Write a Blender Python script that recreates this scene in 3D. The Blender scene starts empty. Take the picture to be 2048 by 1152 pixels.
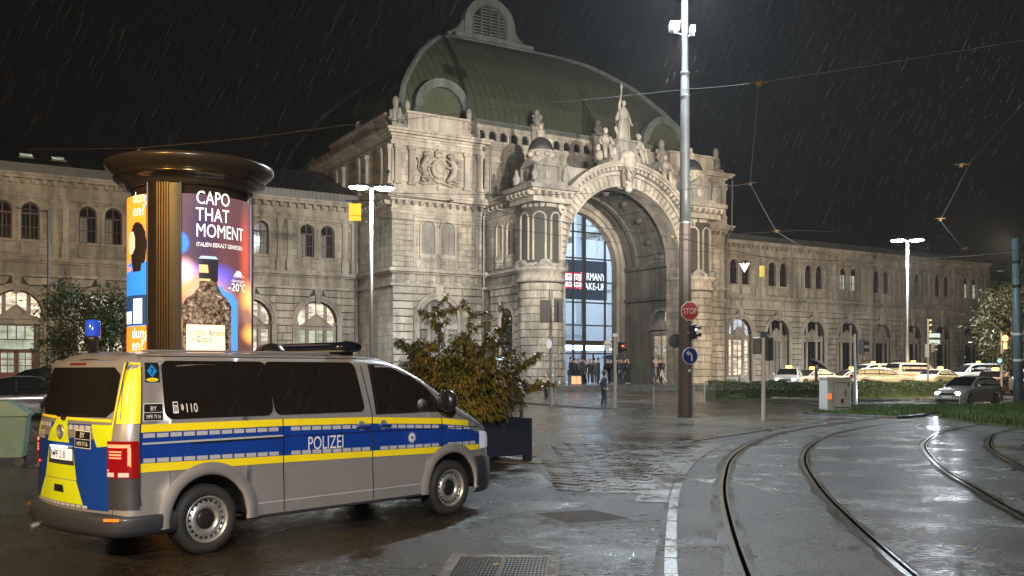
import bpy, bmesh, math, random
from mathutils import Vector, Matrix, Euler
R = math.radians
PI = math.pi
sc = bpy.context.scene
col = sc.collection
random.seed(7)
# ------------------------------------------------------------ camera
F_PX, CX, HY, CAMH = 1920.0, 1024.0, 743.0, 1.8
cam_d = bpy.data.cameras.new('camera'); cam = bpy.data.objects.new('camera', cam_d); col.objects.link(cam)
cam.location = (0, 0, CAMH); cam.rotation_euler = (R(90), 0, 0)
cam_d.sensor_width = 36.0; cam_d.lens = 36.0 * F_PX / 2048.0
cam_d.shift_y = (HY - 576.0) / 2048.0
cam_d.clip_start = 0.1; cam_d.clip_end = 2500
sc.camera = cam
# ------------------------------------------------------------ render / view
sc.render.engine = 'CYCLES'
sc.view_settings.view_transform = 'Standard'
sc.view_settings.look = 'None'
sc.view_settings.gamma = 1.0
sc.view_settings.exposure = 0.18
sc.view_settings.use_curve_mapping = False
try:
    sc.cycles.use_denoising = True
    sc.cycles.denoiser = 'OPENIMAGEDENOISE'
    sc.cycles.sample_clamp_indirect = 4.0
    sc.cycles.sample_clamp_direct = 0.0
    sc.cycles.max_bounces = 6
    sc.cycles.diffuse_bounces = 3
    sc.cycles.glossy_bounces = 4
    sc.cycles.transmission_bounces = 6
    sc.cycles.volume_bounces = 0
    sc.cycles.caustics_reflective = False
    sc.cycles.caustics_refractive = False
    sc.cycles.use_light_tree = True
except Exception:
    pass
# ------------------------------------------------------------ world: night sky with a faint city glow
world = bpy.data.worlds.new('World'); sc.world = world; world.use_nodes = True
wn = world.node_tree.nodes; wl = world.node_tree.links
bg = wn['Background']; bg.inputs['Color'].default_value = (0.56, 0.44, 0.40, 1); bg.inputs['Strength'].default_value = 0.006
# ------------------------------------------------------------ building frame
AZ = math.atan((4250 - CX) / F_PX)
DU = Vector((math.sin(AZ), math.cos(AZ), 0)); NV = Vector((math.cos(AZ), -math.sin(AZ), 0))
Z0 = 238500.0 / 4250.0
P0 = Vector((Z0 * (-CX / F_PX), Z0, 0))
BROT = math.atan2(DU.y, DU.x)
def bw(u, v, z=0.0):
    return P0 + DU * u + NV * v + Vector((0, 0, z))
def vdist(x, y):
    return (Vector((x, y, 0)) - P0).dot(NV)
def sstep(t):
    t = max(0.0, min(1.0, t)); return t * t * (3 - 2 * t)
def G(x, y):
    """height of the ground: level by the tracks, rising gently to the station"""
    return 0.55 * sstep((33.0 - vdist(x, y)) / 17.0)
def at(px, py, Y):
    return Vector(((px - CX) / F_PX * Y, Y, CAMH + Y * (HY - py) / F_PX))
def gp(px, py, z=0.0):
    Y = F_PX * (CAMH - z) / (py - HY)
    return Vector(((px - CX) / F_PX * Y, Y, z))
# ------------------------------------------------------------ lights
def spot(name, loc, target, watts, colr, size, blend=0.6, r=0.15, parent=None):
    ld = bpy.data.lights.new(name, 'SPOT'); ld.energy = watts; ld.color = colr
    ld.spot_size = R(size); ld.spot_blend = blend; ld.shadow_soft_size = r
    o = bpy.data.objects.new(name, ld); col.objects.link(o)
    o.location = loc
    o.rotation_euler = (Vector(target) - Vector(loc)).to_track_quat('-Z', 'Y').to_euler()
    return o
def area(name, loc, target, watts, colr, sx, sy):
    ld = bpy.data.lights.new(name, 'AREA'); ld.energy = watts; ld.color = colr
    ld.shape = 'RECTANGLE'; ld.size = sx; ld.size_y = sy
    o = bpy.data.objects.new(name, ld); col.objects.link(o)
    o.location = loc
    o.rotation_euler = (Vector(target) - Vector(loc)).to_track_quat('-Z', 'Y').to_euler()
    return o
FLOOD = Vector((19.8, -1.6, 5.0))         # building floodlights on a mast behind the viewer, to the right
MAST_X, MAST_Y = 6.79, 37.7
# floodlights that wash the station front
spot('facade_floodlight', FLOOD, bw(33, 5, 18.5), 230000, (1.0, 0.91, 0.80), 25, 0.8, 0.12)
# added fill spots set at the masts, then the lights of the mast head
spot('mast_and_fill_spot', (MAST_X + 0.1, MAST_Y + 0.5, 14.9), bw(33, 6, 5.5), 20000, (1.0, 0.90, 0.77), 95, 0.6, 0.3)  # added to brighten the lower portal
spot('mast_and_fill_spot', (-19.3, 40.4, 8.7), bw(6, 0, 7), 5200, (1.0, 0.76, 0.48), 118, 0.8, 0.3)  # added to brighten the left wing
spot('mast_and_fill_spot', (25.1, 48.4, 8.3), bw(72, 0, 7), 26000, (1.0, 0.78, 0.52), 130, 0.8, 0.3)  # added to brighten the right wing
spot('mast_and_fill_spot', (MAST_X - 0.55, MAST_Y - 0.6, 17.6), (MAST_X - 5, MAST_Y - 18, 0), 18000, (0.80, 0.92, 1.0), 150, 0.5, 0.22)
spot('mast_and_fill_spot', (MAST_X + 0.6, MAST_Y + 0.7, 17.6), (MAST_X + 14, MAST_Y + 14, 0), 9000, (0.80, 0.93, 1.0), 150, 0.5, 0.22)
ld = bpy.data.lights.new('mast_head_lamp', 'POINT'); ld.energy = 2600; ld.color = (.72, .92, 1.0); ld.shadow_soft_size = .4
o = bpy.data.objects.new('mast_head_lamp', ld); col.objects.link(o); o.location = (MAST_X - 1.3, MAST_Y - 1.0, 17.9)
# sodium street lamp behind the viewer, then an added neutral fill lamp
spot('sodium_lamp', (-9.0, -2.0, 8.6), (-4.5, 9.0, 0), 13000, (1.0, 0.56, 0.15), 140, 0.6, 0.25)
spot('street_and_fill_light', (1.5, -8.5, 8.8), (2.5, 13.0, 0), 19500, (1.0, 0.95, 0.90), 150, 0.6, 0.25)
# ------------------------------------------------------------ helpers
def tag(o, label=None, cat=None, group=None, kind=None):
    if label: o['label'] = label
    if cat: o['category'] = cat
    if group: o['group'] = group
    if kind: o['kind'] = kind
    return o
def thing(name, label, cat, loc=(0, 0, 0), rz=0.0, group=None):
    o = bpy.data.objects.new(name, None); col.objects.link(o)
    o.empty_display_size = 0.2
    o.location = loc; o.rotation_euler = (0, 0, rz)
    return tag(o, label, cat, group)
class MB:
    def __init__(s):
        s.v = []; s.f = []; s.m = []; s.k = 0; s.T = None; s.sm = []; s.smooth = False
    def mat(s, k): s.k = k; return s
    def add(s, vs, fs):
        b = len(s.v)
        if s.T is not None: vs = [tuple(s.T @ Vector(p)) for p in vs]
        s.v.extend([tuple(p) for p in vs])
        for f in fs:
            s.f.append(tuple(b + i for i in f)); s.m.append(s.k); s.sm.append(s.smooth)
        return s
    def box(s, x0, x1, y0, y1, z0, z1):
        return s.add([(x0, y0, z0), (x1, y0, z0), (x1, y1, z0), (x0, y1, z0), (x0, y0, z1), (x1, y0, z1), (x1, y1, z1), (x0, y1, z1)],
                     [(0, 3, 2, 1), (4, 5, 6, 7), (0, 1, 5, 4), (1, 2, 6, 5), (2, 3, 7, 6), (3, 0, 4, 7)])
    def cbox(s, x0, x1, y0, y1, z0, z1, c):
        """box with its edges chamfered by c"""
        vs = []; 
        for zz, ins in ((z0, c), (z0 + c, 0), (z1 - c, 0), (z1, c)):
            i = ins
            vs += [(x0 + i + (c - i), y0 + i, zz), (x1 - c, y0 + i, zz), (x1 - i, y0 + c, zz), (x1 - i, y1 - c, zz),
                   (x1 - c, y1 - i, zz), (x0 + c, y1 - i, zz), (x0 + i, y1 - c, zz), (x0 + i, y0 + c, zz)]
        fs = [tuple(range(7, -1, -1)), tuple(range(24, 32))]
        for r in range(3):
            for i in range(8):
                a = r * 8 + i; b = r * 8 + (i + 1) % 8
                fs.append((a, b, b + 8, a + 8))
        return s.add(vs, fs)
    def stone(s, q, y0, y1, c=0.03):
        """ashlar block: q = 4 corners (x,z) counter-clockwise, back at y0, chamfered face at y1 (y1<y0 is nearer)"""
        cx = sum(p[0] for p in q) / 4; cz = sum(p[1] for p in q) / 4
        def ins(p):
            dx, dz = cx - p[0], cz - p[1]; L = math.hypot(dx, dz) or 1
            k = min(c * 1.4, L * .4) / L
            return (p[0] + dx * k, p[1] + dz * k)
        sg = 1 if y1 > y0 else -1
        vs = [(p[0], y0, p[1]) for p in q] + [(p[0], y1 - sg * c, p[1]) for p in q] + [(ins(p)[0], y1, ins(p)[1]) for p in q]
        fs = [(8, 9, 10, 11)]
        for r in (0, 4):
            for i in range(4):
                j = (i + 1) % 4
                fs.append((r + i, r + j, r + 4 + j, r + 4 + i))
        return s.add(vs, fs)
    def tube(s, p0, p1, r0, r1=None, n=8, caps=True):
        r1 = r0 if r1 is None else r1
        p0 = Vector(p0); p1 = Vector(p1); d = p1 - p0
        if d.length < 1e-6: return s
        q = d.to_track_quat('Z', 'Y'); vs = []
        for p, r in ((p0, r0), (p1, r1)):
            for i in range(n):
                a = 2 * PI * i / n
                vs.append(p + q @ Vector((r * math.cos(a), r * math.sin(a), 0)))
        fs = [(i, (i + 1) % n, n + (i + 1) % n, n + i) for i in range(n)]
        if caps: fs += [tuple(range(n - 1, -1, -1)), tuple(range(n, 2 * n))]
        return s.add(vs, fs)
    def path(s, pts, r, n=6, caps=True):
        pts = [Vector(p) for p in pts]; vs = []; N = len(pts)
        up = Vector((0, 0, 1))
        for k, p in enumerate(pts):
            t = (pts[min(k + 1, N - 1)] - pts[max(k - 1, 0)]).normalized()
            a = t.cross(up)
            if a.length < 1e-3: a = t.cross(Vector((0, 1, 0)))
            a.normalize(); b = a.cross(t)
            rr = r[k] if isinstance(r, (list, tuple)) else r
            for i in range(n):
                w = 2 * PI * i / n
                vs.append(p + a * rr * math.cos(w) + b * rr * math.sin(w))
        fs = [(k * n + i, k * n + (i + 1) % n, (k + 1) * n + (i + 1) % n, (k + 1) * n + i) for k in range(N - 1) for i in range(n)]
        if caps: fs += [tuple(range(n - 1, -1, -1)), tuple(range((N - 1) * n, N * n))]
        return s.add(vs, fs)
    def lathe(s, prof, n=16, c=(0, 0, 0), a0=0.0, a1=2 * PI, sx=1.0, sy=1.0, caps=True):
        full = abs(a1 - a0) >= 2 * PI - 1e-4
        m = n if full else n + 1; vs = []
        for r, z in prof:
            for i in range(m):
                a = a0 + (a1 - a0) * i / n
                vs.append((c[0] + r * sx * math.cos(a), c[1] + r * sy * math.sin(a), c[2] + z))
        fs = []
        for k in range(len(prof) - 1):
            for i in range(n):
                j = (i + 1) % m
                fs.append((k * m + i, k * m + j, (k + 1) * m + j, (k + 1) * m + i))
        if full and caps:
            if prof[0][0] > 1e-4: fs.append(tuple(range(m - 1, -1, -1)))
            if prof[-1][0] > 1e-4: fs.append(tuple(range((len(prof) - 1) * m, len(prof) * m)))
        return s.add(vs, fs)
    def ball(s, c, rx, ry, rz, n=10, m=7):
        pr = [(math.sin(PI * k / m), -math.cos(PI * k / m)) for k in range(m + 1)]
        vs = []
        for r, z in pr:
            for i in range(n):
                a = 2 * PI * i / n
                vs.append((c[0] + rx * r * math.cos(a), c[1] + ry * r * math.sin(a), c[2] + rz * z))
        fs = [(k * n + i, k * n + (i + 1) % n, (k + 1) * n + (i + 1) % n, (k + 1) * n + i) for k in range(m) for i in range(n)]
        return s.add(vs, fs)
    def prism(s, poly, y0, y1):
        """polygon in (x,z) pushed from y0 to y1"""
        n = len(poly)
        vs = [(p[0], y0, p[1]) for p in poly] + [(p[0], y1, p[1]) for p in poly]
        fs = [tuple(range(n)), tuple(range(2 * n - 1, n - 1, -1))] + [(i, (i + 1) % n, n + (i + 1) % n, n + i) for i in range(n)]
        return s.add(vs, fs)
    def slab(s, poly, z0, z1):
        n = len(poly)
        vs = [(p[0], p[1], z0) for p in poly] + [(p[0], p[1], z1) for p in poly]
        fs = [tuple(range(n - 1, -1, -1)), tuple(range(n, 2 * n))] + [(i, (i + 1) % n, n + (i + 1) % n, n + i) for i in range(n)]
        return s.add(vs, fs)
    def ring(s, cx, cz, r0, r1, y0, y1, a0=0.0, a1=PI, n=16):
        """half ring (archivolt) with rectangular section"""
        vs = []; 
        for i in range(n + 1):
            a = a0 + (a1 - a0) * i / n; c_, s_ = math.cos(a), math.sin(a)
            vs += [(cx + r0 * c_, y0, cz + r0 * s_), (cx + r1 * c_, y0, cz + r1 * s_), (cx + r1 * c_, y1, cz + r1 * s_), (cx + r0 * c_, y1, cz + r0 * s_)]
        fs = []
        for i in range(n):
            for k in range(4):
                a = i * 4 + k; b = i * 4 + (k + 1) % 4
                fs.append((a, b, b + 4, a + 4))
        fs += [(3, 2, 1, 0), (n * 4, n * 4 + 1, n * 4 + 2, n * 4 + 3)]
        return s.add(vs, fs)
    def mesh(s, name, mats, fix=False):
        me = bpy.data.meshes.new(name)
        me.from_pydata(s.v, [], s.f)
        if not isinstance(mats, (list, tuple)): mats = [mats]
        for m in mats: me.materials.append(m)
        if len(mats) > 1: me.polygons.foreach_set('material_index', s.m)
        if any(s.sm): me.polygons.foreach_set('use_smooth', s.sm)
        if fix:
            b = bmesh.new(); b.from_mesh(me)
            bmesh.ops.remove_doubles(b, verts=b.verts, dist=1e-4)
            bmesh.ops.recalc_face_normals(b, faces=b.faces); b.to_mesh(me); b.free()
        me.update()
        return me
    def build(s, name, mats, parent=None, fix=False, loc=None, label=None):
        o = bpy.data.objects.new(name, s.mesh(name, mats, fix)); col.objects.link(o)
        if parent is not None: o.parent = parent
        if loc is not None: o.location = loc
        if label: o['label'] = label
        return o
def inst(me, name, parent=None, loc=(0, 0, 0), rz=0.0, scl=None):
    o = bpy.data.objects.new(name, me); col.objects.link(o)
    if parent is not None: o.parent = parent
    o.location = loc; o.rotation_euler = (0, 0, rz)
    if scl: o.scale = scl
    return o
def copy_tree(o, parent=None):
    c = o.copy(); col.objects.link(c); c.parent = parent
    for ch in list(o.children): copy_tree(ch, c)
    return c
def lerp(tab, x):
    if x <= tab[0][0]: return tab[0][1]
    for (a, fa), (b, fb) in zip(tab, tab[1:]):
        if x <= b: return fa + (fb - fa) * (x - a) / (b - a)
    return tab[-1][1]
# ------------------------------------------------------------ text as flat mesh data
_tc = {}
def text_mesh(txt, size=1.0, bold=0.0, align='LEFT', spacing=1.0, xs=1.0):
    key = (txt, size, bold, align, spacing, xs)
    if key in _tc: return _tc[key]
    cu = bpy.data.curves.new('t', 'FONT'); cu.body = txt; cu.size = size; cu.offset = 0
    cu.align_x = align; cu.space_character = spacing; cu.resolution_u = 3
    o = bpy.data.objects.new('t', cu); col.objects.link(o)
    dg = bpy.context.evaluated_depsgraph_get(); me = o.evaluated_get(dg).to_mesh()
    vs = [(v.co.x * xs, v.co.y) for v in me.vertices]; fs = [tuple(p.vertices) for p in me.polygons]
    o.evaluated_get(dg).to_mesh_clear(); bpy.data.objects.remove(o); bpy.data.curves.remove(cu)
    _tc[key] = (vs, fs)
    return vs, fs
def text_on(mb, txt, fn, size, bold=0.0, align='LEFT', spacing=1.0, xs=1.0):
    """put text on a surface: fn(x,y)->(X,Y,Z)"""
    vs, fs = text_mesh(txt, size, bold, align, spacing, xs)
    mb.add([fn(x, y) for x, y in vs], fs)
# ------------------------------------------------------------ materials
class NT:
    def __init__(s, name):
        m = bpy.data.materials.new(name); m.use_nodes = True; s.m = m
        s.n = m.node_tree.nodes; s.l = m.node_tree.links; s.b = s.n['Principled BSDF']
    def node(s, t, **kw):
        nd = s.n.new(t)
        for k, v in kw.items(): setattr(nd, k, v)
        return nd
    def link(s, a, b): s.l.new(a, b)
    def pos(s, kind='Position'):
        if kind == 'Position': return s.node('ShaderNodeNewGeometry').outputs['Position']
        return s.node('ShaderNodeTexCoord').outputs['Object']
    def scaled(s, src, v):
        m = s.node('ShaderNodeVectorMath', operation='MULTIPLY'); s.link(src, m.inputs[0]); m.inputs[1].default_value = v
        return m.outputs[0]
    def noise(s, vec, scale, detail=4, rough=.6):
        n = s.node('ShaderNodeTexNoise'); n.inputs['Scale'].default_value = scale; n.inputs['Detail'].default_value = detail
        n.inputs['Roughness'].default_value = rough
        if vec is not None: s.link(vec, n.inputs['Vector'])
        return n.outputs['Fac']
    def ramp(s, fac, stops):
        r = s.node('ShaderNodeValToRGB'); e = r.color_ramp.elements
        while len(e) < len(stops): e.new(0.5)
        for i, (p, c) in enumerate(stops):
            e[i].position = p; e[i].color = c if isinstance(c, (list, tuple)) and len(c) == 4 else ((c, c, c, 1) if not isinstance(c, (list, tuple)) else (*c, 1))
        s.link(fac, r.inputs['Fac']); return r.outputs['Color']
    def maths(s, op, a, b=None, c=None):
        m = s.node('ShaderNodeMath', operation=op)
        for i, q in enumerate((a, b, c)):
            if q is None: continue
            if isinstance(q, (int, float)): m.inputs[i].default_value = q
            else: s.link(q, m.inputs[i])
        return m.outputs[0]
    def mix(s, fac, a, b, typ='MIX'):
        m = s.node('ShaderNodeMix', data_type='RGBA', blend_type=typ)
        for inp, q in ((m.inputs[0], fac), (m.inputs[6], a), (m.inputs[7], b)):
            if isinstance(q, (int, float)): inp.default_value = q
            elif isinstance(q, tuple): inp.default_value = q if len(q) == 4 else (*q, 1)
            else: s.link(q, inp)
        return m.outputs[2]
    def bump(s, h, strength=.3, dist=.02):
        b = s.node('ShaderNodeBump'); b.inputs['Strength'].default_value = strength; b.inputs['Distance'].default_value = dist
        s.link(h, b.inputs['Height']); s.link(b.outputs[0], s.b.inputs['Normal'])
def plain(name, c, rough=.6, metal=0.0, noise=0.12, bump=0.0, nscale=8.0, coat=0.0, spec=0.5, alpha=None):
    t = NT(name); b = t.b
    b.inputs['Roughness'].default_value = rough; b.inputs['Metallic'].default_value = metal
    b.inputs['Specular IOR Level'].default_value = spec
    b.inputs['Coat Weight'].default_value = coat; b.inputs['Coat Roughness'].default_value = 0.06
    if noise > 0:
        f = t.noise(t.pos('Object'), nscale, 5)
        d = t.mix(f, tuple(x * (1 - noise * 1.6) for x in c), tuple(min(1, x * (1 + noise)) for x in c))
        t.link(d, b.inputs['Base Color'])
        r = t.maths('MULTIPLY_ADD', f, rough * .4, rough * .8); t.link(r, b.inputs['Roughness'])
        if bump > 0: t.bump(t.noise(t.pos('Object'), nscale * 6, 3), bump, .01)
    else:
        b.inputs['Base Color'].default_value = (*c, 1)
    return t.m
def emis(name, c, strength, base=None, rough=.4):
    t = NT(name); t.b.inputs['Base Color'].default_value = (*(base or c), 1)
    t.b.inputs['Emission Color'].default_value = (*c, 1); t.b.inputs['Emission Strength'].default_value = strength
    t.b.inputs['Roughness'].default_value = rough
    return t.m
station_root_for_tex = None
def stone_mat(name, c, joints=None, var=.36, stain=.55):
    t = NT(name); p = t.pos()
    n1 = t.noise(t.scaled(p, (1, 1, .6)), .55, 6, .65); n2 = t.noise(p, 7.0, 6, .7)
    n3 = t.noise(t.scaled(p, (2.2, 2.2, .22)), 1.0, 5, .6)
    oi = t.node('ShaderNodeObjectInfo').outputs['Random']
    a = t.mix(t.ramp(n1, [(.36, 0.0), (.62, 1.0)]), tuple(x * .50 for x in c), tuple(min(1, x * 1.15) for x in c))
    a = t.mix(t.ramp(n2, [(.35, 0.0), (.75, .5)]), a, tuple(x * 1.25 for x in c))
    k = t.maths('MULTIPLY_ADD', oi, var, 1 - var / 2)
    kk = t.node('ShaderNodeCombineColor'); [t.link(k, kk.inputs[i]) for i in range(3)]
    a = t.mix(1.0, a, kk.outputs[0], 'MULTIPLY')
    st = t.ramp(n3, [(.46, 0.0), (.64, stain)])
    a = t.mix(st, a, tuple(x * .33 for x in c))
    h = t.maths('ADD', n2, t.maths('MULTIPLY', t.noise(p, 30, 3), .4))
    if joints:
        g = t.node('ShaderNodeVectorRotate', rotation_type='Z_AXIS'); g.inputs['Angle'].default_value = -BROT
        s_ = t.node('ShaderNodeVectorMath', operation='SUBTRACT'); t.link(p, s_.inputs[0]); s_.inputs[1].default_value = tuple(P0)
        t.link(s_.outputs[0], g.inputs['Vector'])
        se = t.node('ShaderNodeSeparateXYZ'); t.link(g.outputs[0], se.inputs[0])
        cb = t.node('ShaderNodeCombineXYZ'); t.link(t.maths('ADD', se.outputs[0], se.outputs[1]), cb.inputs[0]); t.link(se.outputs[2], cb.inputs[1])
        br = t.node('ShaderNodeTexBrick'); t.link(cb.outputs[0], br.inputs['Vector'])
        br.inputs['Scale'].default_value = 1.0; br.inputs['Brick Width'].default_value = joints[0]; br.inputs['Row Height'].default_value = joints[1]
        br.inputs['Mortar Size'].default_value = .018; br.inputs['Mortar Smooth'].default_value = .3
        br.inputs['Color1'].default_value = (.78, .78, .78, 1); br.inputs['Color2'].default_value = (1.15, 1.15, 1.15, 1); br.inputs['Mortar'].default_value = (.55, .55, .55, 1)
        a = t.mix(1.0, a, br.outputs['Color'], 'MULTIPLY')
        h = t.maths('SUBTRACT', h, t.maths('MULTIPLY', br.outputs['Fac'], 1.2))
    t.link(a, t.b.inputs['Base Color']); t.b.inputs['Roughness'].default_value = .82
    t.b.inputs['Specular IOR Level'].default_value = .35
    t.bump(h, .55, .03)
    return t.m
SC = (.34, .305, .25)
M = {}
M['stone'] = stone_mat('sandstone', SC)
M['ashlar'] = stone_mat('sandstone_ashlar', SC, joints=(1.05, .46))
M['trim'] = stone_mat('sandstone_trim', (.35, .315, .265), var=.18)
M['darkstone'] = stone_mat('weathered_shaded_sandstone', (.24, .225, .20), var=.25, stain=.6)
M['jointbed'] = plain('mortar_bed', (.055, .05, .042), .9)
M['roof'] = plain('dark_slate_roof', (.028, .027, .028), .62, noise=.3, bump=.3, nscale=3)
M['gutter'] = plain('zinc_gutter', (.12, .12, .115), .5, .6, .2)
def copper():
    t = NT('green_copper_sheet'); p = t.pos()
    n1 = t.noise(t.scaled(p, (1, 1, .25)), .5, 6, .65); n2 = t.noise(p, 3, 6, .7)
    a = t.mix(n1, (.022, .027, .013), (.056, .064, .033)); a = t.mix(t.ramp(n2, [(.5, 0.0), (.75, .6)]), a, (.016, .018, .010))
    t.link(a, t.b.inputs['Base Color']); t.b.inputs['Roughness'].default_value = .6; t.bump(n2, .3, .04)
    return t.m
M['copper'] = copper()
M['coppertrim'] = stone_mat('pale_copper_trim', (.085, .098, .09), var=.1)
M['winframe'] = plain('dark_red_window_frame', (.055, .022, .02), .5)
M['winglass'] = plain('dark_window_glass', (.012, .011, .012), .12, 0, 0)
def room(name, c, st, dim=.35):
    t = NT(name); p = t.pos(); b1 = t.noise(t.scaled(p, (.7, .7, 3.2)), 1.3, 3, .55); b2 = t.noise(t.scaled(p, (1.6, 1.6, .25)), 1.2, 3, .5)
    f = t.maths('MULTIPLY', t.ramp(b1, [(.40, dim), (.60, 1.0)]), t.ramp(b2, [(.38, .55), (.6, 1.0)]))
    k = t.mix(b2, c, tuple(x * y for x, y in zip(c, (1, .78, .62)))); t.link(k, t.b.inputs['Emission Color']); t.link(t.maths('MULTIPLY', f, st), t.b.inputs['Emission Strength'])
    t.b.inputs['Base Color'].default_value = (.05, .05, .05, 1); t.b.inputs['Roughness'].default_value = .1; return t.m
M['winlit'] = room('lit_window_pane', (.66, .80, .66), .85, .6)
M['winwarm'] = room('lit_shop_pane', (1.0, .90, .74), 1.5)
M['wincool'] = room('lit_cool_pane', (.66, .82, 1.0), 1.2)
M['curtain'] = plain('pale_curtain', (.20, .19, .17), .7)
M['winblue'] = plain('bluish_pane', (.03, .035, .06), .15)
M['doorlit'] = room('dim_lit_door', (1.0, .88, .62), .55)
M['doorred'] = plain('dark_red_door', (.15, .018, .02), .45)
M['metal'] = plain('galvanised_steel', (.42, .44, .45), .38, .75, .15)
M['mastpaint'] = plain('grey_mast_paint', (.095, .105, .11), .5, .2, .2, nscale=3)
M['mastbrown'] = plain('brown_coated_mast', (.11, .088, .075), .55, 0, .2, nscale=5)
M['bluegrey'] = plain('blue_grey_mast_paint', (.16, .24, .29), .45, .1, .15)
M['black'] = plain('black_plastic', (.015, .015, .016), .38, 0, .1)
M['wire'] = plain('overhead_wire', (.02, .019, .018), .8, 0, .1, spec=.15)
M['brass'] = plain('copper_alloy_clamp', (.16, .10, .05), .5, .5, .2)
M['lamp'] = emis('lamp_lens', (.82, .93, 1.0), 260)
M['white'] = plain('white_enamel', (.75, .76, .76), .4, 0, .05)
M['red'] = plain('red_sign_face', (.42, .005, .007), .5, 0, .04)
M['blue'] = plain('blue_sign_face', (.01, .045, .34), .35, 0, .04)
M['yellow'] = plain('yellow_panel', (.85, .48, .02), .45, 0, .05)
M['glow_red'] = emis('lit_red_lens', (1, .05, .02), 14)
M['glow_white'] = emis('lit_white_lens', (.9, .95, 1), 14)
M['glow_green'] = emis('lit_green_lens', (.05, 1, .65), 10)
M['glow_amber'] = emis('lit_amber_lens', (1, .5, .08), 8)
M['skin'] = plain('skin', (.45, .28, .2), .55)
M['rubber'] = plain('tyre_rubber', (.022, .022, .022), .7, 0, .25, bump=.3, nscale=20)
M['bark'] = plain('bark', (.06, .04, .025), .85, 0, .3, bump=.5)
# ============================================================ STATION
def wall_arch(mb, x0, x1, z0, z1, ops, y=0.0, rev=.4, n=12):
    """wall face at y in the x-z plane with round-headed openings ops=(xc,r,zspring,zsill); reveals go back by rev"""
    ops = sorted(ops); x = x0
    for (xc, r, zs, zl) in ops:
        if xc - r > x + 1e-4:
            mb.add([(x, y, z0), (xc - r, y, z0), (xc - r, y, z1), (x, y, z1)], [(0, 1, 2, 3)])
        if zl > z0 + 1e-3:
            mb.add([(xc - r, y, z0), (xc + r, y, z0), (xc + r, y, zl), (xc - r, y, zl)], [(0, 1, 2, 3)])
            mb.add([(xc - r, y, zl), (xc + r, y, zl), (xc + r, y + rev, zl), (xc - r, y + rev, zl)], [(0, 1, 2, 3)])
        pr = None
        for i in range(n + 1):
            a = PI - PI * i / n; px, pz = xc + r * math.cos(a), zs + r * math.sin(a)
            if pr:
                mb.add([(pr[0], y, pr[1]), (px, y, pz), (px, y, z1), (pr[0], y, z1)], [(0, 1, 2, 3)])
                mb.add([(pr[0], y, pr[1]), (pr[0], y + rev, pr[1]), (px, y + rev, pz), (px, y, pz)], [(0, 1, 2, 3)])
            pr = (px, pz)
        for sx in (-1, 1):
            mb.add([(xc + sx * r, y, zl), (xc + sx * r, y + rev, zl), (xc + sx * r, y + rev, zs), (xc + sx * r, y, zs)], [(0, 1, 2, 3)])
        x = xc + r
    if x1 > x + 1e-4:
        mb.add([(x, y, z0), (x1, y, z0), (x1, y, z1), (x, y, z1)], [(0, 1, 2, 3)])
def arch_fill(mb, xc, r, zs, zl, y, n=12):
    """flat sheet filling a round-headed opening"""
    pts = [(xc - r, y, zl), (xc + r, y, zl)] + [(xc + r * math.cos(PI * i / n), y, zs + r * math.sin(PI * i / n)) for i in range(n + 1)]
    mb.add(pts, [tuple(range(len(pts)))])
W = 4.72; HW = W / 2
ZB = 0.5
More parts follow.
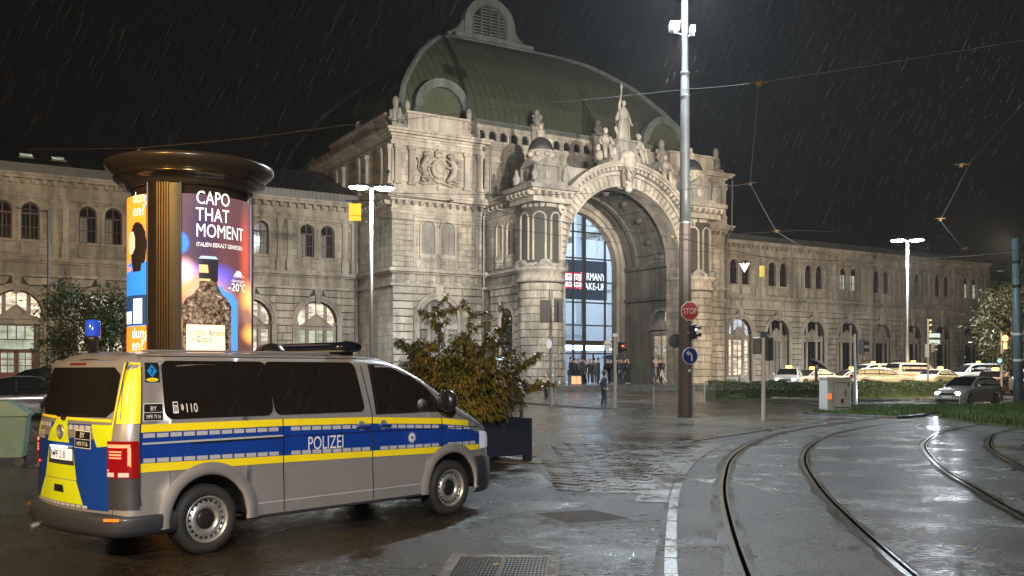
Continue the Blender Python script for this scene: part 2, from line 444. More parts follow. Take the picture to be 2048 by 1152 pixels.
def build_module_meshes():
    D = {}
    # one bay of the ground floor wall: arch of radius 1.42 inside a moulded ring
    m = MB(); wall_arch(m, -HW, HW, .3, 7.5, [(0, 1.42, 5.2, .9)], 0, .55); D['wall_low'] = m.mesh('wall', M['jointbed'])
    m = MB(); wall_arch(m, -HW, HW, 8.6, 12.1, [(-.73, .5, 11.36, 9.62), (.73, .5, 11.36, 9.62)], 0, .38); D['wall_up'] = m.mesh('wall', M['ashlar'])
    # ring round the big arch
    m = MB()
    m.ring(0, 5.2, 1.42, 1.76, -.10, .05, n=20); m.ring(0, 5.2, 1.62, 1.80, -.16, -.09, n=20)
    for s in (-1, 1):
        m.box(min(s * 1.42, s * 1.76), max(s * 1.42, s * 1.76), -.10, .05, .9, 5.12); m.box(min(s * 1.36, s * 1.86), max(s * 1.36, s * 1.86), -.17, .05, 5.0, 5.2)
    D['arch_ring'] = m.mesh('arch_ring', M['trim'])
    m = MB(); m.prism([(-.16, 6.45), (.16, 6.45), (.27, 7.45), (-.27, 7.45)], -.30, .02); m.ball((0, -.30, 7.0), .15, .10, .3, 8, 5); D['keystone'] = m.mesh('keystone', M['trim'])
    # tracery of the big window: mullions, transom, little gable
    m = MB()
    for s in (-1, 1):
        m.box(s * .66 - .11, s * .66 + .11, .22, .42, .9, 6.35)
        m.box(s * 1.34 - .08, s * 1.34 + .08, .24, .42, .9, 5.2)
    m.box(-1.42, 1.42, .20, .44, 4.62, 5.0); m.box(-1.42, 1.42, .24, .44, .9, 1.5)
    m.prism([(-.95, 5.0), (.95, 5.0), (0, 5.72)], .16, .40); m.prism([(-1.02, 5.0), (-.86, 5.0), (.03, 5.70), (.03, 5.82)], .10, .40); m.prism([(1.02, 5.0), (.86, 5.0), (-.03, 5.70), (-.03, 5.82)], .10, .40)
    m.box(-1.05, 1.05, .10, .44, 4.9, 5.02)
    D['mullion'] = m.mesh('mullion', M['trim'])
    m = MB()
    m.box(-.03, .03, .30, .36, 5.0, 6.6); m.box(-.55, .55, .31, .35, 3.05, 3.11); m.box(-.55, -.5, .3, .36, 1.5, 4.62); m.box(.5, .55, .3, .36, 1.5, 4.62)
    m.box(-.03, .03, .30, .36, 1.5, 4.62)
    for s in (-1, 1): m.box(s * 1.0 - .24, s * 1.0 + .24, .31, .35, 3.05, 3.11)
    m.ring(0, 5.2, 1.33, 1.42, .28, .38, n=20)
    D['big_frame'] = m.mesh('frame', M['winframe'])
    # panes of the big window (fan lights above, casements below)
    def fan(x0, x1):
        q = []; n = 6
        for i in range(n + 1):
            x = x0 + (x1 - x0) * i / n; q.append((x, .33, 5.2 + math.sqrt(max(0, 1.36 ** 2 - x * x))))
        return [(x1, .33, 5.0), (x0, .33, 5.0)] + q
    for nm, (a, b) in {'fan_l': (-1.33, -.77), 'fan_c': (-.55, -.03), 'fan_d': (.03, .55), 'fan_r': (.77, 1.33)}.items():
        m = MB(); p = fan(a, b); m.add(p, [tuple(range(len(p)))]); D[nm] = m
    for nm, (a, b, c, d) in {'low_l': (-1.26, -.77, 1.5, 4.62), 'low_c': (-.5, -.03, 1.5, 4.62), 'low_d': (.03, .5, 1.5, 4.62), 'low_r': (.77, 1.26, 1.5, 4.62)}.items():
        m = MB(); m.add([(a, .33, c), (b, .33, c), (b, .33, d), (a, .33, d)], [(0, 1, 2, 3)]); D[nm] = m
    # upper window frame with muntins, surround, panel below
    m = MB()
    m.ring(0, 11.36, .43, .50, .20, .30, n=12); m.box(-.5, -.43, .20, .30, 9.62, 11.36); m.box(.43, .5, .20, .30, 9.62, 11.36)
    m.box(-.035, .035, .21, .29, 9.62, 11.82); m.box(-.5, .5, .19, .29, 11.16, 11.26); m.box(-.43, .43, .22, .28, 10.38, 10.42); m.box(-.5, .5, .2, .3, 9.62, 9.70)
    m.box(-.24, -.21, .22, .28, 9.62, 11.16); m.box(.21, .24, .22, .28, 9.62, 11.16)
    D['up_frame'] = m.mesh('frame', M['winframe'])
    for nm, s in (('up_l', -1), ('up_r', 1)):
        m = MB(); m.add([(s * .05, .25, 9.7), (s * .43, .25, 9.7), (s * .43, .25, 11.16), (s * .05, .25, 11.16)], [(0, 1, 2, 3)]); D[nm] = m
    m = MB(); pts = [(.44, .25, 11.26), (-.44, .25, 11.26)] + [(-.45 * math.cos(PI * i / 10), .25, 11.36 + .45 * math.sin(PI * i / 10)) for i in range(11)]; m.add(pts, [tuple(range(len(pts)))]); D['up_t'] = m
    m = MB()
    m.ring(0, 11.36, .50, .66, -.07, .03, n=14); m.box(-.66, -.5, -.05, .03, 9.62, 11.30); m.box(.5, .66, -.05, .03, 9.62, 11.30); m.box(-.70, .70, -.10, .03, 9.50, 9.62); m.box(-.69, -.48, -.09, .03, 11.22, 11.36); m.box(.48, .69, -.09, .03, 11.22, 11.36)
    m.box(-.09, .09, -.12, .03, 11.9, 12.3)
    D['surround'] = m.mesh('window_surround', M['trim'])
    m = MB(); m.box(-.52, .52, -.06, .02, 8.86, 9.42); m.box(-.44, .44, -.075, -.05, 8.94, 9.34); D['panel'] = m.mesh('panel', M['stone'])
    m = MB()
    m.box(-.23, .23, -.20, .02, 8.6, 8.75); m.box(-.25, .25, -.22, .02, 8.75, 9.35); m.box(-.22, .22, -.17, .02, 9.35, 9.5)
    m.box(-.17, .17, -.14, .02, 9.5, 11.75); m.box(-.19, .19, -.16, .02, 11.7, 11.78); m.box(-.23, .23, -.20, .02, 11.86, 12.08); m.box(-.19, .19, -.16, .02, 11.78, 11.86)
    D['pilaster'] = m.mesh('pilaster', M['trim'])
    m = MB(); m.box(-.19, .19, -.075, .02, 0, .56)
    for x in (-.11, 0, .11): m.box(x - .03, x + .03, -.10, -.07, .04, .52)
    m.box(-.21, .21, -.11, .02, .50, .56); D['triglyph'] = m.mesh('triglyph', M['trim'])
    m = MB(); m.box(-.11, .11, -.42, .02, 0, .20); m.box(-.09, .09, -.34, .0, -.08, 0); D['modillion'] = m.mesh('modillion', M['trim'])
    return D
DM = build_module_meshes()
_pane_cache = {}
def pane(key, mat):
    k = (key, mat)
    if k not in _pane_cache: _pane_cache[k] = DM[key].mesh('pane', M[mat])
    return _pane_cache[k]
COURSES = [(.9 + i * .5, .9 + (i + 1) * .5) for i in range(13)]
def rust(parent, x, y, quads, name='stone', thick=.10):
    for q in quads:
        zc = sum(p[1] for p in q) / 4; xc = sum(p[0] for p in q) / 4
        m = MB(); m.stone([(p[0] - xc, p[1] - zc) for p in q], .02, -thick - random.uniform(-.015, .02), .035)
        m.build(name, M['stone'], parent, loc=(x + xc, y, zc))
def spandrel(rout, zs, half, zlo, zhi, side):
    """stone between a half-span edge and the ring for a course above the springing"""
    def xr(z):
        dz = z - zs
        return math.sqrt(max(0, rout * rout - dz * dz)) if dz < rout else 0.0
    a, b = xr(zlo) + .02, xr(zhi) + .02
    q = [(a, zlo), (half, zlo), (half, zhi), (max(b, .32), zhi)]
    q[0] = (max(a, .32), zlo)
    return [(side * p[0], p[1]) for p in (q if side > 0 else q[::-1])]
def wing_bay(root, x, k, fan='winglass', low='winglass', up=('winglass', 'winglass'), door=False, pier_right=True):
    inst(DM['wall_low'], 'wall', root, (x, 0, 0)); inst(DM['wall_up'], 'wall', root, (x, 0, 0))
    inst(DM['arch_ring'], 'arch_ring', root, (x, 0, 0)); inst(DM['keystone'], 'keystone', root, (x, 0, 0))
    w = inst(DM['mullion'], 'window', root, (x, 0, 0))
    w['label'] = 'tall arched window with stone mullions and a small gable'
    inst(DM['big_frame'], 'frame', w)
    for kk in ('fan_l', 'fan_c', 'fan_d', 'fan_r'): inst(pane(kk, fan), 'pane', w)
    for kk in (('low_l', 'low_c', 'low_d', 'low_r') if not door else ()): inst(pane(kk, low), 'pane', w)
    for s in (-1, 1):
        w = inst(DM['up_frame'], 'window', root, (x + s * .73, 0, 0))
        inst(pane('up_l', up[0]), 'pane', w); inst(pane('up_r', up[1]), 'pane', w); inst(pane('up_t', 'winglass'), 'pane', w)
        inst(DM['surround'], 'window_surround', root, (x + s * .73, 0, 0)); inst(DM['panel'], 'panel', root, (x + s * .73, 0, 0))
    for i in range(5): inst(DM['triglyph'], 'triglyph', root, (x - HW + (i + .5) * W / 5, 0, 7.66))
    for i in range(8): inst(DM['modillion'], 'modillion', root, (x - HW + (i + .5) * W / 8, 0, 12.98))
    qs = []
    for i, (a, b) in enumerate(COURSES):
        a, b = a + .022, b - .022
        if b <= 5.25:
            sp = .12 if i % 2 else -.18
            if pier_right:
                qs.append([(1.79, a), (HW + sp - .01, a), (HW + sp - .01, b), (1.79, b)]); qs.append([(HW + sp + .01, a), (W - 1.79, a), (W - 1.79, b), (HW + sp + .01, b)])
        else:
            for s in (-1, 1):
                q = spandrel(1.82, 5.2, HW - .62, a, b, s); qs.append(q)
            if pier_right:
                qs.append([(HW - .6, a), (HW + .6, a), (HW + .6, b), (HW - .6, b)])
    rust(root, x, 0, qs)
def wing(label, ustart, uend, centers, lit, right=False):
    uo = (ustart + uend) / 2
    root = thing('station_wing', label, 'station wing', bw(uo, 0, 0), BROT)
    L = (uend - ustart) / 2
    def B(): 
        return MB()
    # continuous members
    m = B(); m.box(-L, L, -.24, .05, .3, .9); m.box(-L, L, -.18, .05, .82, .9); m.build('plinth', M['stone'], root)
    m = B(); m.box(-L, L, -.16, .05, 7.42, 7.60); m.build('string_course', M['trim'], root)
    m = B(); m.box(-L, L, -.03, .05, 7.60, 8.24); m.build('frieze', M['stone'], root)
    m = B(); m.box(-L, L, -.20, .05, 8.24, 8.36); m.box(-L, L, -.36, .05, 8.36, 8.48); m.box(-L, L, -.26, .05, 8.48, 8.6); m.build('ledge', M['trim'], root)
    m = B(); m.box(-L, L, -.12, .05, 12.1, 12.34); m.box(-L, L, -.16, .05, 12.34, 12.40); m.build('architrave', M['trim'], root)
    m = B(); m.box(-L, L, -.05, .05, 12.40, 12.92); m.build('frieze', M['stone'], root)
    m = B(); m.box(-L, L, -.14, .05, 12.92, 12.99); m.box(-L, L, -.10, .05, 12.99, 13.18); m.box(-L, L, -.52, .05, 13.18, 13.34); m.box(-L, L, -.60, .05, 13.34, 13.50); m.build('cornice', M['trim'], root)
    m = B(); m.box(-L, L, -.56, .05, 13.50, 13.60); m.box(-L, L, -.48, .3, 13.60, 14.05)
    n = int(2 * L / .30)
    for i in range(n): m.box(-L + i * .30 + .03, -L + i * .30 + .12, -.52, -.47, 13.62, 14.02)
    m.build('gutter', M['gutter'], root)
    m = B(); m.add([(-L, -.3, 14.0), (L, -.3, 14.0), (L, 7, 17.0), (-L, 7, 17.0), (-L, 16, 17.4), (L, 16, 17.4), (L, 16, .3), (-L, 16, .3), (L, 7, .3), (L, -.3, .3), (-L, 7, .3)],
                   [(0, 1, 2, 3), (3, 2, 5, 4), (4, 5, 6, 7)])
    m.build('roof', M['roof'], root)
    m = B(); m.box(-L, L, .60, .66, .3, 13.4); m.build('back_wall', M['black'], root)
    for e in (-L, L):
        m = B(); m.add([(e, .0, .3), (e, 16, .3), (e, 16, 17.4), (e, 7, 17.0), (e, 0, 14.0)], [(0, 1, 2, 3, 4)]); m.build('end_wall', M['ashlar'], root)
    for c in centers:
        k = lit.get(centers.index(c), {})
        wing_bay(root, c - uo, 0, **k)
    for c in [centers[0] - W / 2] + [(a + b) / 2 for a, b in zip(centers, centers[1:])] + [centers[-1] + W / 2]:
        for s in (-.34, .34):
            if ustart - .1 < c + s < uend + .1: inst(DM['pilaster'], 'pilaster', root, (c + s - uo, 0, 0))
    # make good between the last bay and the ends
    for a, b in ((ustart, centers[0] - HW), (centers[-1] + HW, uend)):
        if b - a > .02:
            m = B(); m.box(a - uo, b - uo, -.02, .05, .3, 7.5); m.box(a - uo, b - uo, -.0, .05, 8.5, 12.2); m.build('wall', M['ashlar'], root)
            if b - a > .25:
                qs = [[(a - uo + .01, p + .012), (b - uo - .01, p + .012), (b - uo - .01, q - .012), (a - uo + .01, q - .012)] for p, q in COURSES]
                rust(root, 0, 0, qs)
    return root, uo
LIT_L = {2: dict(fan='winwarm'), 0: dict(fan='winglass'), 1: dict(up=('winglass', 'winglass')),
         3: dict(fan='winwarm', low='winwarm'), 4: dict(fan='winwarm', low='winlit'), 5: dict(fan='winwarm', low='winwarm', up=('winglass', 'winglass'))}
cl = [.86 + 4.6 * (i - 2) for i in range(7)]     # -8.3 .. 19.3 : the door bay is centred on u=.86
W = 4.6; HW = 2.3
left_wing, ulo = wing('long two-storey sandstone station wing at the left, its arched shop windows lit', -10.7, 22.2, cl[:7],
                 {2: dict(fan='winwarm', door=True), 3: dict(fan='winwarm', low='winwarm', up=('curtain', 'winglass')), 4: dict(fan='winwarm', low='winlit'), 5: dict(fan='winwarm', low='winwarm', up=('winglass', 'curtain')), 6: dict(fan='winwarm', low='winlit', up=('curtain', 'winglass'))})
# left-most visible bay: red double door with glazed overlight
xd = cl[2] - ulo
dr = MB(); dr.box(-1.0, -.92, .10, .30, .6, 4.6); dr.box(.92, 1.0, .10, .30, .6, 4.6); dr.box(-.92, .92, .10, .30, 3.02, 3.12); dr.box(-1.0, 1.0, .10, .30, 4.5, 4.62); dr.box(-.92, .92, .12, .28, 3.66, 3.72)
for x in (-.46, 0, .46): dr.box(x - .03, x + .03, .12, .28, 3.72, 4.5)
d = dr.build('door_frame', M['winframe'], left_wing, loc=(xd, 0, 0))
for s in (-1, 1):
    lf = MB(); x0, x1 = (s * .92, s * .02) if s < 0 else (.02, .92)
    lf.box(x0, x1, .16, .22, .6, 1.75); lf.box(x0, x0 + .12, .16, .22, 1.75, 3.0); lf.box(x1 - .12, x1, .16, .22, 1.75, 3.0); lf.box(x0, x1, .16, .22, 2.9, 3.0)
    for z in (2.15, 2.53): lf.box(x0 + .12, x1 - .12, .17, .21, z - .025, z + .025)
    lf.box((x0 + x1) / 2 - .025, (x0 + x1) / 2 + .025, .17, .21, 1.75, 2.9)
    leaf = lf.build('door', M['doorred'], left_wing, loc=(xd, 0, 0))
    pn = MB(); pn.add([(x0 + .1, .19, 1.75), (x1 - .1, .19, 1.75), (x1 - .1, .19, 2.92), (x0 + .1, .19, 2.92)], [(0, 1, 2, 3)]); pn.build('pane', M['winlit'], leaf)
    hd = MB(); hd.tube((s * .09, .10, 1.85), (s * .09, .10, 2.25), .02); hd.build('handle', M['metal'], leaf)
pn = MB(); pn.add([(-.92, .2, 3.12), (.92, .2, 3.12), (.92, .2, 4.5), (-.92, .2, 4.5)], [(0, 1, 2, 3)]); pn.build('pane', M['winlit'], d)
# skylights in the left roof
for u in (1.45, 3.2, 6.6, 7.75):
    m = MB(); m.box(-.42, .42, -.03, .06, -.45, .45); o = m.build('skylight', M['gutter'], left_wing, loc=(u - ulo, 1.25, 14.83)); o.rotation_euler = (R(-67), 0, 0)
    p = MB(); p.add([(-.34, -.036, -.36), (.34, -.036, -.36), (.34, -.036, .36), (-.34, -.036, .36)], [(0, 1, 2, 3)]); p.build('pane', M['winlit'], o)
W = 4.8; HW = 2.4
cr = [53.8, 58.6, 63.35, 68.1, 72.9, 77.75, 82.55, 87.35, 92.15]
DM = build_module_meshes(); _pane_cache.clear()
def lit_r(i): return {}
right_wing, uro = wing('long two-storey sandstone station wing at the right, behind the taxi rank', 51.4, 95.3, cr,
                  {1: dict(fan='wincool', low='winwarm'), 4: dict(up=('winlit', 'winlit')), 3: dict(up=('winblue', 'winblue')), 5: dict(fan='curtain', up=('curtain', 'winglass')), 2: dict(low='curtain'), 6: dict(low='winglass', up=('winglass', 'curtain')), 8: dict(up=('winglass', 'winlit'))}, right=True)
# downpipes of the wings
for root, x, zt in ((left_wing, cl[2] + 2.3 - ulo, 7.4), (left_wing, 21.95 - ulo, 13.4), (right_wing, 95.1 - uro, 13.4)):
    m = MB(); m.tube((0, -.30, .4), (0, -.30, zt), .07, n=8)
    for z in (2, 4.5, 7, 9.5): 
        if z < zt: m.tube((0, -.30, z), (0, -.30, z + .08), .095, n=8)
    m.build('downpipe', M['gutter'], root, loc=(x, 0, 0))
# ============================================================ CENTRAL HALL
UC = 36.8
hall = thing('station_hall', 'floodlit sandstone station hall with green copper dome, two towers and huge entrance arch', 'station hall', bw(UC, 0, 0), BROT)
def hb(u=0.0, v=0.0, z=0.0, face='front'):
    """builder whose local x runs along a wall, y into it; front walls face the square, left/right walls face sideways"""
    m = MB()
    T = Matrix.Translation((u - UC, -v, z))
    if face == 'left': T = T @ Matrix.Rotation(R(-90), 4, 'Z')      # x -> runs from back to front, outside is -u
    if face == 'right': T = T @ Matrix.Rotation(R(90), 4, 'Z')
    m.T = T
    return m
def HB(name, m, mat, fix=False, label=None):
    return m.build(name, mat, hall, fix=fix, label=label)
def rust_wall(u, v, face, x0, x1, z0=.9, z1=7.4, h=.5, wd=1.05, thick=.12, skip=None, cnt=[0]):
    """courses of rusticated stones along a wall, each one an object"""
    n = int(round((z1 - z0) / h)); T = hb(u, v, 0, face).T
    for i in range(n):
        a, b = z0 + i * h + (.024 if thick > .07 else .012), z0 + (i + 1) * h - (.024 if thick > .07 else .012)
        x = x0; off = (i % 2) * wd * .5; edges = [x0]
        e = x0 + (off if off > .1 else wd)
        while e < x1 - .3: edges.append(e); e += wd
        edges.append(x1)
        for p, q in zip(edges, edges[1:]):
            pieces = [[(p + .01, a), (q - .01, a), (q - .01, b), (p + .01, b)]]
            if skip: pieces = skip(p + .01, q - .01, a, b)
            for qd in pieces:
                zc = sum(t[1] for t in qd) / 4; xc = sum(t[0] for t in qd) / 4
                m = MB(); m.stone([(t[0] - xc, t[1] - zc) for t in qd], .02, -thick - random.uniform(-.02, .025), .04)
                o = m.build('stone', M['stone'], hall)
                o.matrix_local = T @ Matrix.Translation((xc, 0, zc))
def arch_skip(xc, rr, zs):
    def f(p, q, a, b):
        def xr(z):
            if z <= zs: return rr
            dz = z - zs
            return math.sqrt(rr * rr - dz * dz) if dz < rr else 0.0
        ra, rb = xr(a), xr(b); out = []
        if ra <= .3 and rb <= .3: return [[(p, a), (q, a), (q, b), (p, b)]]
        # left of arch
        if p < xc - rb - .08: out.append([(p, a), (min(q, xc - ra), a), (min(q, xc - rb), b), (p, b)] if xc - ra > p + .06 else [(p, a), (p + .02, a), (min(q, xc - rb), b), (p, b)])
        if q > xc + rb + .08: out.append([(max(p, xc + ra), a), (q, a), (q, b), (max(p, xc + rb), b)] if xc + ra < q - .06 else [(q - .02, a), (q, a), (q, b), (max(p, xc + rb), b)])
        return out
    return f
# ---- tower bodies (u0..u1, front at v=5.85)
VT = 5.85; VBK = -18.0
def band(name, boxes, mat='trim'):
    m = hb(UC, 0); [m.box(*b) for b in boxes]; return HB(name, m, M[mat])
TW = [(22.27, 29.02, 1), (44.58, 51.33, -1)]
def shell(u0, u1, v0, v1, z0, z1, off=0.0):
    """box (u,v,z) in hall coordinates"""
    return (u0 - off - UC, u1 + off - UC, -v1 - off, -v0 + off, z0, z1)
for u0, u1, sd in TW:
    band('wall', [shell(u0, u1, VBK, VT, .3, 17.2)], 'ashlar')
    band('plinth', [shell(u0, u1, VBK, VT, .3, .9, .16)], 'stone')
    band('string_course', [shell(u0, u1, VBK, VT, 7.42, 7.60, .16)])
    band('ledge', [shell(u0, u1, VBK, VT, 8.24, 8.36, .20), shell(u0, u1, VBK, VT, 8.361, 8.48, .36), shell(u0, u1, VBK, VT, 8.481, 8.6, .24)])
    band('architrave', [shell(u0, u1, VBK, VT, 12.15, 12.40, .10), shell(u0, u1, VBK, VT, 12.401, 12.47, .16)])
    band('cornice', [shell(u0, u1, VBK, VT, 13.0, 13.14, .2), shell(u0, u1, VBK, VT, 13.141, 13.34, .46), shell(u0, u1, VBK, VT, 13.341, 13.5, .56)])
    band('attic_base', [shell(u0, u1, VBK, VT, 13.5, 13.62, .20), shell(u0, u1, VBK, VT, 13.621, 14.05, .10)])
    band('architrave', [shell(u0, u1, VBK, VT, 16.62, 16.8, .10), shell(u0, u1, VBK, VT, 16.801, 16.88, .15)])
    band('cornice', [shell(u0, u1, VBK, VT, 17.2, 17.34, .14), shell(u0, u1, VBK, VT, 17.341, 17.5, .42), shell(u0, u1, VBK, VT, 17.501, 17.66, .55)])
    # parapet blocks between corner figures
    band('parapet', [shell(u0 + 1.15, u1 - 1.15, VT - 1.0, VT - .1, 17.66, 18.9), shell(u0 + 1.05, u1 - 1.05, VT - 1.1, VT, 17.66, 17.8), shell(u0 + 1.0, u1 - 1.0, VT - 1.15, VT + .05, 18.8, 18.95)])
    band('parapet', [shell(u0 + .1, u0 + .9, -6.0, VT - 1.25, 17.66, 18.9), shell(u0, u0 + 1, -6.0, VT - 1.2, 18.8, 18.95)])
    band('parapet', [shell(u0 + .1, u0 + .8, VBK, -6.6, 17.66, 18.35), shell(u0, u0 + .9, VBK, -6.6, 18.3, 18.42)])
    uc = (u0 + u1) / 2 - .1
    # lower storey front: piers and a blind arch of radius 1.7
    m = hb(0, VT); T0 = m.T; m.T = hb(uc, VT).T
    m.ring(0, 5.2, 1.42, 1.80, -.30, .02, n=20); m.ring(0, 5.2, 1.66, 1.86, -.38, -.29, n=20)
    for s in (-1, 1): m.box(min(s * 1.42, s * 1.80), max(s * 1.42, s * 1.80), -.30, .02, .9, 5.2)
    HB('arch_ring', m, M['trim'])
    m = hb(uc, VT); arch_fill(m, 0, 1.42, 5.2, .92, -.012, 18); HB('blind_panel', m, M['darkstone'])  # darker stone instead of a recess, its shade put into the colour
    m = hb(uc, VT); m.prism([(-.18, 6.5), (.18, 6.5), (.30, 7.45), (-.30, 7.45)], -.34, .0); HB('keystone', m, M['trim'])
    w = hb(uc, VT)
    for s in (-1, 1): w.box(s * .66 - .11, s * .66 + .11, -.09, .02, .9, 6.3)
    w.box(-1.42, 1.42, -.12, .02, 4.62, 5.0); w.prism([(-.95, 5.0), (.95, 5.0), (0, 5.72)], -.16, .02); w.prism([(-1.05, 5.0), (-.86, 5.0), (.03, 5.72), (.03, 5.84)], -.22, .02); w.prism([(1.05, 5.0), (.86, 5.0), (-.03, 5.72), (-.03, 5.84)], -.22, .02)
    w.box(-1.42, 1.42, -.14, .02, 1.4, 1.6)
    HB('blind_window', w, M['trim'], label='walled-up arched window with stone mullions')
    rust_wall(uc, VT, 'front', u0 - uc + .0, -1.85, wd=1.56, thick=.20)
    rust_wall(uc, VT, 'front', 1.85, u1 - uc, wd=1.0, thick=.12)
    # spandrel stones
    rust_wall(uc, VT, 'front', -1.84, 1.84, z0=5.4, z1=7.4, wd=1.84, thick=.08, skip=arch_skip(0, 1.86, 5.2))
    m = hb(0, 0); 
    for i in range(7):
        inst(DM['triglyph'], 'triglyph', hall, (u0 + .48 + i * .965 - UC, -VT, 7.66))
    for i in range(12):
        inst(DM['modillion'], 'modillion', hall, (u0 + .3 + i * .56 - UC, -VT, 12.82))
    # upper storey: framed panel with a pair of blind windows
    w = hb(uc, VT)
    for x in (-.73, .73):
        w.ring(x, 11.30, .50, .62, -.16, .02, n=14); w.box(x - .62, x - .5, -.16, .02, 9.6, 11.30); w.box(x + .5, x + .62, -.16, .02, 9.6, 11.30)
        w.box(x - .62, x + .62, -.10, .02, 9.46, 9.6)
    w.box(-.15, .15, -.12, .02, 9.6, 11.2); w.box(-.2, .2, -.15, .02, 11.2, 11.32)
    HB('window_surround', w, M['trim'])
    for x in (-.73, .73):
        w = hb(uc + x, VT); w.box(-.55, .55, -.12, .02, 8.75, 8.85); w.box(-.55, .55, -.12, .02, 9.34, 9.46)
        for k in range(7): w.lathe([(.05, 8.85), (.075, 8.97), (.03, 9.1), (.07, 9.22), (.045, 9.34)], 6, c=(-.45 + k * .15, -.05, 0))
        HB('balustrade', w, M['trim'])
        w = hb(uc + x, VT); arch_fill(w, 0, .5, 11.30, 9.6, -.012); HB('blind_panel', w, M['darkstone'])  # dark panel paints the shade of a sunken window
    w = hb(uc, VT)
    for a, b, c, d_ in ((-1.75, -1.62, 8.75, 12.1), (2.9, 3.03, 8.75, 12.1), (-1.75, 3.03, 12.02, 12.14), (-1.75, 3.03, 8.66, 8.78)): w.box(a, b, -.07, .02, c, d_)
    HB('panel_frame', w, M['trim'])
    rust_wall(uc, VT, 'front', u0 - uc, -1.78, z0=8.66, z1=12.12, h=.346, wd=.8, thick=.055)
    rust_wall(uc, VT, 'front', 1.5, 2.86, z0=8.80, z1=12.0, h=.40, wd=.68, thick=.06)
    # attic: pilasters, relief, corner figures
    for x in (u0 + .32, u0 + 1.32, u1 - 1.32, u1 - .32):
        m = hb(x, VT); m.box(-.27, .27, -.30, .02, 14.05, 14.25); m.box(-.19, .19, -.24, .02, 14.25, 16.2); m.box(-.22, .22, -.27, .02, 16.2, 16.28); m.box(-.28, .28, -.32, .02, 16.34, 16.62); m.box(-.20, .20, -.25, .02, 16.28, 16.34)
        HB('pilaster', m, M['trim'])
    for v in (VT - .32, VT - 1.5, VT - 4.2, VT - 5.4, VT - 8.6, VT - 9.8):
        m = hb(u0, v, 0, 'left'); m.box(-.26, .26, -.28, .02, 14.05, 14.25); m.box(-.19, .19, -.22, .02, 14.25, 16.2); m.box(-.27, .27, -.30, .02, 16.34, 16.62); m.box(-.20, .20, -.24, .02, 16.2, 16.34)
        HB('pilaster', m, M['trim'])
    for i in range(14): 
        o = inst(DM['modillion'], 'modillion', hall, (u0 - UC, -VT + .4 + i * .56, 12.82), R(-90))
    # coat of arms with two rampant beasts
    m = hb((u0 + u1) / 2 - .12, VT)
    m.T = m.T @ Matrix.Translation((0, 0, 15.3)) @ Matrix.Diagonal((1.18, 1.7, 1.12, 1)) @ Matrix.Translation((0, 0, -15.3))
    m.smooth = True
    m.ball((0, -.12, 15.3), .46, .16, .58, 12, 8); m.ball((0, -.20, 15.3), .30, .16, .40, 10, 7)
    m.ball((0, -.14, 16.08), .24, .13, .16, 10, 6); m.ball((0, -.14, 16.38), .07, .08, .12, 8, 5)
    for k in range(5): m.ball((-.2 + k * .1, -.16, 16.25 + .05 * math.sin(k * PI / 4)), .045, .06, .09, 6, 4)
    for s in (-1, 1):
        m.path([(s * .55, -.12, 14.55), (s * .86, -.18, 14.95), (s * .98, -.20, 15.35), (s * .86, -.2, 15.75), (s * .74, -.2, 16.02)], [.11, .2, .24, .2, .12], 8)
        m.ball((s * .68, -.24, 16.1), .17, .15, .15, 8, 6); m.ball((s * .56, -.27, 16.04), .1, .1, .07, 8, 5); m.ball((s * .84, -.18, 16.06), .12, .12, .2, 8, 5)
        m.path([(s * .84, -.22, 15.7), (s * .60, -.26, 15.72), (s * .48, -.24, 15.86)], [.08, .06, .05], 6)
        m.path([(s * .88, -.22, 15.5), (s * .62, -.26, 15.35), (s * .46, -.24, 15.42)], [.08, .06, .05], 6)
        m.path([(s * .95, -.18, 15.0), (s * .72, -.24, 14.88), (s * .66, -.22, 14.6)], [.13, .09, .06], 6)
        m.path([(s * .78, -.12, 14.8), (s * 1.02, -.16, 14.70), (s * 1.12, -.16, 14.52), (s * .9, -.18, 14.45)], [.1, .08, .06, .05], 6)
        m.path([(s * 1.05, -.1, 15.0), (s * 1.25, -.12, 15.25), (s * 1.2, -.12, 15.6), (s * 1.32, -.12, 15.85)], [.05, .05, .04, .07], 6)
        m.path([(s * .1, -.1, 14.55), (s * .5, -.12, 14.42), (s * .9, -.1, 14.3), (s * 1.2, -.1, 14.42)], [.06, .08, .07, .04], 6)
    m.path([(-.3, -.1, 14.7), (0, -.14, 14.5), (.3, -.1, 14.7)], [.08, .12, .08], 6); m.ball((0, -.12, 14.15), .09, .08, .16, 6, 5)
    HB('coat_of_arms', m, M['trim'], label='carved coat of arms held by two rampant lions under a crown')
    # drainpipe at the inner corner
    x = u1 - .12 if sd > 0 else u1 - .12
    m = hb(x, VT); m.tube((0, -.34, 7.6), (0, -.34, 12.4), .075); m.tube((0, -.2, .9), (0, -.2, 7.3), .075); m.path([(0, -.34, 12.2), (.1, -.42, 12.8), (.45, -.42, 13.4), (.5, -.42, 17.2)], .07, 8); HB('downpipe', m, M['gutter'])
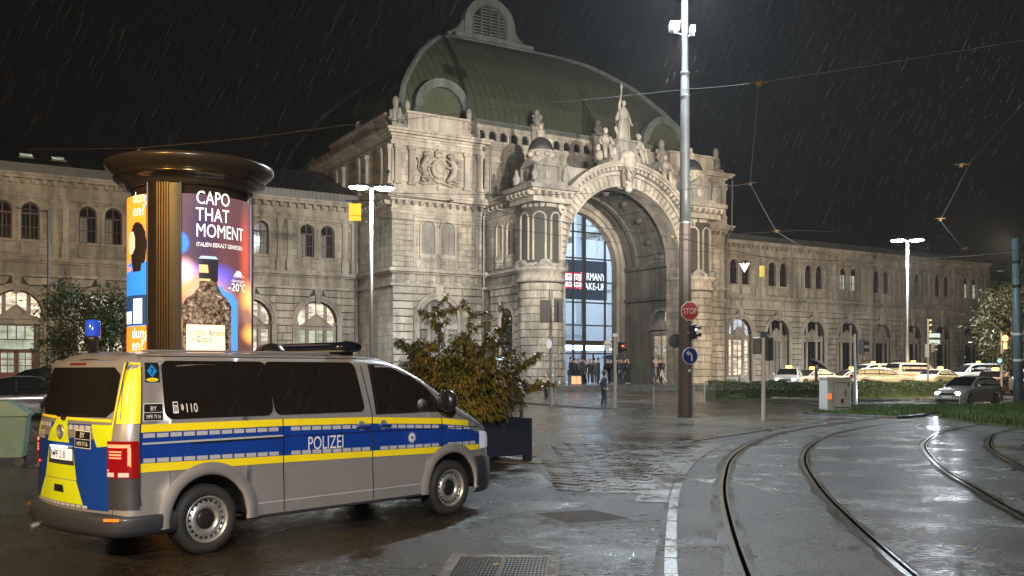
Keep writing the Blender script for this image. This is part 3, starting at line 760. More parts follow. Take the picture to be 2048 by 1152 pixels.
# corner statuary (urn-like helmeted trophies)
def trophy(u, v, z, h=2.3, w=.55, name='trophy', seed=0):
    rnd = random.Random(seed); m = hb(u, v, z); m.smooth = False
    m.box(-w, w, -w, w, 0, h * .18); m.smooth = True
    m.lathe([(w * .75, h * .18), (w * .9, h * .28), (w * .7, h * .42), (w * .8, h * .55), (w * .45, h * .66), (w * .42, h * .70), (w * .55, h * .78), (w * .50, h * .90), (w * .25, h * .98), (.01, h)], 10)
    for k in range(7):
        a = rnd.uniform(0, 6.28); zz = h * rnd.uniform(.3, .62)
        m.ball((w * .75 * math.cos(a), w * .75 * math.sin(a), zz), w * .35, w * .35, h * .12, 7, 5)
    for a in (0, 1.57, 3.14, 4.71): m.path([(w * .9 * math.cos(a), w * .9 * math.sin(a), h * .2), (w * 1.05 * math.cos(a), w * 1.05 * math.sin(a), h * .34), (w * .6 * math.cos(a), w * .6 * math.sin(a), h * .5)], [w * .14, w * .18, w * .1], 6)
    return HB(name, m, M['darkstone'])
for i, (u, v, z, h, w) in enumerate(((22.75, 5.3, 17.66, 2.3, .42), (23.6, 5.3, 17.66, 2.15, .36), (28.25, 5.3, 17.66, 2.2, .45), (28.9, 5.0, 17.66, 1.6, .34), (22.75, -1.2, 17.66, 2.1, .45), (22.75, -6.3, 17.66, 1.4, .35), (22.75, -11, 17.66, 1.4, .3), (45.2, 5.3, 17.66, 2.2, .45), (50.8, 5.3, 17.66, 2.2, .45))):
    trophy(u, v, z, h, w, seed=i)
# ---- middle wall with the little arcade (v=4.6)
VM = 4.6
m = hb(UC, VM); wall_arch(m, -7.9, 7.9, .3, 17.85, [(0, 5.0, 9.5, .35)], 0, .3, n=24); HB('wall', m, M['ashlar'])
groups = (31.4, 36.8, 42.2)
ops = [(g + (k - 2) * .90 - UC, .30, 18.45, 18.1) for g in groups for k in range(5)]
m = hb(UC, VM); wall_arch(m, -7.9, 7.9, 17.85, 19.15, ops, 0, .3, n=8); HB('wall', m, M['ashlar'])
m = hb(UC, VM); m.box(-7.9, 7.9, .3, .36, 17.85, 19.15); HB('back_wall', m, M['black'])
m = hb(UC, VM); m.box(-7.9, 7.9, -.10, .02, 17.70, 17.82); m.box(-7.9, 7.9, -.18, .02, 17.82, 17.94); HB('ledge', m, M['trim'])
m = hb(UC, VM); m.box(-7.9, 7.9, -.16, .1, 19.15, 19.26); m.box(-7.9, 7.9, -.26, .1, 19.26, 19.42); HB('cornice', m, M['coppertrim'])
me_s = None
for (x, r, zs, zl) in ops:
    if me_s is None:
        q = MB(); q.ring(0, 18.45, .30, .37, -.05, .02, n=10); q.box(-.37, -.30, -.05, .02, 18.02, 18.45); q.box(.30, .37, -.05, .02, 18.02, 18.45); q.box(-.40, .40, -.08, .02, 17.95, 18.03); me_s = q.mesh('arcade_window', M['trim'])
        q = MB(); arch_fill(q, 0, .30, 18.45, 18.03, .15, 8); me_g = q.mesh('pane', M['winglass'])
    o = inst(me_s, 'arcade_window', hall, (x, -VM, 0)); inst(me_g, 'pane', o)
for i, u in enumerate((34.1, 39.5)):
    m = hb(u, VM); m.box(-.42, .42, -.22, .02, 17.5, 19.5); m.box(-.5, .5, -.3, .02, 17.94, 18.05); m.box(-.46, .46, -.28, .02, 19.2, 19.55); HB('pier', m, M['trim'])
    trophy(u, VM + .15, 19.5, 1.25, .36, seed=20 + i); 
# ---- lunette dormers above the towers
for u in (26.95, 46.65):
    m = hb(u, 4.0); m.ring(0, 19.95, 1.55, 2.15, 0, .6, n=24)
    for s in (-1, 1): m.path([(s * 1.85, .3, 19.95), (s * 2.0, .3, 19.4), (s * 2.5, .3, 19.05), (s * 2.95, .3, 18.95)], [.30, .3, .28, .22], 8)
    HB('lunette_arch', m, M['coppertrim'])
    m = hb(u, 4.0); arch_fill(m, 0, 1.6, 19.95, 18.4, .35, 16); HB('lunette_panel', m, M['copper'])
    m = hb(u, 4.0); vs = []; n = 16
    for i in range(n + 1):
        a = PI * i / n; vs += [(2.0 * math.cos(a), .2, 19.95 + 2.0 * math.sin(a)), (2.0 * math.cos(a), 8, 19.95 + 2.0 * math.sin(a))]
    m.add(vs, [(2 * i, 2 * i + 1, 2 * i + 3, 2 * i + 2) for i in range(n)]); HB('lunette_roof', m, M['copper'])
# ---- the copper roof : four curved sides
HIP = [(0, 19.3), (.35, 20.6), (.75, 21.7), (1.5, 22.85), (3.24, 25.0), (5.0, 26.55), (6.0, 27.3), (7.6, 28.15), (9.1, 28.75), (9.5, 28.95)]
UL, UR, VF, VB_ = 23.8, 49.8, 3.5, -22.5
ss = [0, .15, .35, .55, .75, 1.1, 1.5, 2.3, 3.24, 4.1, 5.0, 6.0, 6.8, 7.6, 8.4, 9.1, 9.5]
m = hb(UC, 0); vs = []; fs = []
for s in ss:
    z = lerp(HIP, s); vs += [(UL + s - UC, -(VF - s), z), (UR - s - UC, -(VF - s), z), (UR - s - UC, -(VB_ + s), z), (UL + s - UC, -(VB_ + s), z)]
for i in range(len(ss) - 1):
    for k in range(4): fs.append((i * 4 + k, i * 4 + (k + 1) % 4, (i + 1) * 4 + (k + 1) % 4, (i + 1) * 4 + k))
fs.append(tuple((len(ss) - 1) * 4 + k for k in range(4)))
m.add(vs, fs); HB('roof', m, M['copper'])
# standing seams, each a batten following the curve
for k in range(44):
    u = UL + .3 + k * .59
    if u > UR - .2: break
    smax = min(u - UL, UR - u, 9.5)
    pts = [(u - UC, -(VF - s), lerp(HIP, s) + .03) for s in ss if s < smax] + [(u - UC, -(VF - smax), lerp(HIP, smax) + .03)]
    if len(pts) < 3: continue
    m = hb(UC, 0); m.path(pts, .055, 4); HB('seam', m, M['roof'])
for (ua, sg, va, sv_) in ((UL, 1, VF, -1), (UR, -1, VF, -1), (UL, 1, VB_, 1)):
    m = hb(UC, 0); m.path([(ua + sg * s - UC, -(va + sv_ * s), lerp(HIP, s) + .05) for s in ss], .22, 6); HB('hip_roll', m, M['coppertrim'])
m = hb(UC, 0); m.path([(UL + 9.5 - UC, -(VF - 9.5), 29.0), (UR - 9.5 - UC, -(VF - 9.5), 29.0)], .25, 6); m.box(UL + 9.3 - UC, UR - 9.3 - UC, 5.9, 7.5, 28.9, 29.5); HB('ridge', m, M['coppertrim'])
# lantern gable with louvres
m = hb(36.9, -7.0)
m.ring(0, 30.9, 1.75, 2.45, 0, .9, n=24); m.box(-2.45, -1.75, 0, .9, 29.4, 30.9); m.box(1.75, 2.45, 0, .9, 29.4, 30.9); m.box(-3.2, 3.2, -.5, 1.2, 29.2, 29.75); m.box(-2.9, 2.9, -.3, 1.2, 29.75, 29.95)
for s in (-1, 1): m.path([(s * 2.3, .4, 31.0), (s * 2.7, .4, 30.3), (s * 3.3, .4, 29.9), (s * 3.9, .4, 29.75)], [.3, .34, .3, .2], 8)
m.lathe([(.25, 33.3), (.32, 33.6), (.15, 33.9), (.2, 34.2), (.01, 34.6)], 8, c=(0, .4, 0))
HB('lantern_gable', m, M['coppertrim'])
m = hb(36.9, -7.0); arch_fill(m, 0, 1.8, 30.9, 29.5, .7, 16); HB('lantern_back', m, M['black'])
for c in range(4):
    x0 = -1.6 + c * .82
    for k in range(11):
        z = 29.75 + k * .26; xm = max(abs(x0), abs(x0 + .74)); 
        if (z - 30.9) > 0 and xm ** 2 + (z - 30.8) ** 2 > 1.78 ** 2: continue
        m = hb(36.9, -7.0); m.add([(x0, .10, z), (x0 + .74, .10, z), (x0 + .74, .34, z + .15), (x0, .34, z + .15)], [(0, 1, 2, 3)]); HB('louvre', m, M['white'])
m = hb(36.9, -7.0)
for c in range(5): m.box(-1.64 + c * .82, -1.56 + c * .82, .08, .4, 29.6, 32.3 if 0 < c < 4 else 31.4)
HB('louvre_frame', m, M['coppertrim'])
# ---- portal block
PU0, PU1, VP = 29.66, 43.94, 11.5
SP, RO, RI = 9.5, 6.4, 4.8
for a, b in ((PU0 - UC, PU0 - UC + .8), (PU1 - UC - .8, PU1 - UC)):
    m = hb(UC, 0); m.box(a, b, -VP + .8, -VM, .3, 13.3); HB('portal_wall', m, M['ashlar'])
for sd, u in ((-1, PU0), (1, PU1)):
    a, b = (u - .16, u + .5) if sd < 0 else (u - .5, u + .16)
    def sh(o, z0, z1): return (min(u + sd * o, u - sd * .6) - UC, max(u + sd * o, u - sd * .6) - UC, -VP + .9, -VM, z0, z1)
    m = hb(UC, 0); m.box(*sh(.16, .3, .9)); HB('plinth', m, M['stone'])
    m = hb(UC, 0); m.box(*sh(.16, 7.42, 7.6)); m.box(*sh(.2, 8.24, 8.36)); m.box(*sh(.36, 8.361, 8.48)); m.box(*sh(.24, 8.481, 8.6)); HB('ledge', m, M['trim'])
    m = hb(UC, 0); m.box(*sh(.1, 12.3, 12.5)); m.box(*sh(.2, 13.0, 13.14)); m.box(*sh(.46, 13.141, 13.34)); m.box(*sh(.56, 13.341, 13.52)); HB('cornice', m, M['trim'])
# left side wall details: arch below, pair of slit windows and balustrade above
rust_wall(PU0, 8.0, 'left', -2.1, 1.6, wd=.9, thick=.10, skip=arch_skip(.1, 1.0, 5.2))
m = hb(PU0, 8.0, 0, 'left'); m.ring(.1, 5.2, .85, 1.08, -.14, .02, n=16); m.box(-.98, -.75, -.14, .02, .9, 5.2); m.box(.95, 1.18, -.14, .02, .9, 5.2); HB('arch_ring', m, M['trim'])
m = hb(PU0, 8.0, 0, 'left'); arch_fill(m, .1, .86, 5.2, .9, -.012); HB('door_void', m, M['winglass'])
for x in (-.95, .45):
    m = hb(PU0, 8.0, 0, 'left'); m.ring(x, 11.4, .36, .46, -.07, .02, n=12); m.box(x - .46, x - .36, -.07, .02, 9.6, 11.4); m.box(x + .36, x + .46, -.07, .02, 9.6, 11.4); m.box(x - .5, x + .5, -.1, .02, 9.46, 9.6); HB('window_surround', m, M['trim'])
    m = hb(PU0, 8.0, 0, 'left'); m.box(x - .5, x + .5, -.1, .02, 8.75, 8.85)
    for k in range(6): m.lathe([(.05, 8.85), (.075, 8.97), (.03, 9.1), (.07, 9.22), (.045, 9.34)], 6, c=(x - .38 + k * .15, -.05, 0))
    m.box(x - .5, x + .5, -.1, .02, 9.34, 9.46); HB('balustrade', m, M['trim'])
m = hb(PU0, 8.0, 0, 'left'); m.box(.72, 1.0, -.02, .02, 9.62, 11.2); m.box(.28, .40, -.02, .02, 9.62, 11.2); HB('window', m, M['winglass'])
for i in range(8): inst(DM['modillion'], 'modillion', hall, (PU0 - UC, -5.4 - i * .62, 12.82), R(-90))
# front arch wall: spandrels between ring and piers, crowned by the curve of the ring
m = hb(UC, VP)
N = 36
for i in range(N):
    a0, a1 = PI - PI * i / N, PI - PI * (i + 1) / N
    p = [(RI * math.cos(a0), SP + RI * math.sin(a0)), (RI * math.cos(a1), SP + RI * math.sin(a1)), (RO * math.cos(a1), SP + RO * math.sin(a1)), (RO * math.cos(a0), SP + RO * math.sin(a0))]
    m.add([(x, 0, z) for x, z in p], [(0, 1, 2, 3)])
    m.add([(p[0][0], 0, p[0][1]), (p[0][0], 1.3, p[0][1]), (p[1][0], 1.3, p[1][1]), (p[1][0], 0, p[1][1])], [(0, 1, 2, 3)])
for s in (-1, 1):
    x0, x1 = sorted((s * RI, s * 7.1)); m.box(x0, x1, 0, 1.3, .3, SP)
    # spandrel shoulder up to the pier cornice
    pts = [(s * 7.1, SP), (s * RO, SP)] + [(s * RO * math.cos(t), SP + RO * math.sin(t)) for t in [k * .08 for k in range(1, 9)]]
    pts = [p for p in pts if p[1] <= 13.6] + [(s * 7.1, 13.3)]
    if s < 0: pts = pts[::-1]
    m.prism(pts, .02, 1.2)
HB('portal_front', m, M['ashlar'])
# archivolt: voussoirs, each a stone, then mouldings and dentils
NVS = 41
for i in range(NVS):
    if i == NVS // 2: continue
    a0, a1 = PI * i / NVS + .006, PI * (i + 1) / NVS - .006
    q = [(5.55 * math.cos(a0), SP + 5.55 * math.sin(a0)), (5.55 * math.cos(a1), SP + 5.55 * math.sin(a1)), (4.86 * math.cos(a1), SP + 4.86 * math.sin(a1)), (4.86 * math.cos(a0), SP + 4.86 * math.sin(a0))]
    m = hb(UC, VP); m.stone(q, .05, -.14, .035); HB('voussoir', m, M['trim'])
m = hb(UC, VP); m.ring(0, SP, 4.78, 4.90, -.22, 1.35, n=48); m.ring(0, SP, 5.56, 5.74, -.26, .02, n=48); m.ring(0, SP, 5.74, 5.80, -.18, .02, n=48); m.ring(0, SP, 6.08, 6.24, -.55, .3, n=48); m.ring(0, SP, 6.24, 6.42, -.66, .6, n=48)
HB('archivolt', m, M['trim'])
m0 = MB(); m0.box(-.11, .11, -.42, .02, -.12, .12); med = m0.mesh('dentil', M['trim'])
for i in range(52):
    a = PI * (i + .5) / 52
    o = inst(med, 'dentil', hall); o.matrix_local = Matrix.Translation((5.95 * math.cos(a), -VP, SP + 5.95 * math.sin(a))) @ Matrix.Rotation(-(a - PI / 2), 4, 'Y')
# jamb stones of the great arch
for s in (-1, 1):
    n = 17
    for i in range(n):
        z0 = .95 + i * .5; q = sorted((s * 4.82, s * 5.6))
        m = hb(UC, VP); m.stone([(q[0], z0 + .012), (q[1], z0 + .012), (q[1], z0 + .488), (q[0], z0 + .488)], .05, -.14, .035); HB('stone', m, M['stone'])
# barrel roof behind the arch
m = hb(UC, VP); vs = []; n = 24
for i in range(n + 1):
    a = PI * i / n; vs += [(6.3 * math.cos(a), .2, SP + 6.25 * math.sin(a)), (6.3 * math.cos(a), VP - VM, SP + 6.25 * math.sin(a))]
m.add(vs, [(2 * i, 2 * i + 1, 2 * i + 3, 2 * i + 2) for i in range(n)]); HB('barrel_roof', m, M['roof'])
# vault inside the porch: walls, coffered barrel, ribs
m = hb(UC, VP)
for s in (-1, 1):
    x = s * 5.1
    m.add([(x, 1.3, .3), (x, VP - 5.0, .3), (x, VP - 5.0, SP), (x, 1.3, SP)], [(0, 1, 2, 3)])
    m.add([(s * RI, 1.3, .3), (x, 1.3, .3), (x, 1.3, SP), (s * RI, 1.3, SP)], [(0, 1, 2, 3)])
vs = []; n = 32
for i in range(n + 1):
    a = PI * i / n; vs += [(5.1 * math.cos(a), 1.3, SP + 5.1 * math.sin(a)), (5.1 * math.cos(a), VP - 5.0, SP + 5.1 * math.sin(a)), (RI * math.cos(a), 1.3, SP + RI * math.sin(a))]
m.add(vs, [(3 * i, 3 * i + 1, 3 * i + 4, 3 * i + 3) for i in range(n)] + [(3 * i, 3 * i + 3, 3 * i + 5, 3 * i + 2) for i in range(n)])
M['vaultstone'] = stone_mat('dark_vault_stone', (.135, .125, .11)); HB('vault', m, M['vaultstone'])  # vault stone is darker than the outer walls
m = hb(UC, VP)
for s in (-1, 1): m.box(min(s * 5.1, s * 4.9), max(s * 5.1, s * 4.9), 1.35, 6.4, 7.0, 7.25); m.box(min(s * 5.1, s * 4.85), max(s * 5.1, s * 4.85), 1.35, 6.4, 9.35, 9.6)
for (ya, yb) in ((1.35, 1.7), (4.9, 5.3)): m.ring(0, SP, 4.95, 5.15, ya, yb, n=32)
for k in range(9):
    a = PI * (k + .5) / 9; m.box(0, 0, 0, 0, 0, 0) if False else m.tube((5.06 * math.cos(a), 1.6, SP + 5.06 * math.sin(a)), (5.06 * math.cos(a), 5.2, SP + 5.06 * math.sin(a)), .09, n=6)
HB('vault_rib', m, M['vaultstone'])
for k in range(8):
    a = PI * (k + 1) / 9; m = hb(UC, VP); c = (5.05 * math.cos(a), 3.3, SP + 5.05 * math.sin(a)); m.smooth = True; m.ball(c, .22, .35, .22, 10, 6); HB('rosette', m, M['vaultstone'])
for s in (1,):
    m = hb(UC + 5.08, VP - 2.1, 0, 'left'); m.T = hb(UC + 5.08, VP - 2.1).T @ Matrix.Rotation(R(-90), 4, 'Z')
    m.ring(0, 10.9, .75, .95, -.10, .05, a0=0, a1=2 * PI, n=24); m.box(-1.5, 1.5, -.06, .02, 9.75, 9.85); m.box(-1.5, 1.5, -.06, .02, 12.2, 12.3); HB('medallion', m, M['darkstone'])
    # side door of the porch, its gable and the lit fan window above
    m.v = []; m.f = []; m.m = []; m.sm = []
    for x in (-.95, .83): m.box(x, x + .14, -.14, .02, .95, 4.45)
    m.box(-1.05, 1.07, -.16, .02, 4.45, 4.75); m.prism([(-1.2, 4.8), (1.2, 4.8), (0, 5.6)], -.3, .02); m.ring(0, 5.0, 1.2, 1.42, -.12, .02, n=18); m.box(-.05, .05, -.1, .02, .95, 4.45)
    HB('side_door_surround', m, M['darkstone'])
    m = hb(UC + 5.08, VP - 2.1); m.T = m.T @ Matrix.Rotation(R(-90), 4, 'Z'); m.box(-.8, -.05, -.03, .0, .95, 4.4); m.box(.05, .8, -.03, .0, .95, 4.4); m.box(-1.25, 1.25, -.02, .0, 5.0, 5.05); o = HB('side_door', m, M['doorlit'])
    m = hb(UC + 5.08, VP - 2.1); m.T = m.T @ Matrix.Rotation(R(-90), 4, 'Z'); pts = [(.3, -.03, 5.45), (1.1, -.03, 5.1)] + [(1.18 * math.cos(t), -.03, 5.0 + 1.18 * math.sin(t)) for t in (.1, .5, .9, 1.25)]; m.add(pts, [tuple(range(len(pts)))]); HB('fan_window', m, M['doorlit'])
# rear arch with the glass screen
VG = 5.0
RG = 4.12
m = hb(UC, VG)
for i in range(N):
    a0, a1 = PI - PI * i / N, PI - PI * (i + 1) / N
    p = [(RG * math.cos(a0), SP + RG * math.sin(a0)), (RG * math.cos(a1), SP + RG * math.sin(a1)), (5.15 * math.cos(a1), SP + 5.15 * math.sin(a1)), (5.15 * math.cos(a0), SP + 5.15 * math.sin(a0))]
    m.add([(x, 0, z) for x, z in p], [(0, 1, 2, 3)])
for s in (-1, 1):
    x0, x1 = sorted((s * RG, s * 5.15)); m.box(x0, x1, 0, .4, .3, SP)
HB('rear_arch', m, M['darkstone'])
m = hb(UC, VG); m.ring(0, SP, RG, RG + .3, -.22, .4, n=40); m.ring(0, SP, RG + .5, RG + .75, -.16, .4, n=40)
for s in (-1, 1):
    for a, b, y in ((RG, RG + .3, -.22), (RG + .5, RG + .75, -.16)): m.box(min(s * a, s * b), max(s * a, s * b), y, 0, .9, SP)
HB('rear_archivolt', m, M['stone'])
def gt():
    t = NT('hall_glass'); b = t.b; b.inputs['Base Color'].default_value = (.75, .85, .95, 1); b.inputs['Roughness'].default_value = .02
    b.inputs['Transmission Weight'].default_value = 1.0; b.inputs['IOR'].default_value = 1.02; b.inputs['Specular IOR Level'].default_value = .6
    return t.m
M['hallglass'] = gt()
m = hb(UC, 4.62)
for x, w_ in ((.56, .05), (1.56, .13), (3.48, .05), (-.6, .05), (-1.6, .13), (-3.2, .05)):
    m.box(x - w_, x + w_, -.05, .10, .95, SP + math.sqrt(max(0, RG ** 2 - x * x)))
for z in (12.2, 10.25, 8.5, 6.95, 5.25): 
    hw_ = RG if z <= SP else math.sqrt(RG ** 2 - (z - SP) ** 2); m.box(-hw_, hw_, -.04, .08, z - .05, z + .05)
m.box(-RG, RG, -.35, .12, 3.75, 4.1); m.box(-RG, RG, -.05, .1, 3.1, 3.2)
for x in (-3.2, -2.4, -.6, .56, 2.4, 3.48): m.box(x - .04, x + .04, -.05, .08, .95, 3.15)
HB('glazing_bar', m, M['black'])
m = hb(UC, 4.62); arch_fill(m, 0, RG, SP, .95, .02, 30); HB('glass_screen', m, M['hallglass'])
# the hall behind the glass: walls, ceiling, floor lit cold
M['hallwall'] = plain('pale_hall_wall', (.62, .66, .70), .7, 0, .08, nscale=1)
m = hb(UC, 0); vs = [(-7, -4.3, .93), (7.5, -4.3, .93), (7.5, 12, .93), (-7, 12, .93)]; m.add(vs, [(0, 1, 2, 3)]); HB('hall_floor', m, M['hallwall'])
m = hb(UC, 0); vs = [(-7, -4.3, .93), (-7, 12, .93), (7.5, 12, .93), (7.5, -4.3, .93)]; m.add(vs + [(a, b, 17) for a, b, c in vs], [(0, 1, 5, 4), (1, 2, 6, 5), (2, 3, 7, 6), (4, 5, 6, 7)]); HB('hall_inner_wall', m, M['hallwall'])
m = hb(UC, 0); m.box(-6, 7.4, 4.0, 5.5, 4.2, 4.9); m.box(-6, 7.4, 3.9, 4.1, 4.9, 5.9); HB('gallery', m, M['hallwall'])
m = hb(UC, 0)
for x in (-4, 0, 4, 7): m.box(x - .25, x + .25, 4.2, 4.7, .93, 16)
HB('hall_column', m, M['hallwall'])
for (x, y, z) in ((0, -1, 16.6), (3.5, 3, 16.6), (0, 8, 16.6), (3.5, -2, 3.6), (-1.5, -2, 3.6), (5.5, -2, 3.6)):
    m = hb(UC + x, -y); m.box(-.6, .6, -.3, .3, z - .08, z); HB('hall_light', m, M['glow_white'])
area('hall_lamp', hall.matrix_world @ Vector((0, 0, 0)) + bw(UC, 1.5, 16.3), bw(UC + 1.5, -4, 3), 1500, (.74, .87, 1.0), 6, 4)
area('hall_lamp', bw(UC + 1, -7, 16.3), bw(UC + 1, -6, 0), 900, (.80, .9, 1.0), 6, 4)
area('hall_lamp', bw(UC + 1.2, 3.6, 3.7), bw(UC + .8, 9, 0.5), 120, (.80, .9, 1.0), 6, .6)
# signs in the hall
sg = thing('advert_board', 'dark hanging sign board with white letters GERMANY MAKE-UP behind the station glass', 'sign', bw(40.6, 1.0, 9.0), BROT)
m = MB(); m.box(-2.1, 2.45, 0, .15, -1.5, 1.6); m.build('board', plain('slate_board', (.10, .135, .17), .5, 0, 0), sg)
M['litwhite'] = emis('lit_letter', (.95, .97, 1), 1.6)
def tx(t, x, z, size, bold, parent, mat, y=-.02, name='lettering', al='LEFT', xs=1.0, w=None):
    if w: xs = w / max(v[0] for v in text_mesh(t, size, bold, al, 1.0, 1.0)[0])
    m = MB(); text_on(m, t, lambda a, b: (x + a, y, z + b), size, bold, al, 1.0, xs); return m.build(name, mat, parent)
tx('GERMANY', -.25, .05, .84, .008, sg, M['litwhite'], w=2.5); tx('MAKE-UP', -.25, -.70, .84, .008, sg, M['litwhite'], w=2.5)
m = MB(); m.tube((-1.5, .07, 1.9), (-1.5, .07, 7), .02); m.tube((1.5, .07, 1.9), (1.5, .07, 7), .02); m.build('hanger', M['metal'], sg)
db = thing('railway_logo_sign', 'white lit sign with red frame and red letters DB behind the station glass', 'sign', bw(37.65, 4.2, 8.62), BROT)
m = MB(); m.box(-.82, .82, .02, .2, -.58, .58); m.build('frame', emis('lit_red_frame', (.9, .0, .03), 1.3), db)
m = MB(); m.box(-.72, .72, .0, .02, -.48, .48); m.build('panel', emis('lit_sign_panel', (1, 1, 1), 1.6), db)
tx('DB', 0, -.36, 1.08, .012, db, emis('lit_red_letter', (.9, .0, .03), 1.0), y=-.01, al='CENTER', xs=.82)
m = MB(); m.tube((0, .1, .6), (0, .1, 6), .02); m.build('hanger', M['metal'], db)
# ---- corner turrets of the portal
def turret(ut, vt, seed):
    def L(name, prof, mat, n=20, c=(0, 0), smooth=True, **kw):
        m = hb(ut, vt); m.smooth = smooth; m.lathe(prof, n, c=(c[0], c[1], 0), **kw); return HB(name, m, M[mat])
    m = hb(ut, vt); m.lathe([(1.62, .3), (1.62, .9), (1.5, .95)], 20); HB('plinth', m, M['stone'])
    L('turret_core', [(1.34, .9), (1.34, 13.2)], 'jointbed')
    # rusticated drum: curved stones, visible sectors
    for i in range(13):
        z0 = .95 + i * .5; ns = 9
        for k in range(ns):
            a0 = PI * .72 + 2 * PI * (k + .5 * (i % 2)) / ns; a1 = a0 + 2 * PI / ns
            am = (a0 + a1) / 2
            if math.sin(am) > .45: continue
            m = hb(ut, vt); r0, r1 = 1.30, 1.47 + random.uniform(-.02, .02); nn = 4; vs = []
            for j in range(nn + 1):
                a = a0 + .008 + (a1 - a0 - .016) * j / nn; c_, s_ = math.cos(a), math.sin(a)
                e = .04 if j in (0, nn) else 0
                vs += [(r0 * c_, r0 * s_, z0 + .01), ((r1 - .05) * c_, (r1 - .05) * s_, z0 + .01), ((r1 - e) * c_, (r1 - e) * s_, z0 + .05), ((r1 - e) * c_, (r1 - e) * s_, z0 + .45), ((r1 - .05) * c_, (r1 - .05) * s_, z0 + .49), (r0 * c_, r0 * s_, z0 + .49)]
            fs = []
            for j in range(nn):
                for q in range(6): fs.append((j * 6 + q, j * 6 + (q + 1) % 6, (j + 1) * 6 + (q + 1) % 6, (j + 1) * 6 + q))
            fs += [(0, 1, 2, 3, 4, 5), tuple(nn * 6 + q for q in range(5, -1, -1))]
            m.add(vs, fs); HB('stone', m, M['stone'])
    L('ledge', [(1.45, 7.5), (1.62, 7.55), (1.62, 7.7), (1.5, 7.78), (1.5, 8.15), (1.75, 8.25), (1.8, 8.42), (1.45, 8.5)], 'trim')
    # little curved pediments standing on the ledge
    for a in (-PI * .98, -PI * .62, -PI * .30):
        m = hb(ut, vt); m.T = m.T @ Matrix.Rotation(a + PI / 2, 4, 'Z')
        m.ring(0, 8.42, .30, .52, -1.72, -1.38, n=12); m.ring(0, 8.42, .0, .30, -1.62, -1.38, n=10); m.box(-.60, -.5, -1.7, -1.4, 8.4, 8.62); m.box(.5, .60, -1.7, -1.4, 8.4, 8.62); HB('shell_pediment', m, M['darkstone'])
    L('turret_shaft', [(1.36, 8.5), (1.36, 8.7), (1.27, 8.8), (1.27, 12.2), (1.34, 12.3), (1.34, 12.5), (1.29, 12.55), (1.29, 12.9)], 'trim', n=24)
    for a in (-PI * .98, -PI * .70, -PI * .42, -PI * .14):
        m = hb(ut, vt); m.T = m.T @ Matrix.Rotation(a + PI / 2, 4, 'Z')
        m.ring(0, 11.55, .36, .46, -1.34, -1.2, n=12); m.box(-.46, -.36, -1.34, -1.15, 8.9, 11.55); m.box(.36, .46, -1.34, -1.15, 8.9, 11.55); HB('niche_frame', m, M['trim'])
        m = hb(ut, vt); m.T = m.T @ Matrix.Rotation(a + PI / 2, 4, 'Z'); m.smooth = True
        vs = []; n = 8
        for zz in (8.9, 10.2, 11.5, 11.9):
            for j in range(n + 1):
                x = -.36 + .72 * j / n; d_ = .10 * math.sin(PI * j / n); w_ = 1 if zz < 11.8 else .45
                vs.append((x * w_, -1.30 + d_, zz))
        m.add(vs, [(i * (n + 1) + j, i * (n + 1) + j + 1, (i + 1) * (n + 1) + j + 1, (i + 1) * (n + 1) + j) for i in range(3) for j in range(n)]); HB('niche', m, M['stone'])
    # square entablature
    for nm, q, z0, z1, mt in (('architrave', 1.48, 12.55, 12.85, 'trim'), ('frieze', 1.42, 12.85, 13.2, 'stone'), ('cornice', 1.62, 13.2, 13.34, 'trim'), ('cornice', 1.82, 13.34, 13.62, 'darkstone'), ('blocking', 1.25, 13.62, 13.95, 'darkstone')):
        m = hb(ut, vt); m.box(-q, q, -q, q, z0, z1); HB(nm, m, M[mt])
    for i in range(6):
        inst(DM['modillion'], 'modillion', hall, (ut - UC - 1.25 + i * .5, -vt - 1.42, 13.0)); inst(DM['modillion'], 'modillion', hall, (ut - UC - 1.42, -vt - 1.25 + i * .5, 13.0), R(-90))
    # aedicule with gables on each face, drum, dome and finial
    m = hb(ut, vt); m.box(-.92, .92, -.92, .92, 13.95, 14.95)
    m.prism([(-1.02, 14.95), (1.02, 14.95), (0, 15.55)], -1.02, 1.02)
    Tq = m.T; m.T = Tq @ Matrix.Rotation(R(90), 4, 'Z'); m.prism([(-1.02, 14.95), (1.02, 14.95), (0, 15.55)], -1.02, 1.02)
    m.T = Tq
    for s in (-1, 1):
        for q in (-1, 1): m.box(min(s * .98, s * .78), max(s * .98, s * .78), min(q * .98, q * .78), max(q * .98, q * .78), 13.95, 15.0)
    HB('aedicule', m, M['darkstone'])
    m = hb(ut, vt); m.smooth = True; m.ball((0, -.95, 14.45), .28, .12, .36, 10, 6); HB('cartouche', m, M['trim'])
    m = hb(ut, vt); m.smooth = True; m.ball((-.95, 0, 14.45), .12, .28, .36, 10, 6); HB('cartouche', m, M['trim'])
    m = hb(ut, vt); m.smooth = True
    m.lathe([(.95, 15.0), (.80, 15.35), (.74, 15.75), (.85, 15.95), (.88, 16.05), (.80, 16.1)], 20)
    for k in range(8):
        a = 2 * PI * k / 8; m.ball((.78 * math.cos(a), .78 * math.sin(a), 15.78), .22, .22, .2, 8, 5)
    HB('drum', m, M['trim'])
    m = hb(ut, vt); m.smooth = True; m.lathe([(.84, 16.08), (.80, 16.3), (.66, 16.6), (.42, 16.85), (.2, 16.95), (.2, 17.0)], 20); HB('dome', m, M['roof'])
    m = hb(ut, vt); m.smooth = True; m.lathe([(.2, 16.95), (.28, 17.02), (.26, 17.25), (.33, 17.32), (.15, 17.45), (.1, 17.6), (.14, 17.7), (.01, 17.85)], 12); HB('finial', m, M['trim'])
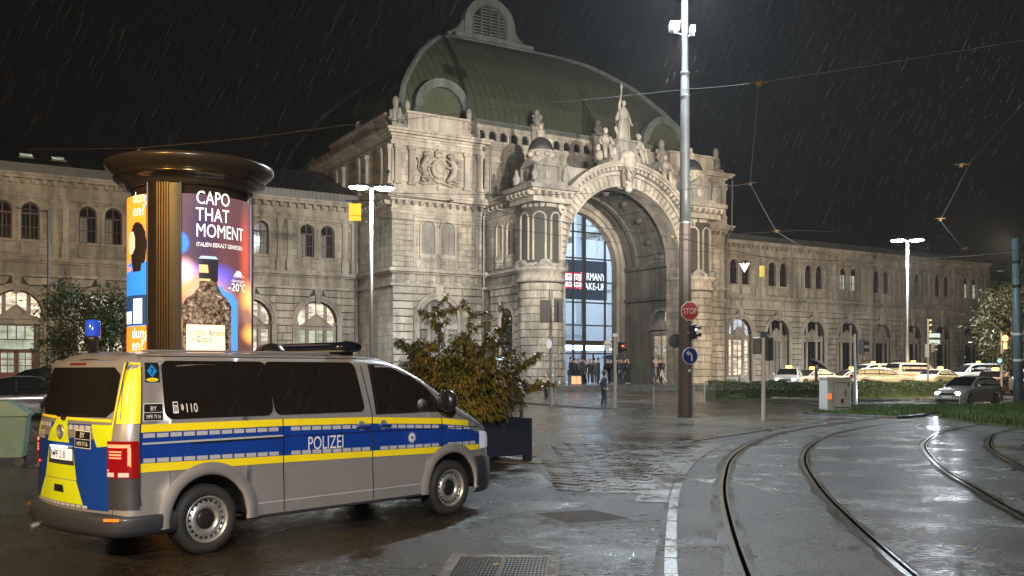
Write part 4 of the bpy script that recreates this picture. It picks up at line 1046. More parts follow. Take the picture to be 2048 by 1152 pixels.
    for s, q in ((-1.15, -1.15), (1.15, -1.15), (-1.15, 1.15)):
        m = hb(ut + s, vt - q); m.smooth = True; m.lathe([(.26, 13.95), (.2, 14.1), (.28, 14.3), (.2, 14.55), (.12, 14.65), (.16, 14.8), (.01, 15.0)], 10); HB('pinnacle', m, M['darkstone'])
turret(30.45, 11.0, 1); turret(43.2, 11.0, 2)
# ---- statuary on the crown of the arch
m = hb(UC, VP - .1); m.box(-1.5, 1.5, -.5, .9, 15.75, 16.35); m.box(-.85, .85, -.45, .7, 16.35, 17.0); m.box(-.7, .7, -.4, .6, 17.0, 17.4); m.box(-.8, .8, -.5, .7, 17.32, 17.45); HB('pedestal', m, M['darkstone'])
m = hb(UC + .05, VP - .1); m.smooth = True
m.lathe([(.46, 17.42), (.48, 17.8), (.42, 18.3), (.36, 18.7), (.30, 18.95), (.34, 19.15), (.36, 19.4), (.30, 19.6), (.14, 19.72), (.10, 19.85)], 14, sx=1, sy=.72)
for k in range(9):
    a = 2 * PI * k / 9; m.path([(.44 * math.cos(a), .32 * math.sin(a), 17.45), (.40 * math.cos(a + .1), .3 * math.sin(a + .1), 18.2), (.28 * math.cos(a + .3), .22 * math.sin(a + .3), 18.95)], [.09, .07, .04], 6)
m.ball((0.02, -.02, 20.0), .15, .17, .20, 12, 8); m.ball((0.02, .04, 20.08), .17, .17, .14, 10, 6); m.ball((.02, -.19, 19.98), .035, .05, .04, 6, 4)
m.path([(-.3, 0, 19.5), (-.38, -.05, 19.85), (-.30, -.08, 20.3), (-.26, -.1, 20.75)], [.12, .10, .075, .06], 8)
m.lathe([(.05, 20.6), (.06, 20.9), (.10, 21.0), (.09, 21.15), (.01, 21.35)], 8, c=(-.25, -.1, 0))
m.path([(.32, 0, 19.45), (.46, -.05, 19.0), (.56, -.15, 18.62), (.62, -.22, 18.5)], [.12, .10, .07, .06], 8)
m.path([(-.36, .05, 19.4), (-.55, .1, 18.9), (-.52, .1, 18.3), (-.40, .1, 17.8)], [.12, .16, .14, .08], 8)
m.path([(.36, .1, 19.4), (.50, .12, 18.8), (.52, .1, 18.0)], [.10, .14, .06], 8)
HB('statue', m, M['white'] if False else M['trim'], label='tall robed figure raising a torch on the crown of the arch')
def seated(u, v, z, s=1, face=0, sc_=1.0):
    m = hb(u, v, z); m.smooth = True; m.T = m.T @ Matrix.Rotation(face, 4, 'Z') @ Matrix.Scale(sc_, 4)
    m.path([(0, .1, .1), (0, .15, .55), (0, .05, 1.0), (0, 0, 1.28)], [.38, .34, .30, .16], 10)
    m.ball((0, -.03, 1.5), .15, .17, .2, 10, 7); m.ball((0, .03, 1.6), .17, .17, .14, 10, 6)
    for q in (-1, 1):
        m.path([(q * .16, 0, .45), (q * .2, -.42, .48), (q * .2, -.5, 0), (q * .22, -.6, -.35)], [.2, .18, .13, .09], 8)
        m.path([(q * .28, 0, 1.12), (q * .46, -.08, .75), (q * .4, -.38, .6)], [.12, .10, .07], 8)
    m.path([(-.3, .1, .9), (-.45, .2, .4), (-.4, .1, -.2)], [.15, .2, .15], 8)
    m.ball((s * .5, 0, .1), .34, .3, .45, 10, 6); m.ball((-s * .45, -.1, -.1), .3, .3, .35, 10, 6)
    return HB('seated_figure', m, M['trim'], label='carved seated figure')
seated(35.35, 11.4, 16.35, 1, R(-15), 1.05); seated(38.15, 11.4, 16.3, -1, R(15), 1.05)
for u, z, s in ((40.9, 15.2, -1),):
    seated(u, 10.9, z, s, R(s * 20), 1.1)
m = hb(0, VP); m.T = hb(40.3, 10.6).T
m.box(-1.5, 1.5, -.5, .8, 14.2, 15.3); HB('pedestal', m, M['darkstone'])
m = hb(33.3, 10.6); m.box(-1.4, 1.4, -.5, .8, 14.2, 15.3); HB('pedestal', m, M['darkstone'])
# big keystone head and beard
m = hb(UC + .45 * 0, VP + .35); m.smooth = True
m.prism([(-.42, 14.2), (.42, 14.2), (.62, 16.2), (-.62, 16.2)], -.1, .5)
m.ball((0, -.25, 15.9), .48, .42, .62, 14, 9); m.ball((0, -.1, 16.3), .62, .5, .42, 12, 7); m.ball((0, -.62, 15.85), .09, .13, .2, 8, 6)
for s in (-1, 1): m.ball((s * .18, -.58, 16.02), .09, .06, .06, 8, 5); m.path([(s * .2, -.4, 15.5), (s * .26, -.45, 15.1), (s * .12, -.35, 14.6)], [.17, .16, .06], 8); m.ball((s * .52, -.1, 15.9), .16, .2, .35, 8, 6)
m.path([(0, -.5, 15.45), (0, -.55, 15.0), (0, -.4, 14.5)], [.2, .18, .06], 8)
m.path([(-.3, -.15, 14.6), (0, -.3, 14.35), (.3, -.15, 14.6)], [.12, .2, .12], 8); m.ball((0, -.2, 14.1), .3, .25, .3, 10, 6)
HB('keystone_head', m, M['trim'], label='bearded stone head on the keystone')
# platform before the doors
plat = MB(); plat.T = hb(UC, 0).T; plat.box(-8.4, 9.8, -15.0, -4.7, .2, .93)
for k in range(3): plat.box(-8.4 - .0 * k, 9.8, -15.0 - .35 * (k + 1), -15.0 - .35 * k, .2, .93 - .14 * (k + 1)) if False else None
M['paving'] = plain('wet_granite_paving', (.10, .10, .10), .28, 0, .25, bump=.2, nscale=2)
plat.build('platform', M['paving'], hall)
# ============================================================ GROUND
def wet(name, dark, lite, r0, r1, puddle=.5, bumps=(.5, 26, .012), pscale=.45, tint=None):
    """wet asphalt / stone: puddled patches are smooth, the rest rough and grainy"""
    t = NT(name); p = t.pos()
    big = t.noise(t.scaled(p, (1, 1.0, 1)), pscale, 6, .62); fine = t.noise(p, 42, 3, .75); mid = t.noise(p, 5, 5, .65)
    pm = t.ramp(big, [(puddle - .13, 0.0), (puddle + .13, 1.0)])
    c = t.mix(mid, dark, lite); gr = t.ramp(t.noise(p, 36, 2, .6), [(.50, 0.0), (.62, 1.0)]); c = t.mix(gr, c, tuple(min(.3, x * 4.2) for x in lite)); c = t.mix(t.ramp(t.noise(p, 60, 2, .6), [(.35, .8), (.48, 0.0)]), c, tuple(x * .25 for x in dark))  # pale and dark speckle in the colour stands in for wet glints
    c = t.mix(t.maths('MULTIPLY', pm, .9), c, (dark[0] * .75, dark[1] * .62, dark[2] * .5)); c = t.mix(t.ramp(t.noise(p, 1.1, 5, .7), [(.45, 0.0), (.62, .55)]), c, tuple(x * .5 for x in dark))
    t.link(c, t.b.inputs['Base Color'])
    st_ = t.noise(t.scaled(p, (1, 1.6, 1)), 9.5, 4, .7); c = t.mix(1.0, c, t.ramp(st_, [(.36, .45), (.5, 1.0), (.66, 1.75)]), 'MULTIPLY')  # streaky tone multiplied into the colour, also in place of glints
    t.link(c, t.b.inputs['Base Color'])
    r = t.mix(pm, (r1, r1, r1), (r0, r0, r0)); rr = t.maths('ADD', r, t.maths('MULTIPLY_ADD', st_, .50, -.25)); t.link(rr, t.b.inputs['Roughness'])
    h = t.maths('MULTIPLY', fine, t.maths('SUBTRACT', 1.0, t.maths('MULTIPLY', pm, .9)))
    h2 = t.maths('ADD', h, t.maths('ADD', t.maths('MULTIPLY', t.noise(p, 3.5, 4, .6), .5), t.maths('MULTIPLY', st_, .6)))
    b = t.node('ShaderNodeBump'); b.inputs['Strength'].default_value = bumps[0]; b.inputs['Distance'].default_value = bumps[2]
    t.link(h2, b.inputs['Height']); t.link(b.outputs[0], t.b.inputs['Normal'])
    t.b.inputs['Specular IOR Level'].default_value = .6
    return t.m
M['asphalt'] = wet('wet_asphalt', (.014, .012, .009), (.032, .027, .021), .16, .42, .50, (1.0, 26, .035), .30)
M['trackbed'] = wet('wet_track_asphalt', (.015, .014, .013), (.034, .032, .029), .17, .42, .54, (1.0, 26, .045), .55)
M['dirtstrip'] = wet('muddy_rail_joint', (.022, .016, .011), (.036, .028, .020), .30, .50, .45, (.5, 26, .01), .9)
M['dirtstrip'].node_tree.nodes['Principled BSDF'].inputs['Specular IOR Level'].default_value = .08
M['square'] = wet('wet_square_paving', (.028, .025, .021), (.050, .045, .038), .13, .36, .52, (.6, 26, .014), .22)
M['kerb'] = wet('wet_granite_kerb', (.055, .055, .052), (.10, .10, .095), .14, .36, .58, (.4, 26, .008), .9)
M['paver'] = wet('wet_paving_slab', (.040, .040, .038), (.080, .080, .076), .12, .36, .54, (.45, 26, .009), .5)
M['rail'] = plain('wet_rail_steel', (.20, .18, .16), .22, .9, .25, nscale=12)
M['iron'] = plain('cast_iron', (.05, .042, .035), .42, .7, .3, bump=.3, nscale=14)
M['leafmat'] = None
# terrain sheet: fine cells where the slope is, coarse far away
def grid(xs, ys, dz=0.0):
    vs = [(x, y, G(x, y) + dz) for y in ys for x in xs]; n = len(xs)
    fs = [(j * n + i, j * n + i + 1, (j + 1) * n + i + 1, (j + 1) * n + i) for j in range(len(ys) - 1) for i in range(n - 1)]
    return vs, fs
xs = [-700, -300, -150, -90] + [-60 + 3 * i for i in range(61)] + [150, 220, 400, 900]
ys = [-120, -40, -15, 0, 10, 20] + [24 + 2.5 * i for i in range(50)] + [180, 260, 500, 1200]
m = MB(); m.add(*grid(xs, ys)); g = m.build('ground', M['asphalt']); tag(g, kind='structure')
def sheet(name, poly, mat, dz, follow=False, thick=0.0, label=None, parent=None):
    if thick: m = MB(); m.slab([(p[0], p[1]) for p in poly], -.05, dz); o = m.build(name, mat, parent)
    else: m = MB(); m.add([(p[0], p[1], (G(p[0], p[1]) if follow else 0) + dz) for p in poly], [tuple(range(len(poly)))]); o = m.build(name, mat, parent)
    if parent is None: tag(o, kind='structure')
    return o
def smooth(pts, k=3):
    """Catmull-Rom through ground points"""
    out = []; P = [Vector((p[0], p[1])) for p in pts]
    for i in range(len(P) - 1):
        a, b, c, d = P[max(i - 1, 0)], P[i], P[i + 1], P[min(i + 2, len(P) - 1)]
        for j in range(k):
            t = j / k; out.append(.5 * ((2 * b) + (c - a) * t + (2 * a - 5 * b + 4 * c - d) * t * t + (3 * b - a - 3 * c + d) * t ** 3))
    out.append(P[-1]); return out
def offset(pts, o):
    r = []
    for i, p in enumerate(pts):
        t = (pts[min(i + 1, len(pts) - 1)] - pts[max(i - 1, 0)]).normalized(); r.append(p + Vector((t.y, -t.x)) * o)
    return r
def strip(pts, o0, o1, z, m=None, z1=None):
    m = m or MB(); A = offset(pts, o0); B_ = offset(pts, o1); n = len(pts)
    if z1 is None:
        m.add([(p.x, p.y, z + G(p.x, p.y)) for p in A] + [(p.x, p.y, z + G(p.x, p.y)) for p in B_], [(i, n + i, n + i + 1, i + 1) for i in range(n - 1)])
    else:
        vs = []
        for a, b in zip(A, B_): g_ = G(a.x, a.y); vs += [(a.x, a.y, z + g_), (b.x, b.y, z + g_), (b.x, b.y, z1 + g_), (a.x, a.y, z1 + g_)]
        m.add(vs, [(4 * i + k, 4 * i + (k + 1) % 4, 4 * i + 4 + (k + 1) % 4, 4 * i + 4 + k) for i in range(n - 1) for k in range(4)] + [(0, 1, 2, 3)])
    return m
R1 = [(1.55, 5.0), (1.80, 6.8), (2.05, 8.52), (2.48, 10.99), (3.00, 13.7), (3.52, 16.02), (4.35, 19.28), (5.40, 22.49), (6.86, 26.0), (7.95, 28.18), (9.8, 31.14), (11.8, 33.9), (14.3, 36.99), (17.5, 40.2), (23, 44.2), (30, 48), (42, 53), (60, 60)]
R1s = smooth(R1, 5)
R2s = offset(R1s, 1.435)
R3 = [(5.0, 5.0), (5.3, 7.5), (5.95, 10.5), (6.63, 13.13), (7.15, 15.0), (7.76, 17.18), (8.74, 20.1), (9.86, 23.03), (10.9, 25.18), (12.3, 27.76), (14.2, 30.44), (17, 33.6), (20.5, 36.8), (26, 40.8), (34, 45), (48, 51), (66, 58)]
R3s = smooth(R3, 5); R4s = offset(R3s, 1.435)
# paved bed of the tramway
bed = smooth([(p[0], p[1]) for p in R1], 3); 
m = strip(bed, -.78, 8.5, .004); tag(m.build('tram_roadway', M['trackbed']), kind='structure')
def rail(pts, label):
    t = thing('tram_rail', label, 'tram rail', (pts[8].x, pts[8].y, 0), 0, 'grooved tram rails curving across the roadway')
    t0 = Matrix.Translation((-pts[8].x, -pts[8].y, 0))
    m = MB(); m.T = t0; strip(pts, -.045, .015, .0, m, .016); m.build('rail_head', M['rail'], t)
    m = MB(); m.T = t0; strip(pts, .015, .060, .006, m, .0075); m.build('groove', M['black'], t)
    m = MB(); m.T = t0; strip(pts, .060, .085, .0, m, .013); m.build('guard_lip', M['rail'], t)
    return t
for pts, k in ((R1s, 0), (R2s, 1), (R3s, 2), (R4s, 3)):
    m = MB(); n = len(pts); rnd = random.Random(k)
    wl = [(.13 if k == 0 else .10) + rnd.uniform(-.03, .05) for _ in pts]; wr = [(.15 if k == 0 else .11) + rnd.uniform(-.03, .05) for _ in pts]
    nn = [offset(pts, -w)[i] for i, w in enumerate(wl)]; mm = [offset(pts, w)[i] for i, w in enumerate(wr)]
    m.add([(p.x, p.y, .0075 + G(p.x, p.y)) for p in nn] + [(p.x, p.y, .0075 + G(p.x, p.y)) for p in mm], [(i, n + i, n + i + 1, i + 1) for i in range(n - 1)])
    tag(m.build('rail_bedding', M['dirtstrip']), kind='structure')
rail(R1s, 'first tram rail from the left, nearest to the police van and kerb')
rail(R2s, 'second tram rail from the left, ending at the bottom edge')
rail(R3s, 'third tram rail from the left, passing the lower right corner')
rail(R4s, 'rightmost tram rail, just inside the right edge')
# flat granite edging left of the first rail: every slab by itself
ED = smooth([(1.05, 5.0), (1.2, 6.8), (1.40, 8.45), (1.85, 11.12), (2.18, 12.95), (2.54, 14.77), (3.18, 17.5), (4.05, 20.53), (5.25, 23.9)], 7)
kt = thing('kerb_edging', 'flat pale granite edging curving beside the first tram rail', 'kerb', (2.0, 12, 0))
for a, b in zip(ED[::2], ED[2::2]):
    d = (b - a).normalized(); nrm = Vector((d.y, -d.x)); a2 = a + d * .008; b2 = b - d * .008
    m = MB(); q = [a2 - nrm * .058, b2 - nrm * .058, b2 + nrm * .058, a2 + nrm * .058]; m.slab([(p.x - 2, p.y - 12) for p in q], -.05, .022 + random.uniform(-.003, .003)); m.build('slab', M['kerb'], kt)
# pavers between the square and the track
pav = thing('paved_strip', 'strip of wet rectangular pavers beyond the planter, between square and tram track', 'paving', (2.5, 19, 0))
pm_ = []
for k in range(4):
    q = MB(); q.cbox(-.238, .238, -.132, .132, -.04, .016 + .003 * k, .014); pm_.append(q.mesh('paver', M['paver']))
def edx(y):  # x of the edging at depth y
    return lerp([(p.y, p.x) for p in ED], y)
dirv = Vector((.62, .78)); sidev = Vector((.78, -.62))
bp = [(.8, 14.2), (2.0, 14.2), (3.0, 17.5), (4.0, 21.5), (4.9, 24.4), (1.2, 24.4), (.5, 20), (.5, 17)]; m = MB(); m.add([(x - 2.5, y - 19, .008) for x, y in bp], [tuple(range(8))]); m.build('bed', M['iron'], pav)
cnt = 0; cells = []
for i in range(-40, 60):
    for j in range(-60, 60):
        p = Vector((3.2, 19.0)) + dirv * (i * .31) + sidev * ((j + .5 * (i % 2)) * .51)
        if p.y < 14.4 or p.y > 24.3: continue
        if p.x > edx(p.y) - .55 or p.x < lerp([(14.4, .9), (17, .6), (19.9, .9), (24.3, 1.3)], p.y): continue
        cells.append(p)
cells.sort(key=lambda p: p.length)
for p in cells[:300]:
    o = inst(random.choice(pm_), 'paver', pav, (p.x - 2.5, p.y - 19, random.uniform(-.004, .004)), math.atan2(sidev.y, sidev.x)); o.rotation_euler[0] = random.uniform(-.005, .005); o.rotation_euler[1] = random.uniform(-.004, .004)
m = MB()
for p in cells[300:]:
    m.T = Matrix.Translation((p.x - 2.5, p.y - 19, 0)) @ Matrix.Rotation(math.atan2(sidev.y, sidev.x), 4, 'Z'); m.box(-.245, .245, -.145, .145, -.04, .014 + random.uniform(-.003, .003))
if cells[300:]: tag(m.build('paver_field', M['paver'], pav), kind='stuff')
# smooth flags between pavers and edging
fl = [Vector((edx(y) - .42, y)) for y in (13.2, 14.3, 15.5, 17, 18.5, 20, 22, 24)]
m = strip(fl, -.12, .32, .010); m.build('flagstone_margin', M['kerb'], pav, loc=(-2.5, -19, 0))
# square before the station, with a low kerb
sq = [(-45, 27.5), (-6, 22.0), (.33, 17.9), (1.6, 20.0), (3.2, 23.8), (6.3, 27.3), (9.2, 31.5), (9.9, 34.2)]
sqf = sq + [(8.5, 40), (7.0, 48), (6.8, 60), (-70, 20)]
xs2 = [-60 + 3 * i for i in range(26)]
m = MB()
P = [(-40, 27.0), (-12, 23.5), (-3, 21.5), (.6, 19.7), (2.6, 22.6), (6.0, 26.9), (9.2, 31.5), (10.2, 35), (10.6, 42), (11.5, 52), (16, 66)]
rows = []
for (x, y) in P:
    rows.append([(x, y)] + [(x - .52 * t * 1.0 * (1 if x < 0 else .6) + t * .0, y + t) for t in (3, 6, 9, 12, 16, 20, 26, 34)])
# simple follow-the-ground sheet: triangle-free grid clipped by the kerb line
gx = [-45 + 2.0 * i for i in range(31)]; gy = [21 + 1.5 * i for i in range(34)]
def kerb_y(x): return lerp([(-60, 33), (-40, 29), (-12, 24.5), (-3, 21.5), (.6, 19.7), (2.6, 22.6), (6.0, 26.9), (9.2, 31.5), (12, 37), (16, 44)], x)
vs = []; fs = []
for i, x in enumerate(gx):
    k = kerb_y(x)
    for j in range(24):
        y = k + (62 - k) * (j / 23) ** 1.3; vs.append((x, y, G(x, y) + .006))
for i in range(len(gx) - 1):
    for j in range(23): a = i * 24 + j; fs.append((a, a + 24, a + 25, a + 1))
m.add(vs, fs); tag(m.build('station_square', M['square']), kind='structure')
kl = smooth([(-40, 29), (-12, 24.5), (-3, 21.6), (.6, 18.6), (2.9, 22.0), (6.2, 27.0), (9.4, 31.8), (12, 36.5)], 4)
kb = strip(kl[8:], -.06, .06, .0, None, .03); o = kb.build('kerb', M['kerb']); tag(o, 'low flush kerb line crossing the wet square', 'kerb')
# kerb in front of the standing man
k2 = smooth([tuple(gp(960, 815)[:2]), tuple(gp(1100, 820)[:2]), tuple(gp(1230, 823)[:2]), tuple(gp(1300, 822)[:2])], 3)
o = strip(k2, -.08, .08, .0, None, .05).build('kerb', M['kerb']); tag(o, 'raised kerb stone line under the man in the hood', 'kerb')
# gratings in the foreground
def grate(name, label, c, rz, L, Wd, nx, ny, frame=.16):
    t = thing(name, label, 'grating', (c[0], c[1], 0), rz)
    m = MB(); m.box(-L / 2 - frame, L / 2 + frame, -Wd / 2 - frame, -Wd / 2, -.05, .018); m.box(-L / 2 - frame, L / 2 + frame, Wd / 2, Wd / 2 + frame, -.05, .018); m.box(-L / 2 - frame, -L / 2, -Wd / 2, Wd / 2, -.05, .018); m.box(L / 2, L / 2 + frame, -Wd / 2, Wd / 2, -.05, .018); m.build('frame', M['kerb'], t)
    m = MB(); m.box(-L / 2, L / 2, -Wd / 2, Wd / 2, -.05, .004); m.build('pit', M['black'], t)
    return t
t = grate('drain_grating', 'rectangular iron grating with thin bars at the bottom edge', (-.10, 8.72), R(-4), .86, 1.05, 0, 0, .10)
for i in range(26):
    m = MB(); m.box(-.43 + i * .0335, -.43 + i * .0335 + .014, -.52, .52, .002, .016); m.build('bar', M['iron'], t)
for k in range(11):
    m = MB(); m.box(-.43, .43, -.5 + k * .1, -.5 + k * .1 + .008, .0, .013); m.build('cross_bar', M['iron'], t)
m = MB(); m.box(-.022, .022, -.52, .52, .0, .018); m.build('bar', M['iron'], t)
# chequered cover plate set in a long concrete surround
cv = thing('cover_plate', 'large chequered steel cover plate in a wet concrete surround', 'manhole cover', (.95, 11.95, 0))
c_ = Vector((.95, 11.95)); q4 = [gp(1011, 1025.6), gp(1126, 1052), gp(1376, 1038), gp(1180, 1014.5)]
m = MB(); m.slab([(p.x - c_.x, p.y - c_.y) for p in q4], -.05, .006); m.build('surround', M['trackbed'], cv)
q4b = [gp(1067, 1028.7), gp(1132, 1049), gp(1267, 1039.7), gp(1186, 1021)]
m = MB(); m.slab([(p.x - c_.x, p.y - c_.y) for p in q4b], -.05, .010); m.build('plate', M['iron'], cv)
m = MB(); A, B2, C2, D2 = [Vector((p.x - c_.x, p.y - c_.y)) for p in q4b]
for i in range(1, 24):
    for j in range(1, 20):
        s_, t_ = i / 24, j / 20; p = A * (1 - s_) * (1 - t_) + B2 * s_ * (1 - t_) + C2 * s_ * t_ + D2 * (1 - s_) * t_
        a = R(45 if (i + j) % 2 else -45); dx, dy = .016 * math.cos(a), .016 * math.sin(a); nx, ny = -dy * .35, dx * .35
        m.slab([(p.x - dx - nx, p.y - dy - ny), (p.x + dx - nx, p.y + dy - ny), (p.x + dx + nx, p.y + dy + ny), (p.x - dx + nx, p.y - dy + ny)], .008, .017)
tag(m.build('raised_lug', M['rail'], cv), kind='stuff')
# right side: taxi road kerbs, grass, hedge
def poly_px(pts, z=0): return [tuple(gp(x, y, z)) for x, y in pts]
M['grassbase'] = plain('dark_soil', (.035, .045, .015), .8, 0, .3, bump=.4, nscale=6)
g1 = poly_px([(1625, 829), (1700, 831), (1790, 834), (1900, 826), (1985, 819), (1960, 814), (1880, 813), (1760, 814), (1665, 819)])
g2 = poly_px([(1876, 836), (1960, 850), (2080, 861), (2200, 860), (2200, 812), (2060, 811), (1985, 816), (1915, 822)])
m = MB(); m.slab([(p[0], p[1]) for p in g1], -.05, .07); tag(m.build('verge', M['grassbase']), kind='structure')
m = MB(); m.slab([(p[0], p[1]) for p in g2], -.05, .07); tag(m.build('verge', M['grassbase']), kind='structure')
M['grass'] = plain('grass_blades', (.058, .105, .020), .5, 0, .4, nscale=1.5)
def inside(p, poly):
    c = False; n = len(poly)
    for i in range(n):
        x1, y1 = poly[i][:2]; x2, y2 = poly[(i + 1) % n][:2]
        if (y1 > p[1]) != (y2 > p[1]) and p[0] < (x2 - x1) * (p[1] - y1) / (y2 - y1) + x1: c = not c
    return c
def grass(poly, n, h, seed):
    rnd = random.Random(seed); m = MB(); x0 = min(p[0] for p in poly); x1 = min(34, max(p[0] for p in poly)); y0 = min(p[1] for p in poly); y1 = max(p[1] for p in poly)
    k = 0; vs = []; fs = []
    while k < n:
        x, y = rnd.uniform(x0, x1), rnd.uniform(y0, y1)
        if not inside((x, y), poly): continue
        k += 1; a = rnd.uniform(0, PI); hh = h * rnd.uniform(.4, 1.25) * (1 + .5 * math.sin(x * 1.7) * math.sin(y * 1.3)); w = .022; lx, ly = rnd.uniform(-.07, .07), rnd.uniform(-.07, .07)
        dx, dy = w * math.cos(a), w * math.sin(a); b = len(vs)
        vs += [(x - dx, y - dy, .05), (x + dx, y + dy, .05), (x + lx, y + ly, .06 + hh)]; fs.append((b, b + 1, b + 2))
    m.add(vs, fs); return m
tag(grass(g1, 26000, .14, 1).build('grass', M['grass']), 'wet green grass on the island beside the grey cabinet', 'grass', kind='stuff')
tag(grass(g2, 42000, .20, 2).build('grass', M['grass']), 'taller wet green grass at the right between the tracks', 'grass', kind='stuff')
for pts, lb in (([(1590, 826), (1640, 831), (1700, 834), (1790, 837.5), (1850, 832)], 'pale kerb round the grass island by the cabinet'), ([(1540, 806.5), (1700, 807.5), (1800, 806), (1900, 801)], 'pale kerb along the front of the long hedge')):
    o = strip(smooth([tuple(gp(x, y)[:2]) for x, y in pts], 3), -.12, .12, 0, None, .10).build('kerb', M['kerb']); tag(o, lb, 'kerb')
# puddled slab by the cabinet
o = sheet('pavement', poly_px([(1585, 829), (1640, 823.5), (1690, 829), (1750, 836), (1710, 838), (1600, 833)]), M['kerb'], .012)
# hedge
def leafcloud(m, n, fn, size, rnd, up=.3, narrow=.5):
    vs = []; fs = []
    for _ in range(n):
        p = Vector(fn(rnd)); d = Vector((rnd.uniform(-1, 1), rnd.uniform(-1, 1), rnd.uniform(-1, 1) + up))
        if d.length < .05: continue
        d.normalize(); s = size * rnd.uniform(.6, 1.4); w = d.cross(Vector((rnd.uniform(-1, 1), rnd.uniform(-1, 1), rnd.uniform(-1, 1))))
        if w.length < .05: continue
        w = w.normalized() * s * narrow; b = len(vs)
        vs += [p - d * s, p + w * .5, p + d * s, p - w * .5]; fs.append((b, b + 1, b + 2, b + 3))
    m.add(vs, fs)
def leafm(name, c, c2, rough=.45, tr=.15):
    t = NT(name); n = t.noise(t.pos('Object'), 2.2, 3); n2 = t.noise(t.pos('Object'), 23, 2)
    a = t.mix(t.ramp(n, [(.35, 0.0), (.65, 1.0)]), c, c2); a = t.mix(t.maths('MULTIPLY', n2, .6), a, tuple(x * .4 for x in c)); t.link(a, t.b.inputs['Base Color'])
    t.b.inputs['Roughness'].default_value = rough; t.b.inputs['Subsurface Weight'].default_value = 0.0
    return t.m
M['hedge'] = leafm('hedge_leaves', (.022, .050, .012), (.040, .060, .016))
HA, HB_ = Vector((10.95, 53.0)), Vector((30.5, 62.5))
def hedge_fn(rnd):
    t = rnd.random(); p = HA.lerp(HB_, t); n_ = Vector((-(HB_ - HA).y, (HB_ - HA).x)).normalized()
    w = rnd.uniform(-.55, .55); z = rnd.uniform(0, 1) ** .7
    if rnd.random() < .6:
        if rnd.random() < .5: w = -.55 + rnd.uniform(-.05, .08)
        else: z = 1 + rnd.uniform(-.06, .05)
    h = .86 + .06 * math.sin(t * 37) + .05 * math.sin(t * 91)
    q = p + n_ * w; return (q.x, q.y, G(q.x, q.y) + z * h)
m = MB(); leafcloud(m, 30000, hedge_fn, .065, random.Random(3)); 
hd = thing('hedge', 'long clipped green hedge in front of the taxi rank', 'hedge', (20, 57.5, 0))
m.T = None; o = m.build('foliage', M['hedge'], hd, loc=(-20, -57.5, 0)); tag(o, kind='stuff')
core = MB(); dv = (HB_ - HA).normalized(); nv = Vector((-dv.y, dv.x)); q = [HA - nv * .45, HB_ - nv * .45, HB_ + nv * .45, HA + nv * .45]; core.slab([(p.x - 20, p.y - 57.5) for p in q], 0, .76); core.build('twig_core', M['grassbase'], hd)
def wild(rnd):
    t = rnd.random(); p = HA.lerp(HB_, t) - nv * rnd.uniform(.6, 1.5); k = math.sin(t * 40) * math.sin(t * 17 + 1)
    return (p.x, p.y, rnd.uniform(0, .28 + .3 * max(0, k)))
m = MB(); leafcloud(m, 9000, wild, .07, random.Random(5), up=1.2, narrow=.25); tag(m.build('weeds', M['grass']), 'uncut weeds growing along the foot of the hedge', 'weeds', kind='stuff')
# ============================================================ POLICE VAN
VO = Vector((-3.695, 10.073, 0)); VROT = math.atan2(.7535, .6575)
van = thing('police_van', 'silver police van with blue and yellow stripes lettered POLIZEI', 'police van', VO, VROT)
def paint(name, c, rough=.28, metal=.0, coat=.6, drops=True):
    t = NT(name); b = t.b; b.inputs['Base Color'].default_value = (*c, 1); b.inputs['Metallic'].default_value = metal
    b.inputs['Coat Weight'].default_value = coat; b.inputs['Coat Roughness'].default_value = .08
    p = t.pos('Object'); n = t.noise(t.scaled(p, (1, 1, .6)), 9, 4, .6); d = t.noise(p, 2.0, 4)
    t.link(t.maths('MULTIPLY_ADD', n, .25, rough - .1), b.inputs['Roughness'])
    t.link(t.mix(t.ramp(d, [(.45, 0.0), (.8, .35)]), c, tuple(x * .6 for x in c)), b.inputs['Base Color'])
    if drops:
        v = t.node('ShaderNodeTexVoronoi'); v.inputs['Scale'].default_value = 85; t.link(p, v.inputs['Vector'])
        h = t.ramp(v.outputs['Distance'], [(.0, 1.0), (.28, 0.0)]); t.bump(h, .25, .002)
    return t.m
M['vsilver'] = paint('silver_paint', (.325, .325, .34), .36, .4)
M['vblue'] = paint('blue_foil', (.006, .045, .30), .30, 0)
M['vyellow'] = paint('yellow_foil', (.88, .72, .015), .40, 0, .3)
M['vlime'] = paint('lime_foil', (.55, .68, .01), .40, 0, .3)
M['vrefl'] = paint('silver_reflective_foil', (.52, .55, .60), .35, .2, .3)
M['vdark'] = paint('grey_bumper_plastic', (.028, .031, .042), .5, 0, .1)
M['vblack'] = paint('black_trim', (.012, .012, .013), .35, 0, .3)
def tinted():
    t = NT('tinted_wet_glass'); b = t.b; b.inputs['Base Color'].default_value = (.010, .009, .008, 1); b.inputs['Roughness'].default_value = .07; b.inputs['Specular IOR Level'].default_value = .7
    p = t.pos('Object'); v = t.node('ShaderNodeTexVoronoi'); v.inputs['Scale'].default_value = 60; t.link(p, v.inputs['Vector'])
    dr = t.ramp(v.outputs['Distance'], [(.0, 1.0), (.22, 0.0)]); v2 = t.noise(p, 30, 2)
    sp = t.maths('MULTIPLY', dr, t.ramp(v2, [(.48, 0.0), (.6, 1.0)])); t.link(t.mix(t.maths('MULTIPLY', sp, .16), (.010, .009, .008), (.5, .45, .38)), b.inputs['Base Color'])
    t.bump(sp, .5, .003); return t.m
M['vglass'] = tinted()
def clear():
    t = NT('clear_cab_glass'); b = t.b; b.inputs['Base Color'].default_value = (.85, .9, .88, 1); b.inputs['Transmission Weight'].default_value = 1; b.inputs['Roughness'].default_value = .03; b.inputs['IOR'].default_value = 1.12; return t.m
M['vclear'] = clear()
